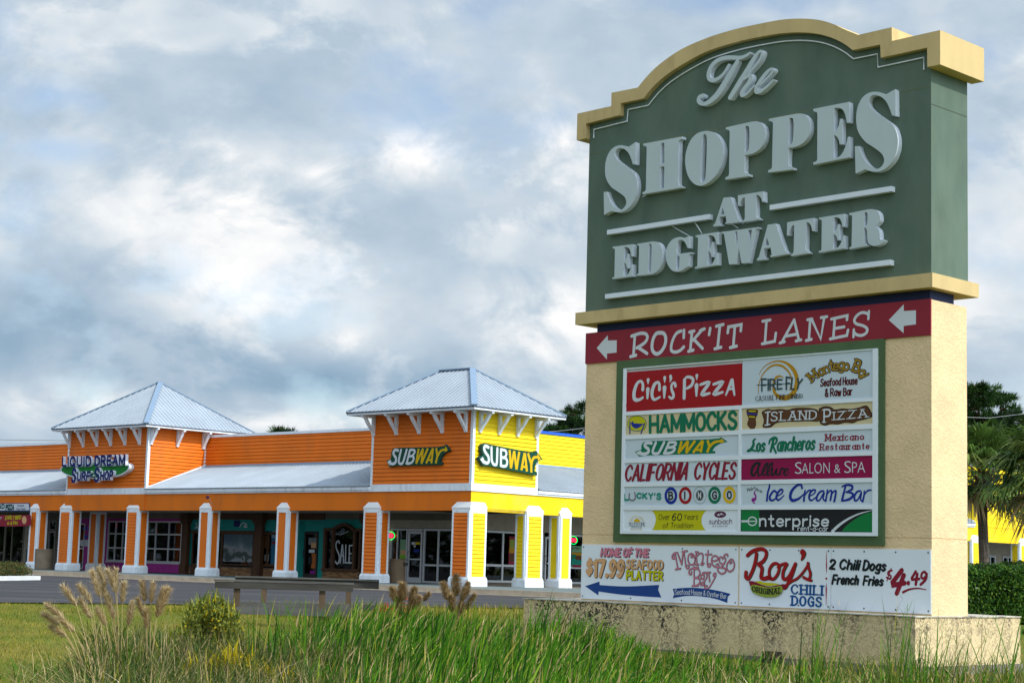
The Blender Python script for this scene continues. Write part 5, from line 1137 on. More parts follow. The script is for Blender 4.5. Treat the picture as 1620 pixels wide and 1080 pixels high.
for st, ws in (("345,375 350,400 330,470 320,560", [14, 22, 24, 26]), ("430,465 400,450 360,500 355,545 385,560 430,530", [22, 24, 26, 28, 22, 14]), ("440,510 490,480 505,445 480,435 445,475 430,530 460,555 520,500", [12, 16, 20, 24, 26, 28, 20, 10]), ("730,415 715,378 665,390 610,450 592,520 620,560 690,540 745,490", [26, 24, 28, 34, 36, 34, 26, 12]),
               ("765,445 755,500 752,565", [18, 22, 26]), ("755,510 800,450 830,445", [14, 18, 22]), ("820,510 870,480 885,445 855,440 820,480 812,535 840,560 900,515", [12, 16, 20, 22, 26, 26, 20, 12]), ("980,450 940,460 905,510 900,555 935,555 985,470 975,540 1005,570", [20, 24, 26, 24, 18, 20, 20, 16]), ("1025,440 1015,510 1005,565", [20, 22, 24]), ("1010,510 1050,450 1075,460 1060,555", [12, 18, 24, 24]), ("1065,510 1100,455 1125,460 1105,570", [12, 18, 24, 26]),
               ("1235,400 1215,480 1195,560", [22, 26, 28]), ("1195,400 1250,380 1310,390 1310,430 1240,465", [16, 24, 28, 26, 14]), ("1240,465 1310,475 1320,510 1270,550 1195,565", [14, 26, 30, 28, 20]), ("1410,450 1370,460 1340,510 1345,560 1380,550 1420,470 1410,540 1425,570", [20, 24, 26, 24, 18, 20, 20, 16]), ("1455,450 1450,510 1435,570", [18, 22, 26]), ("1445,510 1490,450 1535,440", [12, 20, 16])):
    A.stroke(st, ws, .003)
A.done('lettering', F_blue, p_ice)
A.text('Pink', [(85, 425), (150, 400), (160, 440), (95, 460)], 1.2, .05); A.text('Pelican', [(170, 398), (268, 440), (262, 472), (165, 432)], 1.2, .05); A.done('lettering', F_black, p_ice)
A.stroke("180,455 172,480 190,505 185,540 160,555", [14, 16, 16, 26, 46], .003); A.stroke("165,555! 172,590!", 8); A.stroke("160,592! 185,592!", 6); A.done('bird_shape', F_purp, p_ice)
A.fill("22,665! 230,665! 230,912! 22,912!", .0015); A.done('green_field', F_entg, p_ent); A.fill("1552,690! 1440,725 1330,790 1240,860 1190,920! 1555,925!", .0015); A.done('green_field', F_entg, p_ent)
A.stroke("22,803! 110,803!", 22, .003, cap=False); A.ellipse(150, 803, 50, 48, 13, .003); A.stroke("105,803! 205,803!", 12, .003, cap=False)
A.text('nterprise', [(238, 730), (1035, 742), (1030, 858), (238, 858)], 1.9, 0, gap=1.5); A.text('rent-a-car', [(682, 858), (1030, 862), (1028, 918), (682, 915)], 1.6, 0, gap=1.6); A.stroke("1085,920 1160,850 1270,775 1400,715 1550,675", [34, 30, 22, 14, 5], .004); A.done('lettering', F_white, p_ent)

# ---- long boards under the directory
mz1 = 1.52; mz0 = .455
def mural(x0_, x1_, lab):
    mb = MB(); mb.box(x0_, x1_, -.02, -.001, mz0, mz1); o = sp(mb, 'advert_board', M_mural); o['label'] = lab
    for x_ in np.linspace(x0_+.05, x1_-.05, 4):
        for z_ in (mz0+.05, mz1-.05): q = MB(); q.tube([(x_, -.026, z_), (x_, -.02, z_)], .014, 6); q.build('screw', M_dark, o)
    return o
m1 = mural(-8.012, -4.075, 'white board advertising the $17.99 seafood platter and Montego Bay'); m2 = mural(-4.035, -2.02, "white board reading Roy's original chili dogs"); m3 = mural(-2.012, -.006, 'white board reading 2 Chili Dogs French Fries $4.49')
MO = -.02
A = art(SG, Zm(880, 830, 8.1), MO)
for off, ma, mb_, mc, lf in (((7, 8), F_black, F_black, F_black, .002), ((0, 0), F_pink, F_gold, F_gold, .008)):
    A.text('HOME OF THE', [(585, 300), (1185, 312), (1178, 402), (575, 395)], 3.1, .06, lift=lf, off=off, gap=1.7); A.done('lettering', ma, m1)
    A.text('$', [(405, 460), (460, 460), (455, 615), (395, 612)], 3.0, 0, lift=lf, off=off); A.text('17.99', [(490, 455), (865, 460), (850, 655), (485, 650)], 2.7, .03, lift=lf, off=off, gap=1.9); A.text('SEAFOOD', [(908, 450), (1368, 460), (1365, 560), (905, 552)], 2.8, .0, lift=lf, off=off, gap=1.9); A.done('lettering', mb_ if lf < .005 else F_peach, m1)
    A.text('PLATTER', [(908, 588), (1365, 600), (1362, 700), (905, 692)], 2.8, .0, lift=lf, off=off, gap=1.9); A.done('lettering', mc if lf < .005 else F_lemon, m1)
A.fill("372,782! 555,722! 558,768! 900,785 1320,765! 1308,830! 1348,928! 1000,905 750,880 545,850! 540,900!", .002); A.done('arrow', F_arrow, m1, 'long blue arrow pointing left')
A = art(SG, Zm(1050, 860, 10.8), MO)
MB_ = ["240,150 180,160 145,210 160,250 195,240 180,210", "195,160! 245,430!", "205,432! 290,420!", "240,160! 310,350!", "310,345! 335,130!", "318,130! 405,120!", "345,130 370,300 380,390 410,420 435,385 405,365", "440,340 415,270 430,190 480,165 530,220 530,310 500,355 455,350! ", "500,230 480,195 470,225",
       "555,150! 570,350!", "545,135! 590,140!", "545,352! 600,355!", "575,200 620,160 670,180 665,300 640,340 660,355 690,330", "760,115! 745,300 755,380 790,390 800,350 770,340", "715,180! 820,180!", "830,290 900,285 930,240 880,200 830,230 820,310 850,370 900,395 940,380 930,345 900,350",
       "1010,260 1000,230 960,230 955,300 990,340 1040,320 1060,260 1030,220 1050,180 1090,180 1095,210", "1040,330 990,390 930,410 935,470 1000,510 1060,470 1050,420 990,405", "1130,290 1090,330 1080,420 1130,470 1190,430 1210,350 1180,270 1130,275 1140,330 1165,310",
       "590,400 520,410 450,440 435,500 470,520 480,480", "520,390! 520,715!", "490,718! 590,712!", "525,430 590,430 620,490 590,560 530,575", "530,580 600,590 620,650 580,700 530,712", "690,500 640,540 640,590 680,590 690,540 665,500 720,490 740,560 690,640 640,670 635,700 680,700 700,660",
       "735,490! 800,485!", "770,490! 790,640!", "880,560 850,540 860,505 890,505 885,560 830,660 780,740 730,760 700,740 710,710 745,715"]
for st in MB_: A.stroke(st, 30, .002)
A.done('lettering_outline', F_black, m1)
for st in MB_: A.stroke(st, 18, .008)
A.done('lettering', F_pink, m1)
A.fill("155,765! 400,745 650,755 900,790 1145,850! 1095,905! 1088,1005! 900,940 650,895 400,885 155,925! 180,850!", .002); A.done('ribbon', F_arrow, m1)
A.text('Seafood House & Oyster Bar', [(195, 780), (1080, 860), (1070, 935), (195, 865)], 1.3, .0, lift=.006, arc=.35, jitter=.5); A.done('lettering', F_white, m1)
# Roy's
A = art(SG, Zm(1165, 855, 9.393), MO)
RO = [("165,215 230,160 320,125 400,125 445,165 440,230 400,300 330,345", 50), ("300,190 285,300 250,420 205,520 170,560 140,530 145,465", 52), ("330,345 380,400 375,480 370,540 410,560 470,545", 54), ("480,545 500,560 560,560 620,480 640,380 600,335 540,350 495,420 490,500 510,550", 42), ("620,390 680,350 740,335 755,350", 38), ("750,345 700,450 695,545 730,570 790,520 850,400 880,340", 46), ("880,340 830,500 770,620 740,680 715,700", 44), ("700,690 820,600 900,560 980,480 1050,380 1070,330", 34), ("1065,330 1075,400 1100,480 1090,550 1060,570 1000,540", 42), ("1000,540 1080,580 1115,585", 36), ("985,165 1000,190 990,240 965,285", 0)]
def roys(m_, ex, lf, off):
    for st, w_ in RO:
        if w_ == 0: w_ = [80, 76, 50, 14]; A.stroke([(p[0]+off[0], p[1]+off[1], p[2]) for p in parse(st)], [x+ex for x in w_], lf)
        else: A.stroke([(p[0]+off[0], p[1]+off[1], p[2]) for p in parse(st)], w_+ex, lf)
    A.done('lettering', m_, m2)
roys(flat('print_deep_teal_shadow', (.0, .10, .08)), 0, .002, (9, 7)); roys(F_red, 0, .008, (0, 0))
A.fill("185,600! 260,600 400,660 520,680 640,650 720,640! 740,690! 700,725! 600,690 400,690 260,670 215,680!", .012); A.done('hot_dog', F_crim, m2)
A.fill("285,600 380,600 400,615 550,625 640,640 600,655 500,668 420,655 350,635", .017); A.done('mustard', F_lemon, m2)
A.fill("220,680 270,650 350,665 480,690 600,680 670,665 700,710 690,760 640,810 560,835 440,835 330,805 250,760", .022); A.done('bun_label', F_olive, m2)
A.text('ORIGINAL', [(250, 675), (682, 690), (675, 770), (250, 740)], 2.4, 0, serif=True, contrast=.3, lift=.028, arc=-.42, gap=2.2); A.done('lettering', F_black, m2)
A.text('CHILI', [(822, 652), (1275, 672), (1270, 802), (822, 782)], 2.9, 0, serif=True, contrast=.4, gap=2.4); A.text('DOGS', [(832, 822), (1265, 842), (1258, 975), (830, 952)], 2.9, 0, serif=True, contrast=.3, gap=2.2); A.done('lettering', flat('print_mid_blue', (.0, .09, .30)), m2)
A.stroke("1340,150! 1340,380! 1340,480!", [3, 20, 4], smooth=False); A.ellipse(1338, 560, 15, 17); A.stroke("1338,630! 1337,720! 1335,960!", [4, 22, 3], smooth=False); A.done('divider', F_rule, m2)
# $4.49
A = art(SG, Zm(1300, 865, 9), MO)
for off, m_, lf in (((5, 7), F_dkteal, .002), ((0, 0), F_black, .008)):
    A.text('2', [(132, 178), (195, 182), (182, 305), (115, 300)], 2.3, .0, lift=lf, off=off); A.text('Chili', [(272, 178), (548, 188), (520, 318), (255, 305)], 2.1, .05, lift=lf, off=off, gap=1.9); A.text('Dogs', [(610, 188), (920, 205), (895, 330), (590, 322)], 2.1, .05, lift=lf, off=off, gap=1.9)
    A.text('French', [(170, 395), (530, 405), (510, 525), (150, 518)], 2.1, .05, lift=lf, off=off, gap=1.9); A.text('Fries', [(610, 410), (880, 425), (860, 540), (592, 532)], 2.1, .05, lift=lf, off=off, gap=1.9); A.done('lettering', m_, m3)
A.stroke("1000,330 955,345 945,385 985,410 975,450 925,430", 26); A.stroke("990,300! 930,480!", 14)
A.stroke("1140,330! 1010,500! 1020,540! 1180,510!", 66); A.stroke("1170,400! 1070,655!", 66); A.ellipse(1235, 510, 24, 34)
A.stroke("1340,345! 1285,440! 1290,460! 1390,450!", 36); A.stroke("1360,380! 1340,530!", 42); A.stroke("1495,400 1470,352 1430,370 1420,425 1450,445 1490,405", 34); A.stroke("1495,380 1480,460 1410,530", 38); A.stroke("1160,640 1250,600 1370,585 1490,605", [34, 26, 20, 10]); A.done('lettering', F_crim, m3)

# ---- base wall
basew = empty('planter_wall', (SG.O[0], SG.O[1], 0), SG.yaw, 'low mildewed cream plaster wall under the roadside sign', 'wall')
yb = SG.side(1614, 981, 0)[0]
mb = MB(); mb.box(-9.12, 0, -.5, yb, -.40, .405); mb.build('wall_block', M_basew, basew)
mb = MB(); mb.box(-9.15, .03, -.53, yb+.03, -1.6, -.40); mb.build('footing', M_footing, basew)
mb = MB(); mb.box(-9.14, .02, -.52, yb+.02, .405, .425); mb.build('wall_coping', mat('pale_coping', (.50, .47, .40), .9, vary=.3, vscale=4, col2=(.10, .09, .08), c2scale=3, c2lo=.5, c2hi=.65), basew)
# flood light fixed to the wall
fl = empty('flood_light', tuple(SG.w(SG.front(1222, 1040, -.62)[0], -.62, SG.front(1222, 1040, -.62)[1])), SG.yaw, 'small dark flood light box at the foot of the sign wall', 'lamp')
mb = MB(); mb.frus((-.15, .15, -.10, .09), (-.13, .13, -.14, .09), -.11, .11); mb.build('lamp_housing', mat('dark_lamp', (.04, .035, .03), .6), fl); mb = MB(); mb.box(-.11, .11, -.10, .05, .112, .118); mb.build('lamp_lens', M_glass2, fl)
mb = MB(); mb.box(-.03, .03, .02, .10, -.25, -.11); mb.build('lamp_bracket', MATS['dark_lamp'], fl)

# ================================================================ PLANTS
def leafm(name, c, tr_=.3, r=.6, vary=.25): return mat(name, c, r, vary=vary, vscale=2.0, trans=tr_, spec=.12)
L_reed = [leafm('reed_green', (.045, .15, .006)), leafm('reed_mid_green', (.08, .21, .010)), leafm('reed_light_green', (.19, .31, .02)), leafm('reed_dark_green', (.018, .065, .008)), leafm('reed_straw', (.42, .32, .15), .2), leafm('reed_yellow', (.33, .30, .05), .3)]
L_lawn = [leafm('lawn_green', (.12, .18, .008)), leafm('lawn_olive', (.19, .19, .012)), leafm('lawn_straw', (.33, .26, .05), .2), leafm('lawn_dark', (.05, .09, .006))]
def blades(base, h, lean, az, w, mi, nseg=4, droop=.35, face=None):
    """grass blades. base (n,3), h height, lean sideways reach as a fraction of the height, az direction of the lean, w width"""
    n = len(base); t = np.linspace(0, 1, nseg+1); base = np.asarray(base)
    dx, dy = np.cos(az), np.sin(az)
    fa = az+np.pi/2 if face is None else face
    wx, wy = np.cos(fa), np.sin(fa); V_ = np.zeros((n, 2*nseg+1, 3)); k = 0
    for i, tt in enumerate(t):
        out = lean*h*(tt**1.8); up = h*(tt-droop*np.clip(lean, 0, 2)*tt**3*.5)
        c_ = np.stack([base[:, 0]+dx*out, base[:, 1]+dy*out, base[:, 2]+up], -1)
        if i < nseg:
            ww = w*(1-.55*tt)*.5
            V_[:, 2*i] = c_+np.stack([wx*ww, wy*ww, 0*ww], -1); V_[:, 2*i+1] = c_-np.stack([wx*ww, wy*ww, 0*ww], -1)
        else: V_[:, 2*nseg] = c_
    f = []
    for i in range(nseg-1): f += [(2*i, 2*i+1, 2*i+3), (2*i, 2*i+3, 2*i+2)]
    f.append((2*nseg-2, 2*nseg-1, 2*nseg)); f = np.array(f)
    F_ = (f[None]+(np.arange(n)*(2*nseg+1))[:, None, None]).reshape(-1, 3); return V_.reshape(-1, 3), F_, np.repeat(mi, len(f))
def join(parts):
    V_, F_, M_ = [], [], []; b_ = 0
    for v_, f_, m_ in parts: V_.append(v_); F_.append(f_+b_); M_.append(m_); b_ += len(v_)
    return np.concatenate(V_), np.concatenate(F_), np.concatenate(M_)
def edge_e(x, y): return (x-EA[0])*EN[0]+(y-EA[1])*EN[1]
def scatter(n, x0, x1, y0, y1, fn):
    x = nr.uniform(x0, x1, n*3); y = nr.uniform(y0, y1, n*3); p = fn(x, y); k = nr.rand(n*3) < p; x, y = x[k][:n], y[k][:n]; return np.stack([x, y, terrain(x, y)], -1)
def pnoise(x, y, s): return .5+.25*np.sin(x*s+1.7*np.sin(y*s*.6))+.25*np.sin(y*s*1.3+2.1*np.sin(x*s*.7+1))
# signed distance to the sign wall footprint
def nearwall(x, y):
    dx, dy = x-SG.O[0], y-SG.O[1]; u = dx*SG.X[0]+dy*SG.X[1]; v_ = dx*SG.Y[0]+dy*SG.Y[1]; return (u > -9.3) & (u < .2) & (v_ > -.75) & (v_ < yb+.2)
# short lawn
B_ = scatter(90000, -13, 1.0, 15, 46, lambda x, y: (edge_e(x, y) > .1)*(np.abs(x/y) < .33)*np.clip(1.15-(y-15)/40, .25, 1)*(x < 2.5-.06*y+0*x))
n = len(B_); c_ = pnoise(B_[:, 0], B_[:, 1], .8)*.6+pnoise(B_[:, 0]+5, B_[:, 1], 2.3)*.4; mi = np.where(nr.rand(n) < .08+.45*sstep((c_-.45)/.3), 2, np.where(nr.rand(n) < .40, 1, np.where(nr.rand(n) < .20+.5*sstep((.42-c_)/.2), 3, 0)))
lv = blades(B_, nr.uniform(.025, .07, n), nr.uniform(.1, .9, n), nr.uniform(0, 6.28, n), nr.uniform(.006, .012, n), mi, 1)
o = np_mesh('lawn_grass', *lv[:2], L_lawn, lv[2]); tag(o, 'short mown lawn of green and straw coloured grass', 'grass', kind='stuff')
# rough grass along the edge of the asphalt
B_ = scatter(16000, -9, 18, 28, 62, lambda x, y: (edge_e(x, y) > .15)*(edge_e(x, y) < 4.5)*(~nearwall(x, y))*(x > -7))
n = len(B_); mi = np.where(nr.rand(n) < .4, 2, np.where(nr.rand(n) < .5, 1, 0))
lv = blades(B_, nr.uniform(.08, .22, n), nr.uniform(.1, .8, n), nr.uniform(0, 6.28, n), nr.uniform(.012, .022, n), mi, 2)
o = np_mesh('verge_grass', *lv[:2], L_lawn, lv[2]); tag(o, 'rough yellowing grass along the edge of the asphalt', 'grass', kind='stuff')
# the reed bed: tall upright cattail blades leaning to the right
def reed_h(x, y):
    u_ = x/y*FPX+810; s_ = sstep((x+.155*y)/1.6); r_ = 1-.52*sstep((x-.6)/2.2); return (.42+.56*s_)*r_*(.72+.56*pnoise(x, y, 1.1))
B1_ = scatter(12500, -4.6, 7.5, 9.0, 30, lambda x, y: (~nearwall(x, y))*(edge_e(x, y) > 2.5)*(x > -.165*y)*(x < 4.9)*np.where(x > 2.3, .35, 1)*np.clip(.35+1.0*pnoise(x+3, y, 1.1), 0, 1)*(np.hypot((x-1.0)/6.0, (y-19)/12.0) < 1))
n = len(B1_); h = reed_h(B1_[:, 0], B1_[:, 1])*nr.uniform(.65, 1.12, n)
mi = nr.choice([0, 1, 2, 3, 4, 5], n, p=[.31, .21, .10, .22, .11, .05])
v1 = blades(B1_, h, np.abs(nr.normal(.30, .24, n)), nr.normal(-.2, .9, n), np.where(nr.rand(n) < .45, nr.uniform(.028, .046, n), nr.uniform(.012, .026, n)), mi, 4, face=nr.normal(0, .6, n))
# dead bent straws and short leaves low in the bed
B2_ = scatter(12000, -5.5, 7.0, 9, 28, lambda x, y: (~nearwall(x, y))*(edge_e(x, y) > 3)*np.clip(pnoise(x, y+4, .7), .2, 1))
n = len(B2_); v2 = blades(B2_, nr.uniform(.25, .85, n), nr.uniform(.2, 1.8, n), nr.uniform(0, 6.28, n), nr.uniform(.008, .016, n), nr.choice([0, 1, 3, 4], n, p=[.25, .15, .2, .40]), 3, .8)
B3_ = scatter(420, -4.5, 5.5, 10, 22, lambda x, y: (~nearwall(x, y))*(x > -.2*y)+0.0)
n = len(B3_); v3 = blades(B3_, nr.uniform(.5, 1.15, n), nr.uniform(.3, 1.9, n), nr.uniform(0, 6.28, n), nr.uniform(.014, .026, n), np.full(n, 6), 5, 1.1)
L_reed.append(leafm('dead_stalk_white', (.62, .52, .36), .2))
V_, F_, M_ = join([v1, v2, v3]); o = np_mesh('reed_bed', V_, F_, L_reed, M_); tag(o, 'dense bed of tall green cattail reeds in the ditch before the sign', 'reeds', kind='stuff')
# lower greenery and weeds: front left, and right in front of the wall
L_weed = [leafm('weed_green', (.05, .10, .014)), leafm('weed_olive', (.10, .13, .02)), leafm('weed_straw', (.38, .29, .14), .2), leafm('weed_dark', (.02, .045, .01)), leafm('weed_yellow', (.30, .26, .02), .3)]
def weeds(n, x0, x1, y0, y1, fn, hlo, hhi, p, name, lab, w=(.008, .018)):
    B_ = scatter(n, x0, x1, y0, y1, fn); k = len(B_)
    v_ = blades(B_, nr.uniform(hlo, hhi, k), nr.uniform(.15, 1.3, k), nr.uniform(0, 6.28, k), nr.uniform(*w, k), nr.choice(5, k, p=p), 3, .7)
    o = np_mesh(name, *v_[:2], L_weed, v_[2]); tag(o, lab, 'weeds', kind='stuff')
weeds(30000, -5.8, -1.2, 12, 24, lambda x, y: (x > -.225*y-.15)*(x < -.1*y+.9)*np.clip(.1+1.1*pnoise(x, y, 1.6), 0, 1), .20, 1.05, [.26, .18, .20, .31, .05], 'tall_weeds', 'tangle of tall green weeds and straw at the edge of the lawn')
weeds(13000, .5, 9.5, 15, 30, lambda x, y: (~nearwall(x, y))*(x > 1.2+.0*y)*np.clip(.0+1.1*pnoise(x, y, 1.4), 0, 1), .12, .62, [.30, .28, .18, .12, .12], 'ditch_weeds', 'low yellow green weeds at the foot of the sign wall')
# tall single stalks in front of the wall, as clumps one can point at
def stalk_clump(px, pyb, dist, hts, name, label, cat, group, seed, spread=.25, leafy=True, lean=.18, n=26, wid=(.013, .024)):
    d = ray(px, 900); d = d/d[1]; x, y = d[0]*dist, dist; z = float(terrain(np.array([x]), np.array([y]))[0])
    r_ = np.random.RandomState(seed); root = empty(name, (x, y, z), 0, label, cat, group)
    b_ = np.stack([r_.normal(0, spread, n), r_.normal(0, spread, n), np.zeros(n)-.03], -1); hh = r_.uniform(*hts, n)
    v_ = blades(b_, hh, np.abs(r_.normal(lean, .12, n)), r_.normal(.2, 1.3, n), r_.uniform(*wid, n), r_.choice(6, n, p=[.35, .3, .1, .15, .04, .06]), 5, face=r_.normal(0, .7, n))
    parts_ = [v_]
    if leafy:   # short side leaves along the stems
        q = 6*n; i_ = r_.randint(0, n, q); tt = r_.uniform(.25, .95, q); L_ = np.abs(r_.normal(lean, .12, n)); bb_ = b_[i_].copy(); bb_[:, 2] += hh[i_]*tt; bb_[:, 0] += .1*tt
        parts_.append(blades(bb_, r_.uniform(.10, .26, q), r_.uniform(.4, 1.4, q), r_.uniform(0, 6.28, q), r_.uniform(.005, .010, q), r_.choice(6, q, p=[.3, .25, .1, .15, .1, .1]), 2, .6))
    V_, F_, M_ = join(parts_); np_mesh('leaves', V_, F_, L_reed, M_, root); return root
gs = 'grass clumps before the sign wall'
stalk_clump(1295, 0, 22.5, (1.1, 1.85), 'grass_clump', 'tall grass clump crossing the lower right of the white CHILI DOGS board', 'grass clump', gs, 1, .11, n=20, lean=.08)
stalk_clump(1420, 0, 22.0, (1.2, 1.95), 'grass_clump', 'tallest grass clump, reaching up in front of the $4.49 board', 'grass clump', gs, 2, .10, n=24, lean=.10)
stalk_clump(1457, 0, 22.4, (1.0, 1.75), 'grass_clump', 'grass clump beside the shaded corner of the low sign wall', 'grass clump', gs, 3, .13, n=22, lean=.14)
stalk_clump(1370, 0, 20.5, (.8, 1.35), 'grass_clump', 'arching yellow green grass clump between two taller ones before the wall', 'grass clump', gs, 4, .18, n=26, lean=.5)
stalk_clump(1525, 0, 23.0, (.9, 1.5), 'grass_clump', 'thin grass clump in front of the sunlit end of the sign wall', 'grass clump', gs, 5, .25, n=14, lean=.2)
stalk_clump(1598, 0, 22.5, (1.0, 1.8), 'grass_clump', 'grass clump at the right hand end of the sign wall', 'grass clump', gs, 6, .22, n=26, lean=.2)
stalk_clump(1200, 0, 19.5, (.7, 1.2), 'grass_clump', 'leaning grass clump below the dark flood light box', 'grass clump', gs, 7, .25, n=26, lean=.45)
stalk_clump(1100, 0, 20.0, (.7, 1.25), 'grass_clump', 'leaning grass clump in front of the wall below the Montego Bay board', 'grass clump', gs, 10, .3, n=34, lean=.45, leafy=False, wid=(.012, .024))
stalk_clump(1010, 0, 21.0, (.8, 1.4), 'grass_clump', 'grass clump in front of the left end of the sign wall', 'grass clump', gs, 11, .3, n=34, lean=.4, leafy=False, wid=(.012, .026))
stalk_clump(450, 0, 22, (1.1, 1.6), 'grass_clump', 'cattail clump rising in front of the timber rail', 'grass clump', gs, 8, .17, n=26, lean=.28, leafy=False, wid=(.016, .028))
stalk_clump(1552, 0, 36.0, (.4, .8), 'grass_clump', 'yellow flowering weeds between sign and hedge', 'grass clump', gs, 9, .3, n=30, lean=.35)
# ---- plumed grasses
L_plume = [leafm('plume_cream', (.68, .56, .34), .35), leafm('plume_buff', (.46, .33, .16), .3), leafm('plume_brown', (.21, .13, .055), .2)]
def plume_mesh(r_, L_, w_, pal):
    n = int(420*max(1, (w_/.09)**1.3)); t = r_.uniform(0, 1, n); a_ = r_.uniform(0, 6.28, n); rad = w_*.75*(.25+.75*np.sin(np.pi*np.clip(t, .03, .98))**.7)*r_.uniform(.2, 1, n)
    b_ = np.stack([rad*np.cos(a_)*.5, rad*np.sin(a_)*.5, t*L_], -1)
    return blades(b_, r_.uniform(.03, .08, n), r_.uniform(.3, 1.3, n), a_, r_.uniform(.006, .013, n), r_.choice(3, n, p=pal), 1)
def place_plume(v_, p, d):
    z = Vector((0, 0, 1)); q = z.rotation_difference(Vector(d).normalized()); R_ = np.array(q.to_matrix()); return v_@R_.T+np.array(p)
def plume_clump(px, dist, label, specs, pal, seed, group='plumed grasses at the lawn edge', stemw=.010, basal=40, hb=(.3, .9)):
    d = ray(px, 900); d = d/d[1]; x, y = d[0]*dist, dist; z = float(terrain(np.array([x]), np.array([y]))[0]); r_ = np.random.RandomState(seed)
    root = empty('plume_grass', (x, y, z), 0, label, 'plumed grass', group)
    st = MB()
    for (sx, sz, lx, L_, w_) in specs:       # tip of stem sideways sx, height sz; plume leans lx
        y_ = r_.uniform(-.15, .15); p0 = Vector((sx*.15+r_.uniform(-.05, .05), y_, 0)); p2 = Vector((sx, y_*1.5, sz)); p1 = Vector((sx*.45, y_, sz*.62))
        pts = [p0.lerp(p1, t).lerp(p1.lerp(p2, t), t) for t in (0, .25, .5, .75, 1)]; st.tube(pts, [.006, .006, .005, .004, .004], 4)
        dd = (pts[-1]-pts[-2]).normalized()+Vector((lx, 0, 0)); vv = plume_mesh(r_, L_, w_, pal); V_ = place_plume(vv[0], pts[-1], dd); np_mesh('plume', V_, vv[1], L_plume, vv[2], root)
    st.build('stems', L_reed[4], root)
    n = basal
    if n:
        b_ = np.stack([r_.normal(0, .18, n), r_.normal(0, .15, n), np.zeros(n)], -1); v_ = blades(b_, r_.uniform(*hb, n), r_.uniform(.1, .8, n), r_.uniform(0, 6.28, n), r_.uniform(.008, .016, n), r_.choice(6, n, p=[.2, .25, .1, .1, .25, .1]), 4)
        np_mesh('leaves', v_[0], v_[1], L_reed, v_[2], root)
    return root
k20 = 20/FPX
def sp_(px0, lst, dist=20.0):     # plume positions measured from the clump's foot
    out = []
    k = dist/FPX; zb = float(terrain(np.array([(px0-810)*k]), np.array([dist]))[0])
    for (px, py, lx, L_, w_) in lst:
        hz = 895+.0285*(px-810); out.append(((px-px0)*k, CZ-(py-hz)*k-zb, lx, L_, w_))
    return out
plume_clump(205, 20, 'tallest clump of cream plumed grass standing on the lawn edge', sp_(205, [(168, 940, -.1, .30, .07), (176, 960, -.3, .28, .07), (166, 925, -.15, .22, .06), (182, 935, .1, .26, .06), (192, 935, -.35, .28, .07), (186, 975, -.2, .28, .07), (205, 985, .15, .26, .07), (175, 985, -.3, .22, .06), (198, 950, .1, .22, .06)], 20), [.55, .35, .1], 21, basal=90, hb=(.4, 1.1))
plume_clump(175, 19, 'clump of buff plumes leaning left over the mown lawn', sp_(175, [(130, 955, -.4, .25, .06), (148, 950, -.6, .22, .05), (112, 975, -.7, .24, .05), (100, 985, -.8, .22, .04), (120, 995, -.7, .24, .05), (108, 1003, -.8, .20, .04), (145, 975, -.4, .24, .05)], 19), [.5, .4, .1], 22, basal=60, hb=(.3, .8))
plume_clump(245, 20.5, 'clump of buff plumes with one broad brown head, right of the tallest', sp_(245, [(232, 948, -.1, .22, .06), (242, 950, .1, .22, .05), (252, 972, .3, .34, .12), (228, 975, -.3, .24, .06), (238, 990, 0, .22, .06), (250, 962, .2, .26, .09)], 20.5), [.35, .5, .15], 23, basal=90, hb=(.3, .9))
plume_clump(165, 15.5, 'low drooping cream plumes reaching left in the front corner', [(-.28, .46, -1.5, .18, .04), (-.36, .42, -1.6, .18, .04), (-.20, .36, -1.2, .17, .04), (-.45, .34, -1.8, .16, .035), (-.14, .28, -1.0, .15, .035), (-.52, .44, -1.9, .16, .03)], [.75, .25, 0], 24, basal=30, hb=(.2, .5))
plume_clump(642, 31, 'left one of two brown seed head clumps behind the reeds', sp_(642, [(628, 950, -.1, .26, .20), (640, 948, 0, .30, .24), (650, 952, .1, .28, .20), (636, 968, 0, .3, .18), (656, 962, .2, .26, .16), (648, 975, 0, .3, .16), (670, 948, .3, .16, .10)], 31), [.05, .40, .55], 25, 'brown seed heads behind the reeds', basal=50)
plume_clump(722, 31, 'right one of two brown seed head clumps behind the reeds', sp_(722, [(712, 948, -.2, .32, .20), (722, 942, 0, .36, .26), (732, 948, .2, .32, .2), (718, 966, 0, .3, .18), (738, 962, .3, .30, .12), (728, 975, 0, .3, .16)], 31), [.05, .40, .55], 26, 'brown seed heads behind the reeds', basal=50)
# ---- leafy bushes
def leaf_cloud(r_, c_, rad, n, size, pal, squash=(1, 1, 1), shell=.45):
    d_ = r_.normal(size=(n, 3)); d_ /= np.linalg.norm(d_, axis=1)[:, None]; rr = (shell+(1-shell)*r_.rand(n))**1.0
    P_ = np.array(c_)+d_*rr[:, None]*np.array(rad)*np.array(squash)
    a_ = r_.normal(size=(n, 3)); a_ /= np.linalg.norm(a_, axis=1)[:, None]; b_ = np.cross(a_, r_.normal(size=(n, 3))); b_ /= np.linalg.norm(b_, axis=1)[:, None]; s_ = r_.uniform(.6, 1.3, n)[:, None]*size
    V_ = np.stack([P_-a_*s_, P_+b_*s_*.45, P_+a_*s_, P_-b_*s_*.45], 1).reshape(-1, 3); q = np.arange(n)[:, None]*4
    F_ = np.concatenate([np.hstack([q, q+1, q+2]), np.hstack([q, q+2, q+3])]); m_ = r_.choice(len(pal), n, p=pal); return V_, F_, np.concatenate([m_, m_])
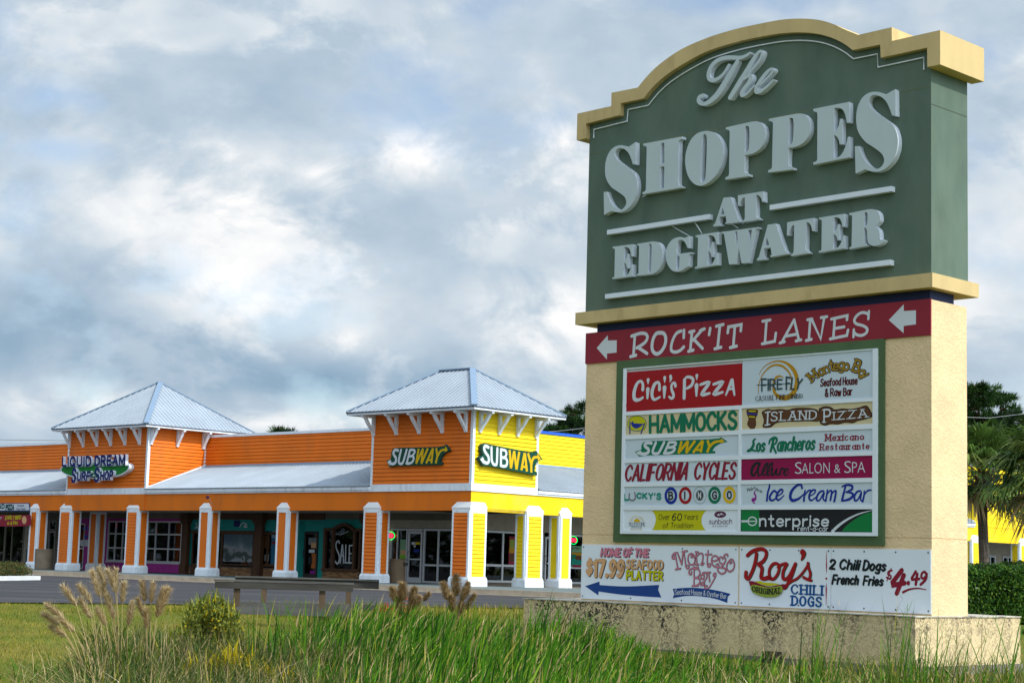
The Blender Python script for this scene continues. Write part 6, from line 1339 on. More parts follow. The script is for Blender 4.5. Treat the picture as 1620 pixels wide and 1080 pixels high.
def bush(px, dist, z0, label, cat, clouds, mats_, pal, size, seed, n=900, name='bush', group=None, core=True, spx=None):
    d = ray(px, 900); d = d/d[1]; x, y = d[0]*dist, dist; z = float(terrain(np.array([x]), np.array([y]))[0]) if z0 is None else z0
    root = empty(name, (x, y, z), 0, label, cat, group); r_ = np.random.RandomState(seed); ps = []
    for (cx, cy, cz_, rx, ry, rz_) in clouds: ps.append(leaf_cloud(r_, (cx, cy, cz_), (rx, ry, rz_), n, size, pal))
    if size < .03:     # loose sprays break the outline
        for (cx, cy, cz_, rx, ry, rz_) in clouds:
            m = 70; d_ = r_.normal(size=(m, 3)); d_[:, 2] = np.abs(d_[:, 2]); d_ /= np.linalg.norm(d_, axis=1)[:, None]; b_ = np.array((cx, cy, cz_))+d_*np.array((rx, ry, rz_))*.75
            ps.append(blades(b_, r_.uniform(.08, .26, m), r_.uniform(.1, .9, m), r_.uniform(0, 6.28, m), r_.uniform(.010, .022, m), r_.choice(len(mats_), m, p=pal), 2, .4))
    V_, F_, M_ = join(ps); np_mesh('foliage', V_, F_, mats_, M_, root)
    st = MB()
    for (cx, cy, cz_, rx, ry, rz_) in clouds:
        if size > .05: st.tube([(cx*.1, cy*.1, 0), (cx*.2, cy*.2, 2.2), (cx*.6, cy*.6, cz_*.75), (cx, cy, cz_)], [.14, .12, .07, .03], 7); continue
        for k in range(4): st.tube([(cx*.3, cy*.3, 0), (cx*.7+r_.uniform(-.05, .05), cy*.7, cz_*.5), (cx+r_.uniform(-.5, .5)*rx, cy+r_.uniform(-.5, .5)*ry, cz_)], [.012, .009, .004], 4)
    st.build('stems', M_brownw, root); return root
BG = [leafm('bush_sage', (.24, .27, .05)), leafm('bush_green', (.07, .12, .02)), leafm('bush_dark', (.03, .055, .015)), leafm('bush_gold', (.46, .36, .01), .3)]
bush(338, 23, None, 'rounded sage green bush beside the left post of the timber rail', 'bush', [(0, 0, 1.0, .24, .26, .2), (-.18, 0, .86, .22, .24, .2), (.18, 0, .86, .22, .24, .2), (.05, .1, .74, .3, .24, .26), (-.25, 0, .6, .28, .3, .28), (.28, 0, .58, .26, .3, .26), (-.5, 0, .42, .25, .25, .25), (.5, 0, .38, .2, .2, .2)], BG, [.58, .20, .08, .14], .022, 31, n=1100)
bush(380, 20, None, 'yellow flowering goldenrod bush in front of the sage green one', 'bush', [(0, 0, .62, .30, .24, .16), (-.26, .05, .52, .22, .2, .16), (.24, 0, .48, .22, .2, .16), (.0, 0, .3, .4, .3, .2), (-.48, .0, .48, .16, .14, .12), (.5, 0, .4, .2, .2, .12)], BG, [.10, .20, .08, .62], .016, 32, n=1000)
bush(300, 17.5, None, 'dark leafy weed bush low on the left of the goldenrod', 'bush', [(0, 0, .16, .35, .3, .17), (.4, 0, .14, .3, .3, .16), (-.4, 0, .12, .3, .3, .12), (.8, .1, .16, .3, .3, .16)], BG, [.1, .45, .40, .05], .022, 33)
RL = [leafm('leaf_red', (.42, .02, .03), .3), leafm('leaf_orange_red', (.50, .12, .05), .3), leafm('leaf_wine', (.15, .01, .03), .3)]
bush(618, 33, None, 'small sapling with red leaves by the right post of the timber rail', 'sapling', [(-.05, 0, .52, .16, .1, .10), (.25, 0, .62, .10, .1, .22), (.1, 0, .36, .28, .12, .08), (-.2, 0, .45, .12, .1, .06)], RL, [.5, .3, .2], .032, 34, n=34, name='red_sapling')
# ---- planted island on the left with white kerb
isl = empty('planting_island', (0, 0, 0), 0, 'white kerbed island bed in front of the pizza shop', 'kerbed bed')
ia = ground_pt(0, 918, 0.0); ib = ground_pt(64, 917, 0.0); ub = (ib-ia)/np.linalg.norm(ib-ia); un = np.array([-ub[1], ub[0], 0])
def isp(u, v_, z): p = ib+ub*u+un*v_; return (p[0], p[1], z)
mb = MB()
def pbox(u0, u1, v0, v1, z0, z1): mb.add([isp(u0, v0, z0), isp(u1, v0, z0), isp(u1, v1, z0), isp(u0, v1, z0), isp(u0, v0, z1), isp(u1, v0, z1), isp(u1, v1, z1), isp(u0, v1, z1)], [(0, 3, 2, 1), (4, 5, 6, 7), (0, 1, 5, 4), (1, 2, 6, 5), (2, 3, 7, 6), (3, 0, 4, 7)])
pbox(-12, 0, 0, .25, -.05, .16); pbox(-12, 0, 3.2, 3.45, -.05, .16); pbox(-.25, 0, .25, 3.2, -.05, .16); mb.build('kerb_ring', M_kerbw, isl)
mb = MB(); pbox(-12, -.25, .25, 3.2, -.05, .12); mb.build('mulch', mat('mulch_soil', (.12, .065, .03), .95, vary=.3, vscale=5, bump=.5, bscale=20), isl)
hm = empty('low_shrub_row', isp(-1.7, .95, .1), math.atan2(ub[1], ub[0]), 'low dark green shrubs with brown tips growing in the white kerbed bed', 'shrubs')
r_ = np.random.RandomState(5); ps = [leaf_cloud(r_, (x_, r_.uniform(-.3, .3), .26+r_.uniform(-.05, .05)), (.6, .8, .36), 900, .045, [.5, .3, .2]) for x_ in np.arange(-8, 2.1, .62)]
V_, F_, M_ = join(ps); np_mesh('foliage', V_, F_, [leafm('shrub_dark', (.035, .065, .02)), leafm('shrub_olive', (.10, .10, .025)), leafm('shrub_rust', (.14, .07, .03))], M_, hm)
# ---- clipped hedge on the right
hp0 = CP+ray(1500, 930)*44; hr = empty('clipped_hedge', (hp0[0]-.5, hp0[1], 0), math.radians(4), 'clipped glossy dark green hedge behind the right side of the sign', 'hedge')
r_ = np.random.RandomState(6); n = 42000; X_ = r_.uniform(0, 7, n); top = 1.34+.07*np.sin(X_*3)+.06*np.sin(X_*7.3)+.05*np.sin(X_*17)
fc = r_.rand(n); Y_ = np.where(fc < .6, r_.uniform(-.12, .16, n)+.06*np.sin(X_*5), r_.uniform(0, 2.2, n)); Z_ = np.where(fc < .6, r_.uniform(0, 1, n)*top, top+r_.uniform(-.15, .06, n))
a_ = r_.normal(size=(n, 3)); a_[:, 2] += .8; a_ /= np.linalg.norm(a_, axis=1)[:, None]; b_ = np.cross(a_, r_.normal(size=(n, 3))); b_ /= np.linalg.norm(b_, axis=1)[:, None]; s_ = r_.uniform(.03, .055, n)[:, None]; P_ = np.stack([X_, Y_, Z_], -1)
V_ = np.stack([P_-a_*s_, P_+b_*s_*.5, P_+a_*s_, P_-b_*s_*.5], 1).reshape(-1, 3); q = np.arange(n)[:, None]*4; F_ = np.concatenate([np.hstack([q, q+1, q+2]), np.hstack([q, q+2, q+3])]); m_ = r_.choice(3, n, p=[.5, .3, .2])
np_mesh('foliage', V_, F_, [leafm('hedge_green', (.04, .11, .018), .25, .35), leafm('hedge_light', (.12, .22, .03), .25, .35), leafm('hedge_dark', (.012, .035, .01), .1)], np.concatenate([m_, m_]), hr)
mb = MB(); mb.box(.1, 6.9, .2, 2.1, 0, 1.18); mb.build('shade_core', mat('hedge_core', (.012, .02, .008), .95), hr)  # near-black box stands in for the shade inside the hedge
# ---- palms
PF = [leafm('palm_green', (.085, .15, .03), .3, .45), leafm('palm_light', (.21, .27, .07), .3, .45), leafm('palm_dark', (.03, .06, .015), .2, .45), leafm('palm_tan', (.40, .30, .16), .2)]
def palm(px, dist, zc, label, seed, nf=44, R_=1.0):
    d = ray(px, 900); d = d/d[1]; x, y = d[0]*dist, dist; root = empty('cabbage_palm', (x, y, 0), 0, label, 'palm tree', 'palms beside the sign'); r_ = np.random.RandomState(seed)
    zt = zc-.35; tk = MB(); tk.tube([(.0, 0, 0), (.03, 0, zt*.3), (-.02, 0, zt*.7), (0, 0, zt)], [.17, .145, .135, .15], 12); tk.build('trunk', mat('palm_trunk', (.12, .10, .085), .95, vary=.35, vscale=5, bump=.8, bscale=14, stretch=(1, 1, 5)), root)
    bt = MB()
    for k in range(46):      # old leaf bases
        an = k*2.4; zz = zt-.95+k*.022; bt.beam((.13*math.cos(an), .13*math.sin(an), zz), (.34*math.cos(an), .34*math.sin(an), zz+.28), .07, .03)
    bt.build('leaf_boots', mat('palm_boots', (.11, .07, .045), .9, vary=.3, vscale=8), root)
    for k in range(nf):
        an = k*2.39996+r_.uniform(-.2, .2); el = math.radians(84-(k/nf)*135+r_.uniform(-8, 8)); Lp = r_.uniform(.7, 1.05)*R_
        dv = np.array([math.cos(an)*math.cos(el), math.sin(an)*math.cos(el), math.sin(el)]); hub = np.array([0, 0, zc-.25])+dv*Lp; up = np.array([0, 0, 1.0]); sd = np.cross(dv, up); sd /= (np.linalg.norm(sd) or 1); nn = np.cross(sd, dv)
        m = 30; ang = np.linspace(-1.75, 1.75, m)+r_.uniform(-.04, .04, m); Lf = (.95-.18*np.abs(ang/1.75)**2)*R_*r_.uniform(.85, 1.1, m)
        D_ = np.cos(ang)[:, None]*dv+np.sin(ang)[:, None]*sd+(.12*np.cos(ang*6))[:, None]*nn; W_ = (-np.sin(ang)[:, None]*dv+np.cos(ang)[:, None]*sd)*.028*R_
        A0 = hub+D_*.02; A1 = hub+D_*(Lf*.55)[:, None]; A1[:, 2] -= .03; A2 = hub+D_*(Lf*.98)[:, None]; A2[:, 2] -= (.22+.30*r_.rand(m))*R_
        V_ = np.stack([A0-W_*.5, A0+W_*.5, A1+W_, A1-W_, A2], 1).reshape(-1, 3); q = np.arange(m)[:, None]*5
        F_ = np.concatenate([np.hstack([q, q+1, q+2]), np.hstack([q, q+2, q+3]), np.hstack([q+3, q+2, q+4])])
        mi_ = 3 if (k > nf*.9) else r_.choice([0, 1, 2], p=[.5, .2, .3]); pt = MB(); pt.tube([(0, 0, zc-.3), tuple(hub*.5+np.array([0, 0, zc-.25])*.5), tuple(hub)], [.022, .018, .012], 4)
        b0 = len(V_); V2 = np.array(pt.v); F2 = np.array([f for f in pt.f if len(f) == 4]); F2 = np.concatenate([F2[:, :3], F2[:, [0, 2, 3]]])+b0
        np_mesh('frond', np.concatenate([V_, V2]), np.concatenate([F_, F2]), PF, np.concatenate([np.full(len(F_), mi_), np.full(len(F2), 1)]), root)
palm(1556, 50, 4.25, 'cabbage palm with a full green crown, just right of the sign', 41)
palm(1668, 46, 4.0, 'cabbage palm whose dark fronds enter at the right edge', 42, 50, 1.15)
# ---- pines
PN = [leafm('pine_green', (.022, .060, .012), .15), leafm('pine_light', (.05, .11, .02), .15), leafm('pine_dark', (.010, .028, .008), .1)]
def tufts(r_, C_, rad, per, ln, w_):
    n = len(C_)*per; c_ = np.repeat(C_, per, 0); d_ = r_.normal(size=(n, 3)); d_[:, 2] += .45; d_ /= np.linalg.norm(d_, axis=1)[:, None]; R2 = np.repeat(rad, per)
    a_ = c_+d_*(R2*r_.uniform(.0, .5, n))[:, None]; b_ = c_+d_*(R2*r_.uniform(.75, 1.1, n))[:, None]; s_ = np.cross(d_, r_.normal(size=(n, 3))); s_ /= np.linalg.norm(s_, axis=1)[:, None]
    V_ = np.stack([a_-s_*w_, a_+s_*w_, b_], 1).reshape(-1, 3); F_ = np.arange(3*n).reshape(-1, 3); return V_, F_
def pine(px, pytop, dist, wpx, hc, label, seed, nt=90, trunk=True, r0=.55):
    d = ray(px, 900); d = d/d[1]; x, y = d[0]*dist, dist; k = dist/FPX; hz = 895+.0285*(px-810); ztop = CZ+(hz-pytop)*k; r_ = np.random.RandomState(seed)
    root = empty('pine_tree', (x, y, 0), 0, label, 'pine tree', 'pines behind the shopping centre'); W_ = wpx*k/2
    tk = MB(); tk.tube([(0, 0, 0), (.1, 0, ztop*.5), (0, 0, ztop*.96)], [.28, .2, .05], 8)
    C_ = []
    for i in range(nt//3):
        t = r_.rand(); z = ztop-hc*t**.9; rr = W_*(.35+.65*math.sin(math.pi*min(1, .18+t*.75)))*r_.uniform(.35, 1); an = r_.uniform(0, 6.28); p = np.array([rr*math.cos(an), rr*math.sin(an), z-.4*r0])
        tk.tube([(0, 0, max(.2, z-rr*.4)), (p[0]*.5, p[1]*.5, z-rr*.15), tuple(p)], [.07, .05, .02], 4)
        for _ in range(3): C_.append(p+r_.normal(0, .38, 3)*np.array([1, 1, .55]))
    C_ = np.array(C_); C_[:, 2] = np.minimum(C_[:, 2], ztop-r0*.9); V_, F_ = tufts(r_, C_, r_.uniform(.7, 1.15, len(C_))*r0, 85, 1, .030)
    m_ = np.repeat(r_.choice(3, len(C_), p=[.5, .25, .25]), 85); np_mesh('crown', V_, F_, PN, m_, root); tk.build('trunk', M_brownw, root); return root
pine(1549, 603, 110, 52, 4.5, 'pine with the highest crown, just right of the sign', 51, 110)
pine(1585, 618, 112, 46, 4.5, 'second pine right of the sign, slightly lower', 52, 100)
pine(1618, 645, 108, 40, 5, 'pine cut off by the right edge above the palm', 53, 90)
pine(1530, 628, 118, 40, 5, 'pine crown half hidden by the sign edge', 57, 80)
pine(903, 642, 118, 46, 4.5, 'pine rising between the corner tower and the sign', 54, 110)
pine(930, 628, 116, 40, 5, 'pine half hidden by the left edge of the sign', 55, 90)
pine(872, 672, 125, 44, 3, 'lower pine touching the eave of the corner tower', 58, 70)
pine(434, 673, 125, 34, 2, 'distant pine top peeping over the orange parapet', 56, 40)

# ================================================================ SMALLER THINGS
# ---- wall signs
def surf_anchor(name, face, u, z, off, label, cat, group=None):
    T = tr(face, off); p = T(u, 0, z); w_ = BF.w(p[0], p[1], p[2]); return empty(name, tuple(w_), BF.yaw, label, cat, group)
class Shift:
    """BF with the origin moved, so art drawn on the facade can hang under its own empty"""
    def __init__(s, o): s.o = o; l = np.array(o.location)-BF.O; s.x, s.y, s.z = float(l@BF.X), float(l@BF.Y), float(o.location[2])
    def front(s, px, py, off=0): u, z = BF.front(px, py, off+s.y); return u-s.x, z-s.z
    def side(s, px, py, off=0): u, z = BF.side(px, py, off+s.x); return u-s.y, z-s.z
u, z = BF.front(660, 722, 0)
e1 = surf_anchor('shop_sign', 'F', u, z, .04, 'SUBWAY sign on the dark orange tower wall', 'shop sign', 'sandwich shop signs'); s1 = Shift(e1)
sub_logo(s1, Zm(605, 690, 13.5), e1, -.03, False, .16)
u, z = BF.side(800, 722, 0)
e2 = surf_anchor('shop_sign', 'R', u, z, .04, 'SUBWAY sign on the sunlit yellow tower wall', 'shop sign', 'sandwich shop signs'); s2 = Shift(e2)
zy = Zm(745, 700, 13.5); afy = affine3(((105, 545), (1345, 170), (310, 620)), ((195, 352), (1400, 172), (430, 495)))
sub_logo(s2, lambda x, y: zy(*afy(x, y)), e2, .03, True, .16)
u, z = BF.front(150, 740, 0)
e3 = surf_anchor('shop_sign', 'F', u, z, .05, 'LIQUID DREAM SURF SHOP sign with a white rimmed green board', 'shop sign'); s3 = Shift(e3); zl = Zm(90, 710, 12.46)
A = art(s3, zl, -.35); A.base = -.05; A.fill("82,370 78,430 130,480 240,530 400,570 650,585 900,570 1150,545 1300,490 1400,420 1425,340 1380,280 1200,240 700,250 250,280", .0, .30); A.done('sign_body', M_lside, e3)
A = Art(A.mp, A.axis, -.35, -1); A.fill("98,375 95,425 145,468 250,512 410,550 650,565 900,552 1150,527 1290,475 1385,410 1408,340 1365,290 1190,255 700,265 260,292", .003); A.done('board_face', F_surf, e3)
A = art(s3, zl, -.52); A.base = -.355
A.text('LIQUID', [(112, 168), (665, 153), (665, 320), (110, 330)], 2.8, 0, depth=.16, lift=.0, gap=1.9); A.text('DREAM', [(758, 148), (1338, 122), (1333, 303), (752, 318)], 2.8, 0, depth=.16, lift=.0, gap=1.6)
A.text('S', [(308, 400), (372, 392), (358, 632), (295, 640)], 2.5, .0, depth=.16, lift=0); A.text('URF', [(410, 462), (652, 452), (635, 605), (402, 607)], 3.0, .04, depth=.16, lift=0, gap=1.6); A.text('S', [(756, 395), (836, 385), (818, 622), (742, 632)], 2.5, .0, depth=.16, lift=0); A.text('HOP', [(866, 450), (1102, 436), (1090, 590), (858, 598)], 3.0, .04, depth=.16, lift=0, gap=1.6)
A.stroke("655,520! 700,520!", 24, 0, .16); A.done('raised_lettering', [F_navy, M_lside], e3)
# ---- pizza shop board and banner
u, z = BF.front(20, 802, 0)
e4 = surf_anchor('shop_sign', 'F', u, z, .02, 'pale board reading ISLAND PIZZA on the orange fascia, cut by the left edge', 'shop sign'); s4 = Shift(e4); z4 = Zm(0, 780, 7.717)
A = art(s4, z4, 0); A.fill("-380,122! 368,118! 380,215! -380,215!", .001, .05); A.done('board', [F_arrow, F_arrow], e4); A = Art(A.mp, A.axis, A.base-.05, -1); A.fill("-380,130! 362,126! 371,207! -380,207!", .003); A.done('board_face', F_white, e4)
A.text('ISLAND', [(-150, 140), (65, 135), (65, 180), (-150, 190)], 3.6, 0, lift=.006, gap=1.8); A.text('PIZZA', [(85, 145), (180, 140), (180, 195), (85, 195)], 3.8, 0, lift=.006, gap=1.6); A.done('lettering', F_dkteal, e4)
A.text('Create', [(225, 138), (300, 136), (300, 160), (225, 162)], 2.0, .0, lift=.006); A.text('Your Own!', [(208, 178), (318, 176), (318, 202), (208, 203)], 2.0, 0, lift=.006); A.done('lettering', F_navy, e4)
u, z = BF.front(20, 822, .25)
e5 = surf_anchor('banner', 'F', u, z, -.25, 'red EARLY BIRD 4-6 PM banner hanging under the arcade edge', 'banner'); s5 = Shift(e5); A = art(s5, z4, 0)
A.fill("-380,262! 180,265 378,262! 382,390! 200,402 -380,398!", .001, .01); A.done('banner_cloth', F_crim, e5); A = Art(A.mp, A.axis, A.base-.015, -1)
A.text('EARLY BIRD', [(75, 275), (262, 272), (258, 312), (68, 318)], 2.2, .05, lift=.004, jitter=.8); A.text('4-6 PM', [(95, 345), (215, 342), (215, 380), (92, 385)], 2.4, .0, lift=.004); A.done('lettering', F_lemon, e5)
A.text('DAY', [(-60, 290), (25, 288), (25, 315), (-60, 318)], 2.4, 0, lift=.004); A.text('FREE', [(-60, 342), (40, 340), (40, 375), (-60, 378)], 2.4, 0, lift=.004) if False else None; A.done('lettering', F_white, e5) if A.mb.v else None
A.ellipse(300, 325, 28, 48); A.done('pizza_picture', F_peach, e5)
mb = MB()
for px_ in (-60, 60, 340):
    a_ = s5.front(*z4(px_, 262), 0); mb.beam((a_[0], 0, a_[1]), (a_[0], 0, 3.14-s5.z+0.02), .012)
mb.build('banner_tie', M_dark, e5)
# ---- window graphics, neon
def neon(face, off, px, py, rx, rz, label, axis):
    z0_ = (BF.front(px, py, SW) if axis == 'F' else BF.side(px, py, -SW)); e_ = surf_anchor('neon_sign', axis, z0_[0], z0_[1], off, label, 'neon sign', 'neon OPEN signs'); T = (lambda u_, d_, z_: (u_, -d_, z_)) if axis == 'F' else (lambda u_, d_, z_: (d_, u_, z_))
    mb = MB(); pts = [T(rx*math.cos(2*math.pi*k/24), .0, rz*math.sin(2*math.pi*k/24)) for k in range(25)]; mb.tube(pts, .016, 6, cap=False); mb.build('neon_ring', mat('neon_green', (.0, .75, .12), .4, emit=1.6), e_)
    w_ = rx*1.15; A = Art(lambda x, y: (x, y), 'front' if axis == 'F' else 'side', 0, -1 if axis == 'F' else 1); A.text('OPEN', [(-w_/2, rz*.42), (w_/2, rz*.42), (w_/2, -rz*.42), (-w_/2, -rz*.42)], 2.0, 0, depth=.02, lift=0, gap=1.6); A.done('neon_word', [mat('neon_red', (1.0, .02, .08), .4, emit=1.6)]*2, e_); return e_
neon('F', SW-.12, 621, 847, .26, .17, 'oval OPEN neon sign in the shop window on the orange side', 'F')
neon('R', -SW+.12, 904, 854, .26, .17, 'oval OPEN neon sign in the shop window on the yellow side', 'R')
def poster(face, px0, py0, px1, py1, layers, name='window_poster', label=None, d=.035):
    """layers: (material, fx0, fz0, fx1, fz1) fractions of the sheet, first is the sheet"""
    if face == 'F': x0_, x1_, z0_, z1_ = frect(px0, py0, px1, py1); T = tr('F', SW)
    else: x0_, x1_, z0_, z1_ = srect(px0, py0, px1, py1); T = tr('R', -SW)
    base = None
    for i, (m_, a_, b_, c_, e_) in enumerate(layers):
        mb = MB(); p = T(x0_+(x1_-x0_)*a_, d+.003*i, z0_+(z1_-z0_)*b_); q_ = T(x0_+(x1_-x0_)*c_, d+.003*i+.002, z0_+(z1_-z0_)*e_); mb.box(p[0], q_[0], p[1], q_[1], p[2], q_[2])
        o = mb.build(name if i == 0 else 'print_area', m_, shop if base is None else base)
        if base is None:
            base = o
            if label: o['label'] = label
    return base
pale = flat('print_pale_green', (.25, .45, .25)); lime = flat('print_lime', (.25, .55, .02)); sk = flat('print_sky', (.22, .38, .48))
poster('F', 634, 853, 645, 883, [(pale, 0, 0, 1, 1), (lime, 0, 0, 1, .2), (F_peach, .1, .2, .8, .45)], label='pale green poster in the window left of the door')
poster('F', 652, 857, 664, 873, [(F_blue, .3, 0, 1, .3), (F_yel, .5, .75, 1.1, 1), (F_white, .0, .75, .45, 1), (F_white, .3, .5, .55, .7)], name='door_sticker')
poster('R', 804, 848, 813, 896, [(F_crim, 0, 0, 1, 1), (F_gold, .05, .45, .98, .62), (F_brown, .15, .18, 1, .42), (F_olive, .1, .62, .9, .9)], label='tall food poster in the corner window on the yellow side')
poster('R', 903, 863, 922, 897, [(F_teal, 0, 0, 1, 1), (pale, .05, .72, 1, .98), (F_gold, .0, .55, 1, .7), (F_brown, .35, .35, 1, .55), (F_green, 0, .4, .35, .6), (F_crim, .1, .0, .8, .12)], label='food poster under the neon sign on the yellow side')
A = art(BF, Zm(740, 840, 8.1), -SW+.05, True); A.font('CATERS', [(1325, 200), (1430, 205), (1430, 232), (1325, 228)], bold=.02); A.done('lettering', F_black, shop)
# beach photograph in the picture window
x0_, x1_, z0_, z1_ = frect(352.5, 841, 401.5, 891)
m = bpy.data.materials.new('beach_photo_print'); m.use_nodes = True; nt = m.node_tree; b = nt.nodes['Principled BSDF']; b.inputs['Roughness'].default_value = .4
tc = nt.nodes.new('ShaderNodeTexCoord'); sx = nt.nodes.new('ShaderNodeSeparateXYZ'); nt.links.new(tc.outputs['Object'], sx.inputs[0]); mr_ = nt.nodes.new('ShaderNodeMapRange'); nt.links.new(sx.outputs[2], mr_.inputs[0]); mr_.inputs[1].default_value = z0_; mr_.inputs[2].default_value = z1_
ns = nt.nodes.new('ShaderNodeTexNoise'); nt.links.new(tc.outputs['Object'], ns.inputs['Vector']); ns.inputs['Scale'].default_value = 1.6; ns.inputs['Detail'].default_value = 5
ad = nt.nodes.new('ShaderNodeMath'); ad.operation = 'MULTIPLY_ADD'; nt.links.new(ns.outputs[0], ad.inputs[0]); ad.inputs[1].default_value = .9; nt.links.new(mr_.outputs[0], ad.inputs[2])
rp = nt.nodes.new('ShaderNodeValToRGB'); e_ = rp.color_ramp.elements; cols = [(.0, (.5, .52, .55)), (.58, (.42, .46, .5)), (.62, (.03, .07, .05)), (.72, (.06, .09, .08)), (.78, (.42, .46, .48)), (1.0, (.10, .22, .27)), (1.25, (.03, .12, .17))]
while len(e_) < 7: e_.new(.5)
for q, (p, c_) in zip(e_, cols): q.position = p/1.45; q.color = (*[v_*.55 for v_ in c_], 1)
dv = nt.nodes.new('ShaderNodeMath'); dv.operation = 'DIVIDE'; nt.links.new(ad.outputs[0], dv.inputs[0]); dv.inputs[1].default_value = 1.45; nt.links.new(dv.outputs[0], rp.inputs[0]); nt.links.new(rp.outputs[0], b.inputs['Base Color'])
mb = MB(); mb.box(x0_+.08, x1_-.08, SW-.02, SW-.012, z0_+.08, z1_-.08); mb.build('beach_photograph', m, shop)
poster('F', 430, 840, 439, 893, [(flat('print_sea_blue', (.01, .14, .28)), 0, 0, 1, 1), (F_crim, .1, .62, .7, .7), (sk, 0, .8, 1, 1)], label='blue sea poster behind the brown framed window')
poster('F', 418, 842, 428, 892, [(F_grey, .2, .1, .9, .3), (F_white, .5, .35, .7, .55), (F_brown, .1, .5, .9, .9)], name='window_display')
poster('F', 366, 820.5, 384, 835, [(M_teal, 0, 0, 1, 1), (F_navy, .3, .15, .85, .85)], name='logo_tile', d=.055)
A = art(BF, Zm(220, 780, 8.1), SW-.07); A.stroke("1290,430 1330,380 1380,400 1340,425 1385,430", 12); A.stroke("730,375 745,430 715,440 760,440", 12); A.done('logo_lines', F_white, shop)
# SALE and stickers
A = art(BF, Zm(400, 780, 8.1), SW-.03); A.stroke("1110,635 1095,608 1068,640 1070,700 1095,760 1110,820 1100,880 1078,900 1058,870", 17); A.stroke("1120,890! 1145,660!", 16); A.stroke("1150,660! 1168,890!", 16); A.stroke("1130,795! 1162,795!", 13); A.stroke("1192,660! 1188,888!", 16); A.stroke("1188,888! 1222,888!", 14); A.stroke("1238,668! 1232,890!", 16); A.stroke("1238,668! 1275,665!", 14); A.stroke("1236,770! 1262,770!", 13); A.stroke("1232,890! 1270,888!", 14)
A.stroke("1075,500 1065,525 1100,520", 5); A.stroke("1110,530 1150,520 1190,500 1225,485", 5); A.done('window_lettering', F_white, shop, 'white hand painted SALE lettering on the glass')
poster('F', 488, 849, 503, 911, [(F_grey, .0, .8, .9, .98), (F_peach, .3, .72, 1, .86), (F_white, .1, .6, .7, .68), (flat('print_orange', (.5, .14, .02)), .4, .2, .95, .58), (F_purp, .3, .05, .9, .14), (F_black, .1, .3, .5, .5)], name='door_sticker')
# red and green neon bits in the surf shop
A = art(BF, Zm(220, 780, 8.1), SW+.12); A.stroke("205,470 235,480 260,478 235,495", 20); A.stroke("745,520 740,570 775,590", 14); A.done('neon_squiggle', mat('neon_red', (1, .02, .08), .4, emit=1.6), shop); A.stroke("515,460! 525,430! 535,465!", 9); A.stroke("545,400! 545,460!", 12); A.done('neon_squiggle', mat('neon_green', (0, .75, .12), .4, emit=1.6), shop)
A = art(BF, Zm(0, 780, 6.75), SW+.12); A.stroke("1275,345 1300,335 1345,345", 22); A.done('neon_squiggle', MATS['neon_red'], shop); A.stroke("1320,392 1345,380", 14); A.done('neon_squiggle', mat('neon_blue', (.1, .3, 1), .4, emit=1.0), shop)
A = art(BF, Zm(0, 780, 6.75), SW-.03); A.stroke("890,375 930,370", 20); A.stroke("900,470 925,460", 22); A.done('window_sticker', flat('print_bright_blue', (.02, .12, .6)), shop); A.stroke("870,530 940,530", 50, smooth=False); A.done('window_sticker', F_white, shop)
A = art(BF, Zm(220, 780, 8.1), SW+.10)
A.stroke("395,370 420,410 450,440", 16); A.stroke("315,630 335,660 355,690", 14); A.stroke("220,420 240,385 262,420", 6); A.stroke("350,420 360,520 380,640", 8); A.stroke("330,730! 430,745!", 12); A.stroke("345,850! 350,790!", 10); A.stroke("400,860! 400,790!", 8); A.done('hanging_goods', F_white, shop); A.stroke("505,685! 550,685!", 8); A.done('hanging_goods', F_yel, shop)
for (a_, b_, n_) in ((172, 286, 34), (306, 350, 10), (415, 438, 6), (622, 640, 4), (674, 712, 8), (2, 46, 8)):
    for k_ in range(n_):
        px_ = rnd.uniform(a_, b_); u_ = BF.front(px_, 860, SW+.3)[0]; zz = ZW+rnd.uniform(.35, 2.0); w_ = rnd.uniform(.05, .22); h_ = rnd.uniform(.15, .7); mb = MB(); d_ = SW+rnd.uniform(.15, .5); mb.box(u_, u_+w_, d_, d_+.06, max(ZW+.05, zz-h_/2), min(2.45, zz+h_/2)); mb.build('displayed_goods', rnd.choice(gcols+[gcols[0]]*3), shop)
# pendant lamp glimpsed inside
l_ = BF.side(786, 847, -SW-.9); e6 = empty('pendant_lamp', tuple(BF.w(-SW-.9, l_[0], l_[1])), BF.yaw, 'glowing amber pendant lamp inside the corner shop window', 'lamp')
mb = MB(); mb.tube([(0, 0, -.12), (0, 0, -.08), (0, 0, .06), (0, 0, .12)], [.10, .12, .10, .03], 12); mb.build('lamp_shade', mat('amber_glow', (1.0, .33, .03), .5, emit=1.1), e6); mb = MB(); mb.tube([(0, 0, .12), (0, 0, 3.2-l_[1])], .008, 5); mb.build('cord', M_dark, e6)
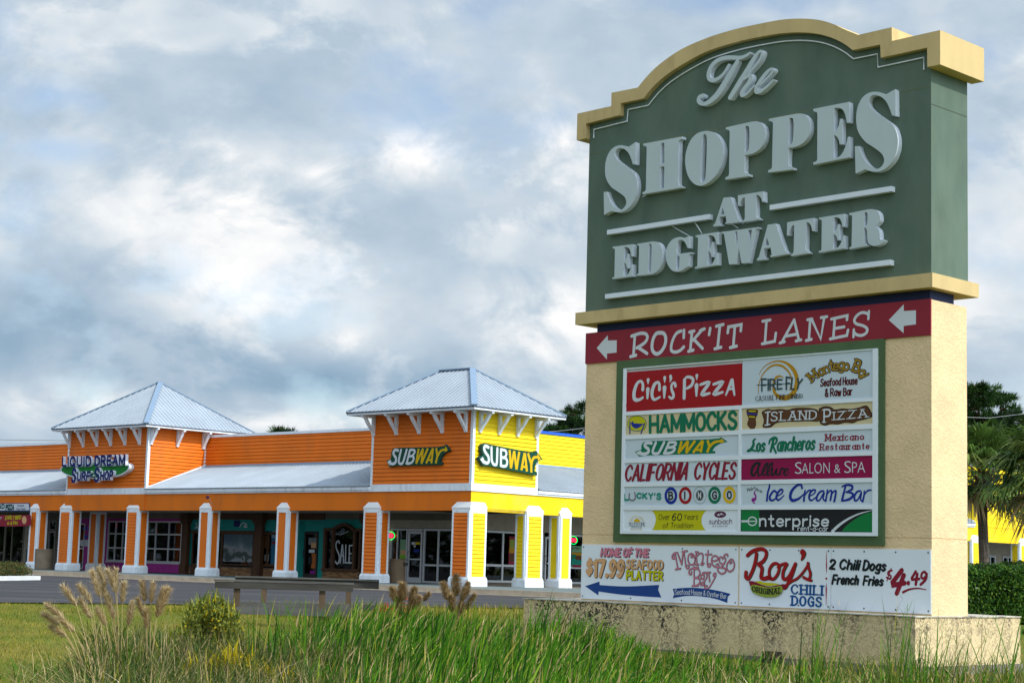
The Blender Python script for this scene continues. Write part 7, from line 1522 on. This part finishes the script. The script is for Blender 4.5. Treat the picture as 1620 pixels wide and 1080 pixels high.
# ---- bins
def bin_(px, py, r_, h_, m_, label, ribs=0, lid=False):
    d = ground_pt(px, py, ZW+.005); e_ = empty('litter_bin', tuple(d), 0, label, 'litter bin'); mb = MB(); mb.tube([(0, 0, 0), (0, 0, .03), (0, 0, h_-.04), (0, 0, h_)], [r_*.97, r_, r_, r_*.96], 28); mb.build('bin_body', m_, e_, smooth=False)
    mb = MB(); mb.tube([(0, 0, h_), (0, 0, h_+.05)], [r_*1.03, r_*1.0], 28); mb.build('bin_rim', m_, e_)
    if lid: mb = MB(); mb.box(-.02, .42, -.22, .2, h_-.22, h_-.08); mb.build('push_flap', mat('dark_lamp', (.1, .07, .05), .7), e_)
    return e_
p1 = BF.w(X(69, 1.0)+.0, 1.0, 0); bx_ = BF.front(70, 880, .6)[0]
q = BF.w(bx_, .6, ZW); px_, py_ = proj(q); bin_(px_, py_, .45, .95, mat('concrete_bin', (.22, .17, .12), .95, vary=.2, vscale=3, bump=.6, bscale=30), 'round exposed concrete litter bin behind the plain orange column')
bx_ = BF.front(628.5, 900, 1.6)[0]; q = BF.w(bx_, 1.6, ZW); px_, py_ = proj(q); bin_(px_, py_, .33, .92, mat('brown_bin', (.19, .13, .08), .85, vary=.15, vscale=3, bump=.3, bscale=30), 'brown litter bin beside the sandwich shop door', lid=True)
# ---- small flood lamp on the fascia
u, z = BF.front(341, 792, 0); e7 = surf_anchor('fascia_lamp', 'F', u, z, 0, 'small lamp on a thin bent arm fixed to the orange fascia', 'lamp')
mb = MB(); mb.tube([(-.18, 0, -.16), (-.16, -.12, -.08), (-.02, -.35, .10), (.10, -.5, .17)], .014, 6); mb.build('lamp_arm', M_alu, e7); mb = MB(); mb.tube([(.06, -.46, .19), (.16, -.58, .13)], [.05, .09], 10); mb.build('lamp_head', mat('lamp_maroon', (.14, .04, .05), .5), e7)
# ---- timber guard rail
rail = empty('timber_guard_rail', tuple(CP*0+np.array([-4.0, 34.0, -.45])), math.radians(4), 'weathered grey timber guard rail in two runs beside the asphalt', 'guard rail')
RX = lambda px, D_: (px-810)/FPX*D_+4.0
def zr(px, py, D_): return CZ-(py-(895+.0285*(px-810)))*D_/FPX+.45
mb = MB(); mb.box(RX(357, 34), RX(572, 34), -.05, .0, zr(390, 930, 34), zr(390, 919.5, 34)); mb.build('top_board', M_wood, rail)
mb = MB(); mb.box(RX(357, 34)-.02, RX(573, 34), -.06, .12, zr(390, 919, 34), zr(390, 917, 34)+.012); mb.build('top_plank', M_plank, rail)
mb = MB(); mb.box(RX(372, 34), RX(574, 34), -.05, .0, zr(390, 969, 34), zr(390, 958, 34)); mb.build('lower_board', M_plank, rail)
for px_ in (391, 524): mb = MB(); x_ = RX(px_, 34); mb.box(x_-.058, x_+.058, 0.002, .11, -.5, zr(390, 919, 34)-.002); mb.build('post', M_woodp, rail)
D2 = 37.0; yo = 3.0
mb = MB(); mb.box(RX(404, D2), RX(628, D2), yo-.06, yo-.01, zr(404, 925, D2), zr(404, 913, D2)); mb.build('top_board', M_wood, rail)
mb = MB(); mb.box(RX(404, D2), RX(628, D2), yo-.1, yo+.12, zr(404, 913, D2)+.002, zr(404, 912, D2)+.02); mb.build('top_plank', M_plank, rail)
mb = MB(); mb.box(RX(404, D2), RX(622, D2), yo-.06, yo-.01, zr(404, 959, D2), zr(404, 950, D2)); mb.build('lower_board', M_plank, rail)
for px_ in (449, 581): mb = MB(); x_ = RX(px_, D2); mb.box(x_-.055, x_+.055, yo+.0, yo+.11, -.4, zr(404, 913, D2)-.002); mb.build('post', M_woodp, rail)
# ---- overhead cables
def cable(pts, dist, label):
    P_ = [CP+ray(a_, b_)*dist for a_, b_ in pts]; e_ = empty('overhead_cable', tuple(P_[0]), 0, label, 'cable', 'overhead cables'); mb = MB(); mb.tube([tuple(p-P_[0]) for p in P_], .022, 5); mb.build('cable_run', mat('cable_grey', (.22, .23, .25), .6), e_)
cable([(-20, 695), (60, 696), (200, 697), (420, 690), (600, 684)], 115, 'thin overhead cable crossing the sky behind the left parapet')
cable([(840, 684), (880, 682), (925, 677), (1100, 662), (1300, 656), (1480, 658), (1565, 661), (1640, 652)], 104, 'thin pale overhead cable running in front of the pines')
# far tree belts beyond the edges of the plaza; the shop windows mirror them
for (x_, y0_, y1_, lab) in ((-165, 20, 170, 'belt of dark trees along the far left side of the plaza'), (170, 20, 190, 'belt of dark trees along the far right side of the plaza')):
    r_ = np.random.RandomState(int(abs(x_))); ps = [leaf_cloud(r_, (x_+r_.uniform(-6, 6), y_, 4.5+r_.uniform(-1, 2)), (5, 5, 5.5), 500, .75, [.45, .3, .25]) for y_ in np.arange(y0_, y1_, 5)]
    V_, F_, M_ = join(ps); o = np_mesh('tree_belt', V_, F_, [leafm('belt_green', (.03, .06, .015)), leafm('belt_light', (.06, .09, .02)), leafm('belt_dark', (.012, .025, .008))], M_); tag(o, lab, 'trees', kind='stuff')
print('TRIS', sum(len(o.data.polygons) for o in bpy.data.objects if o.type == 'MESH'), 'OBJS', len(bpy.data.objects))
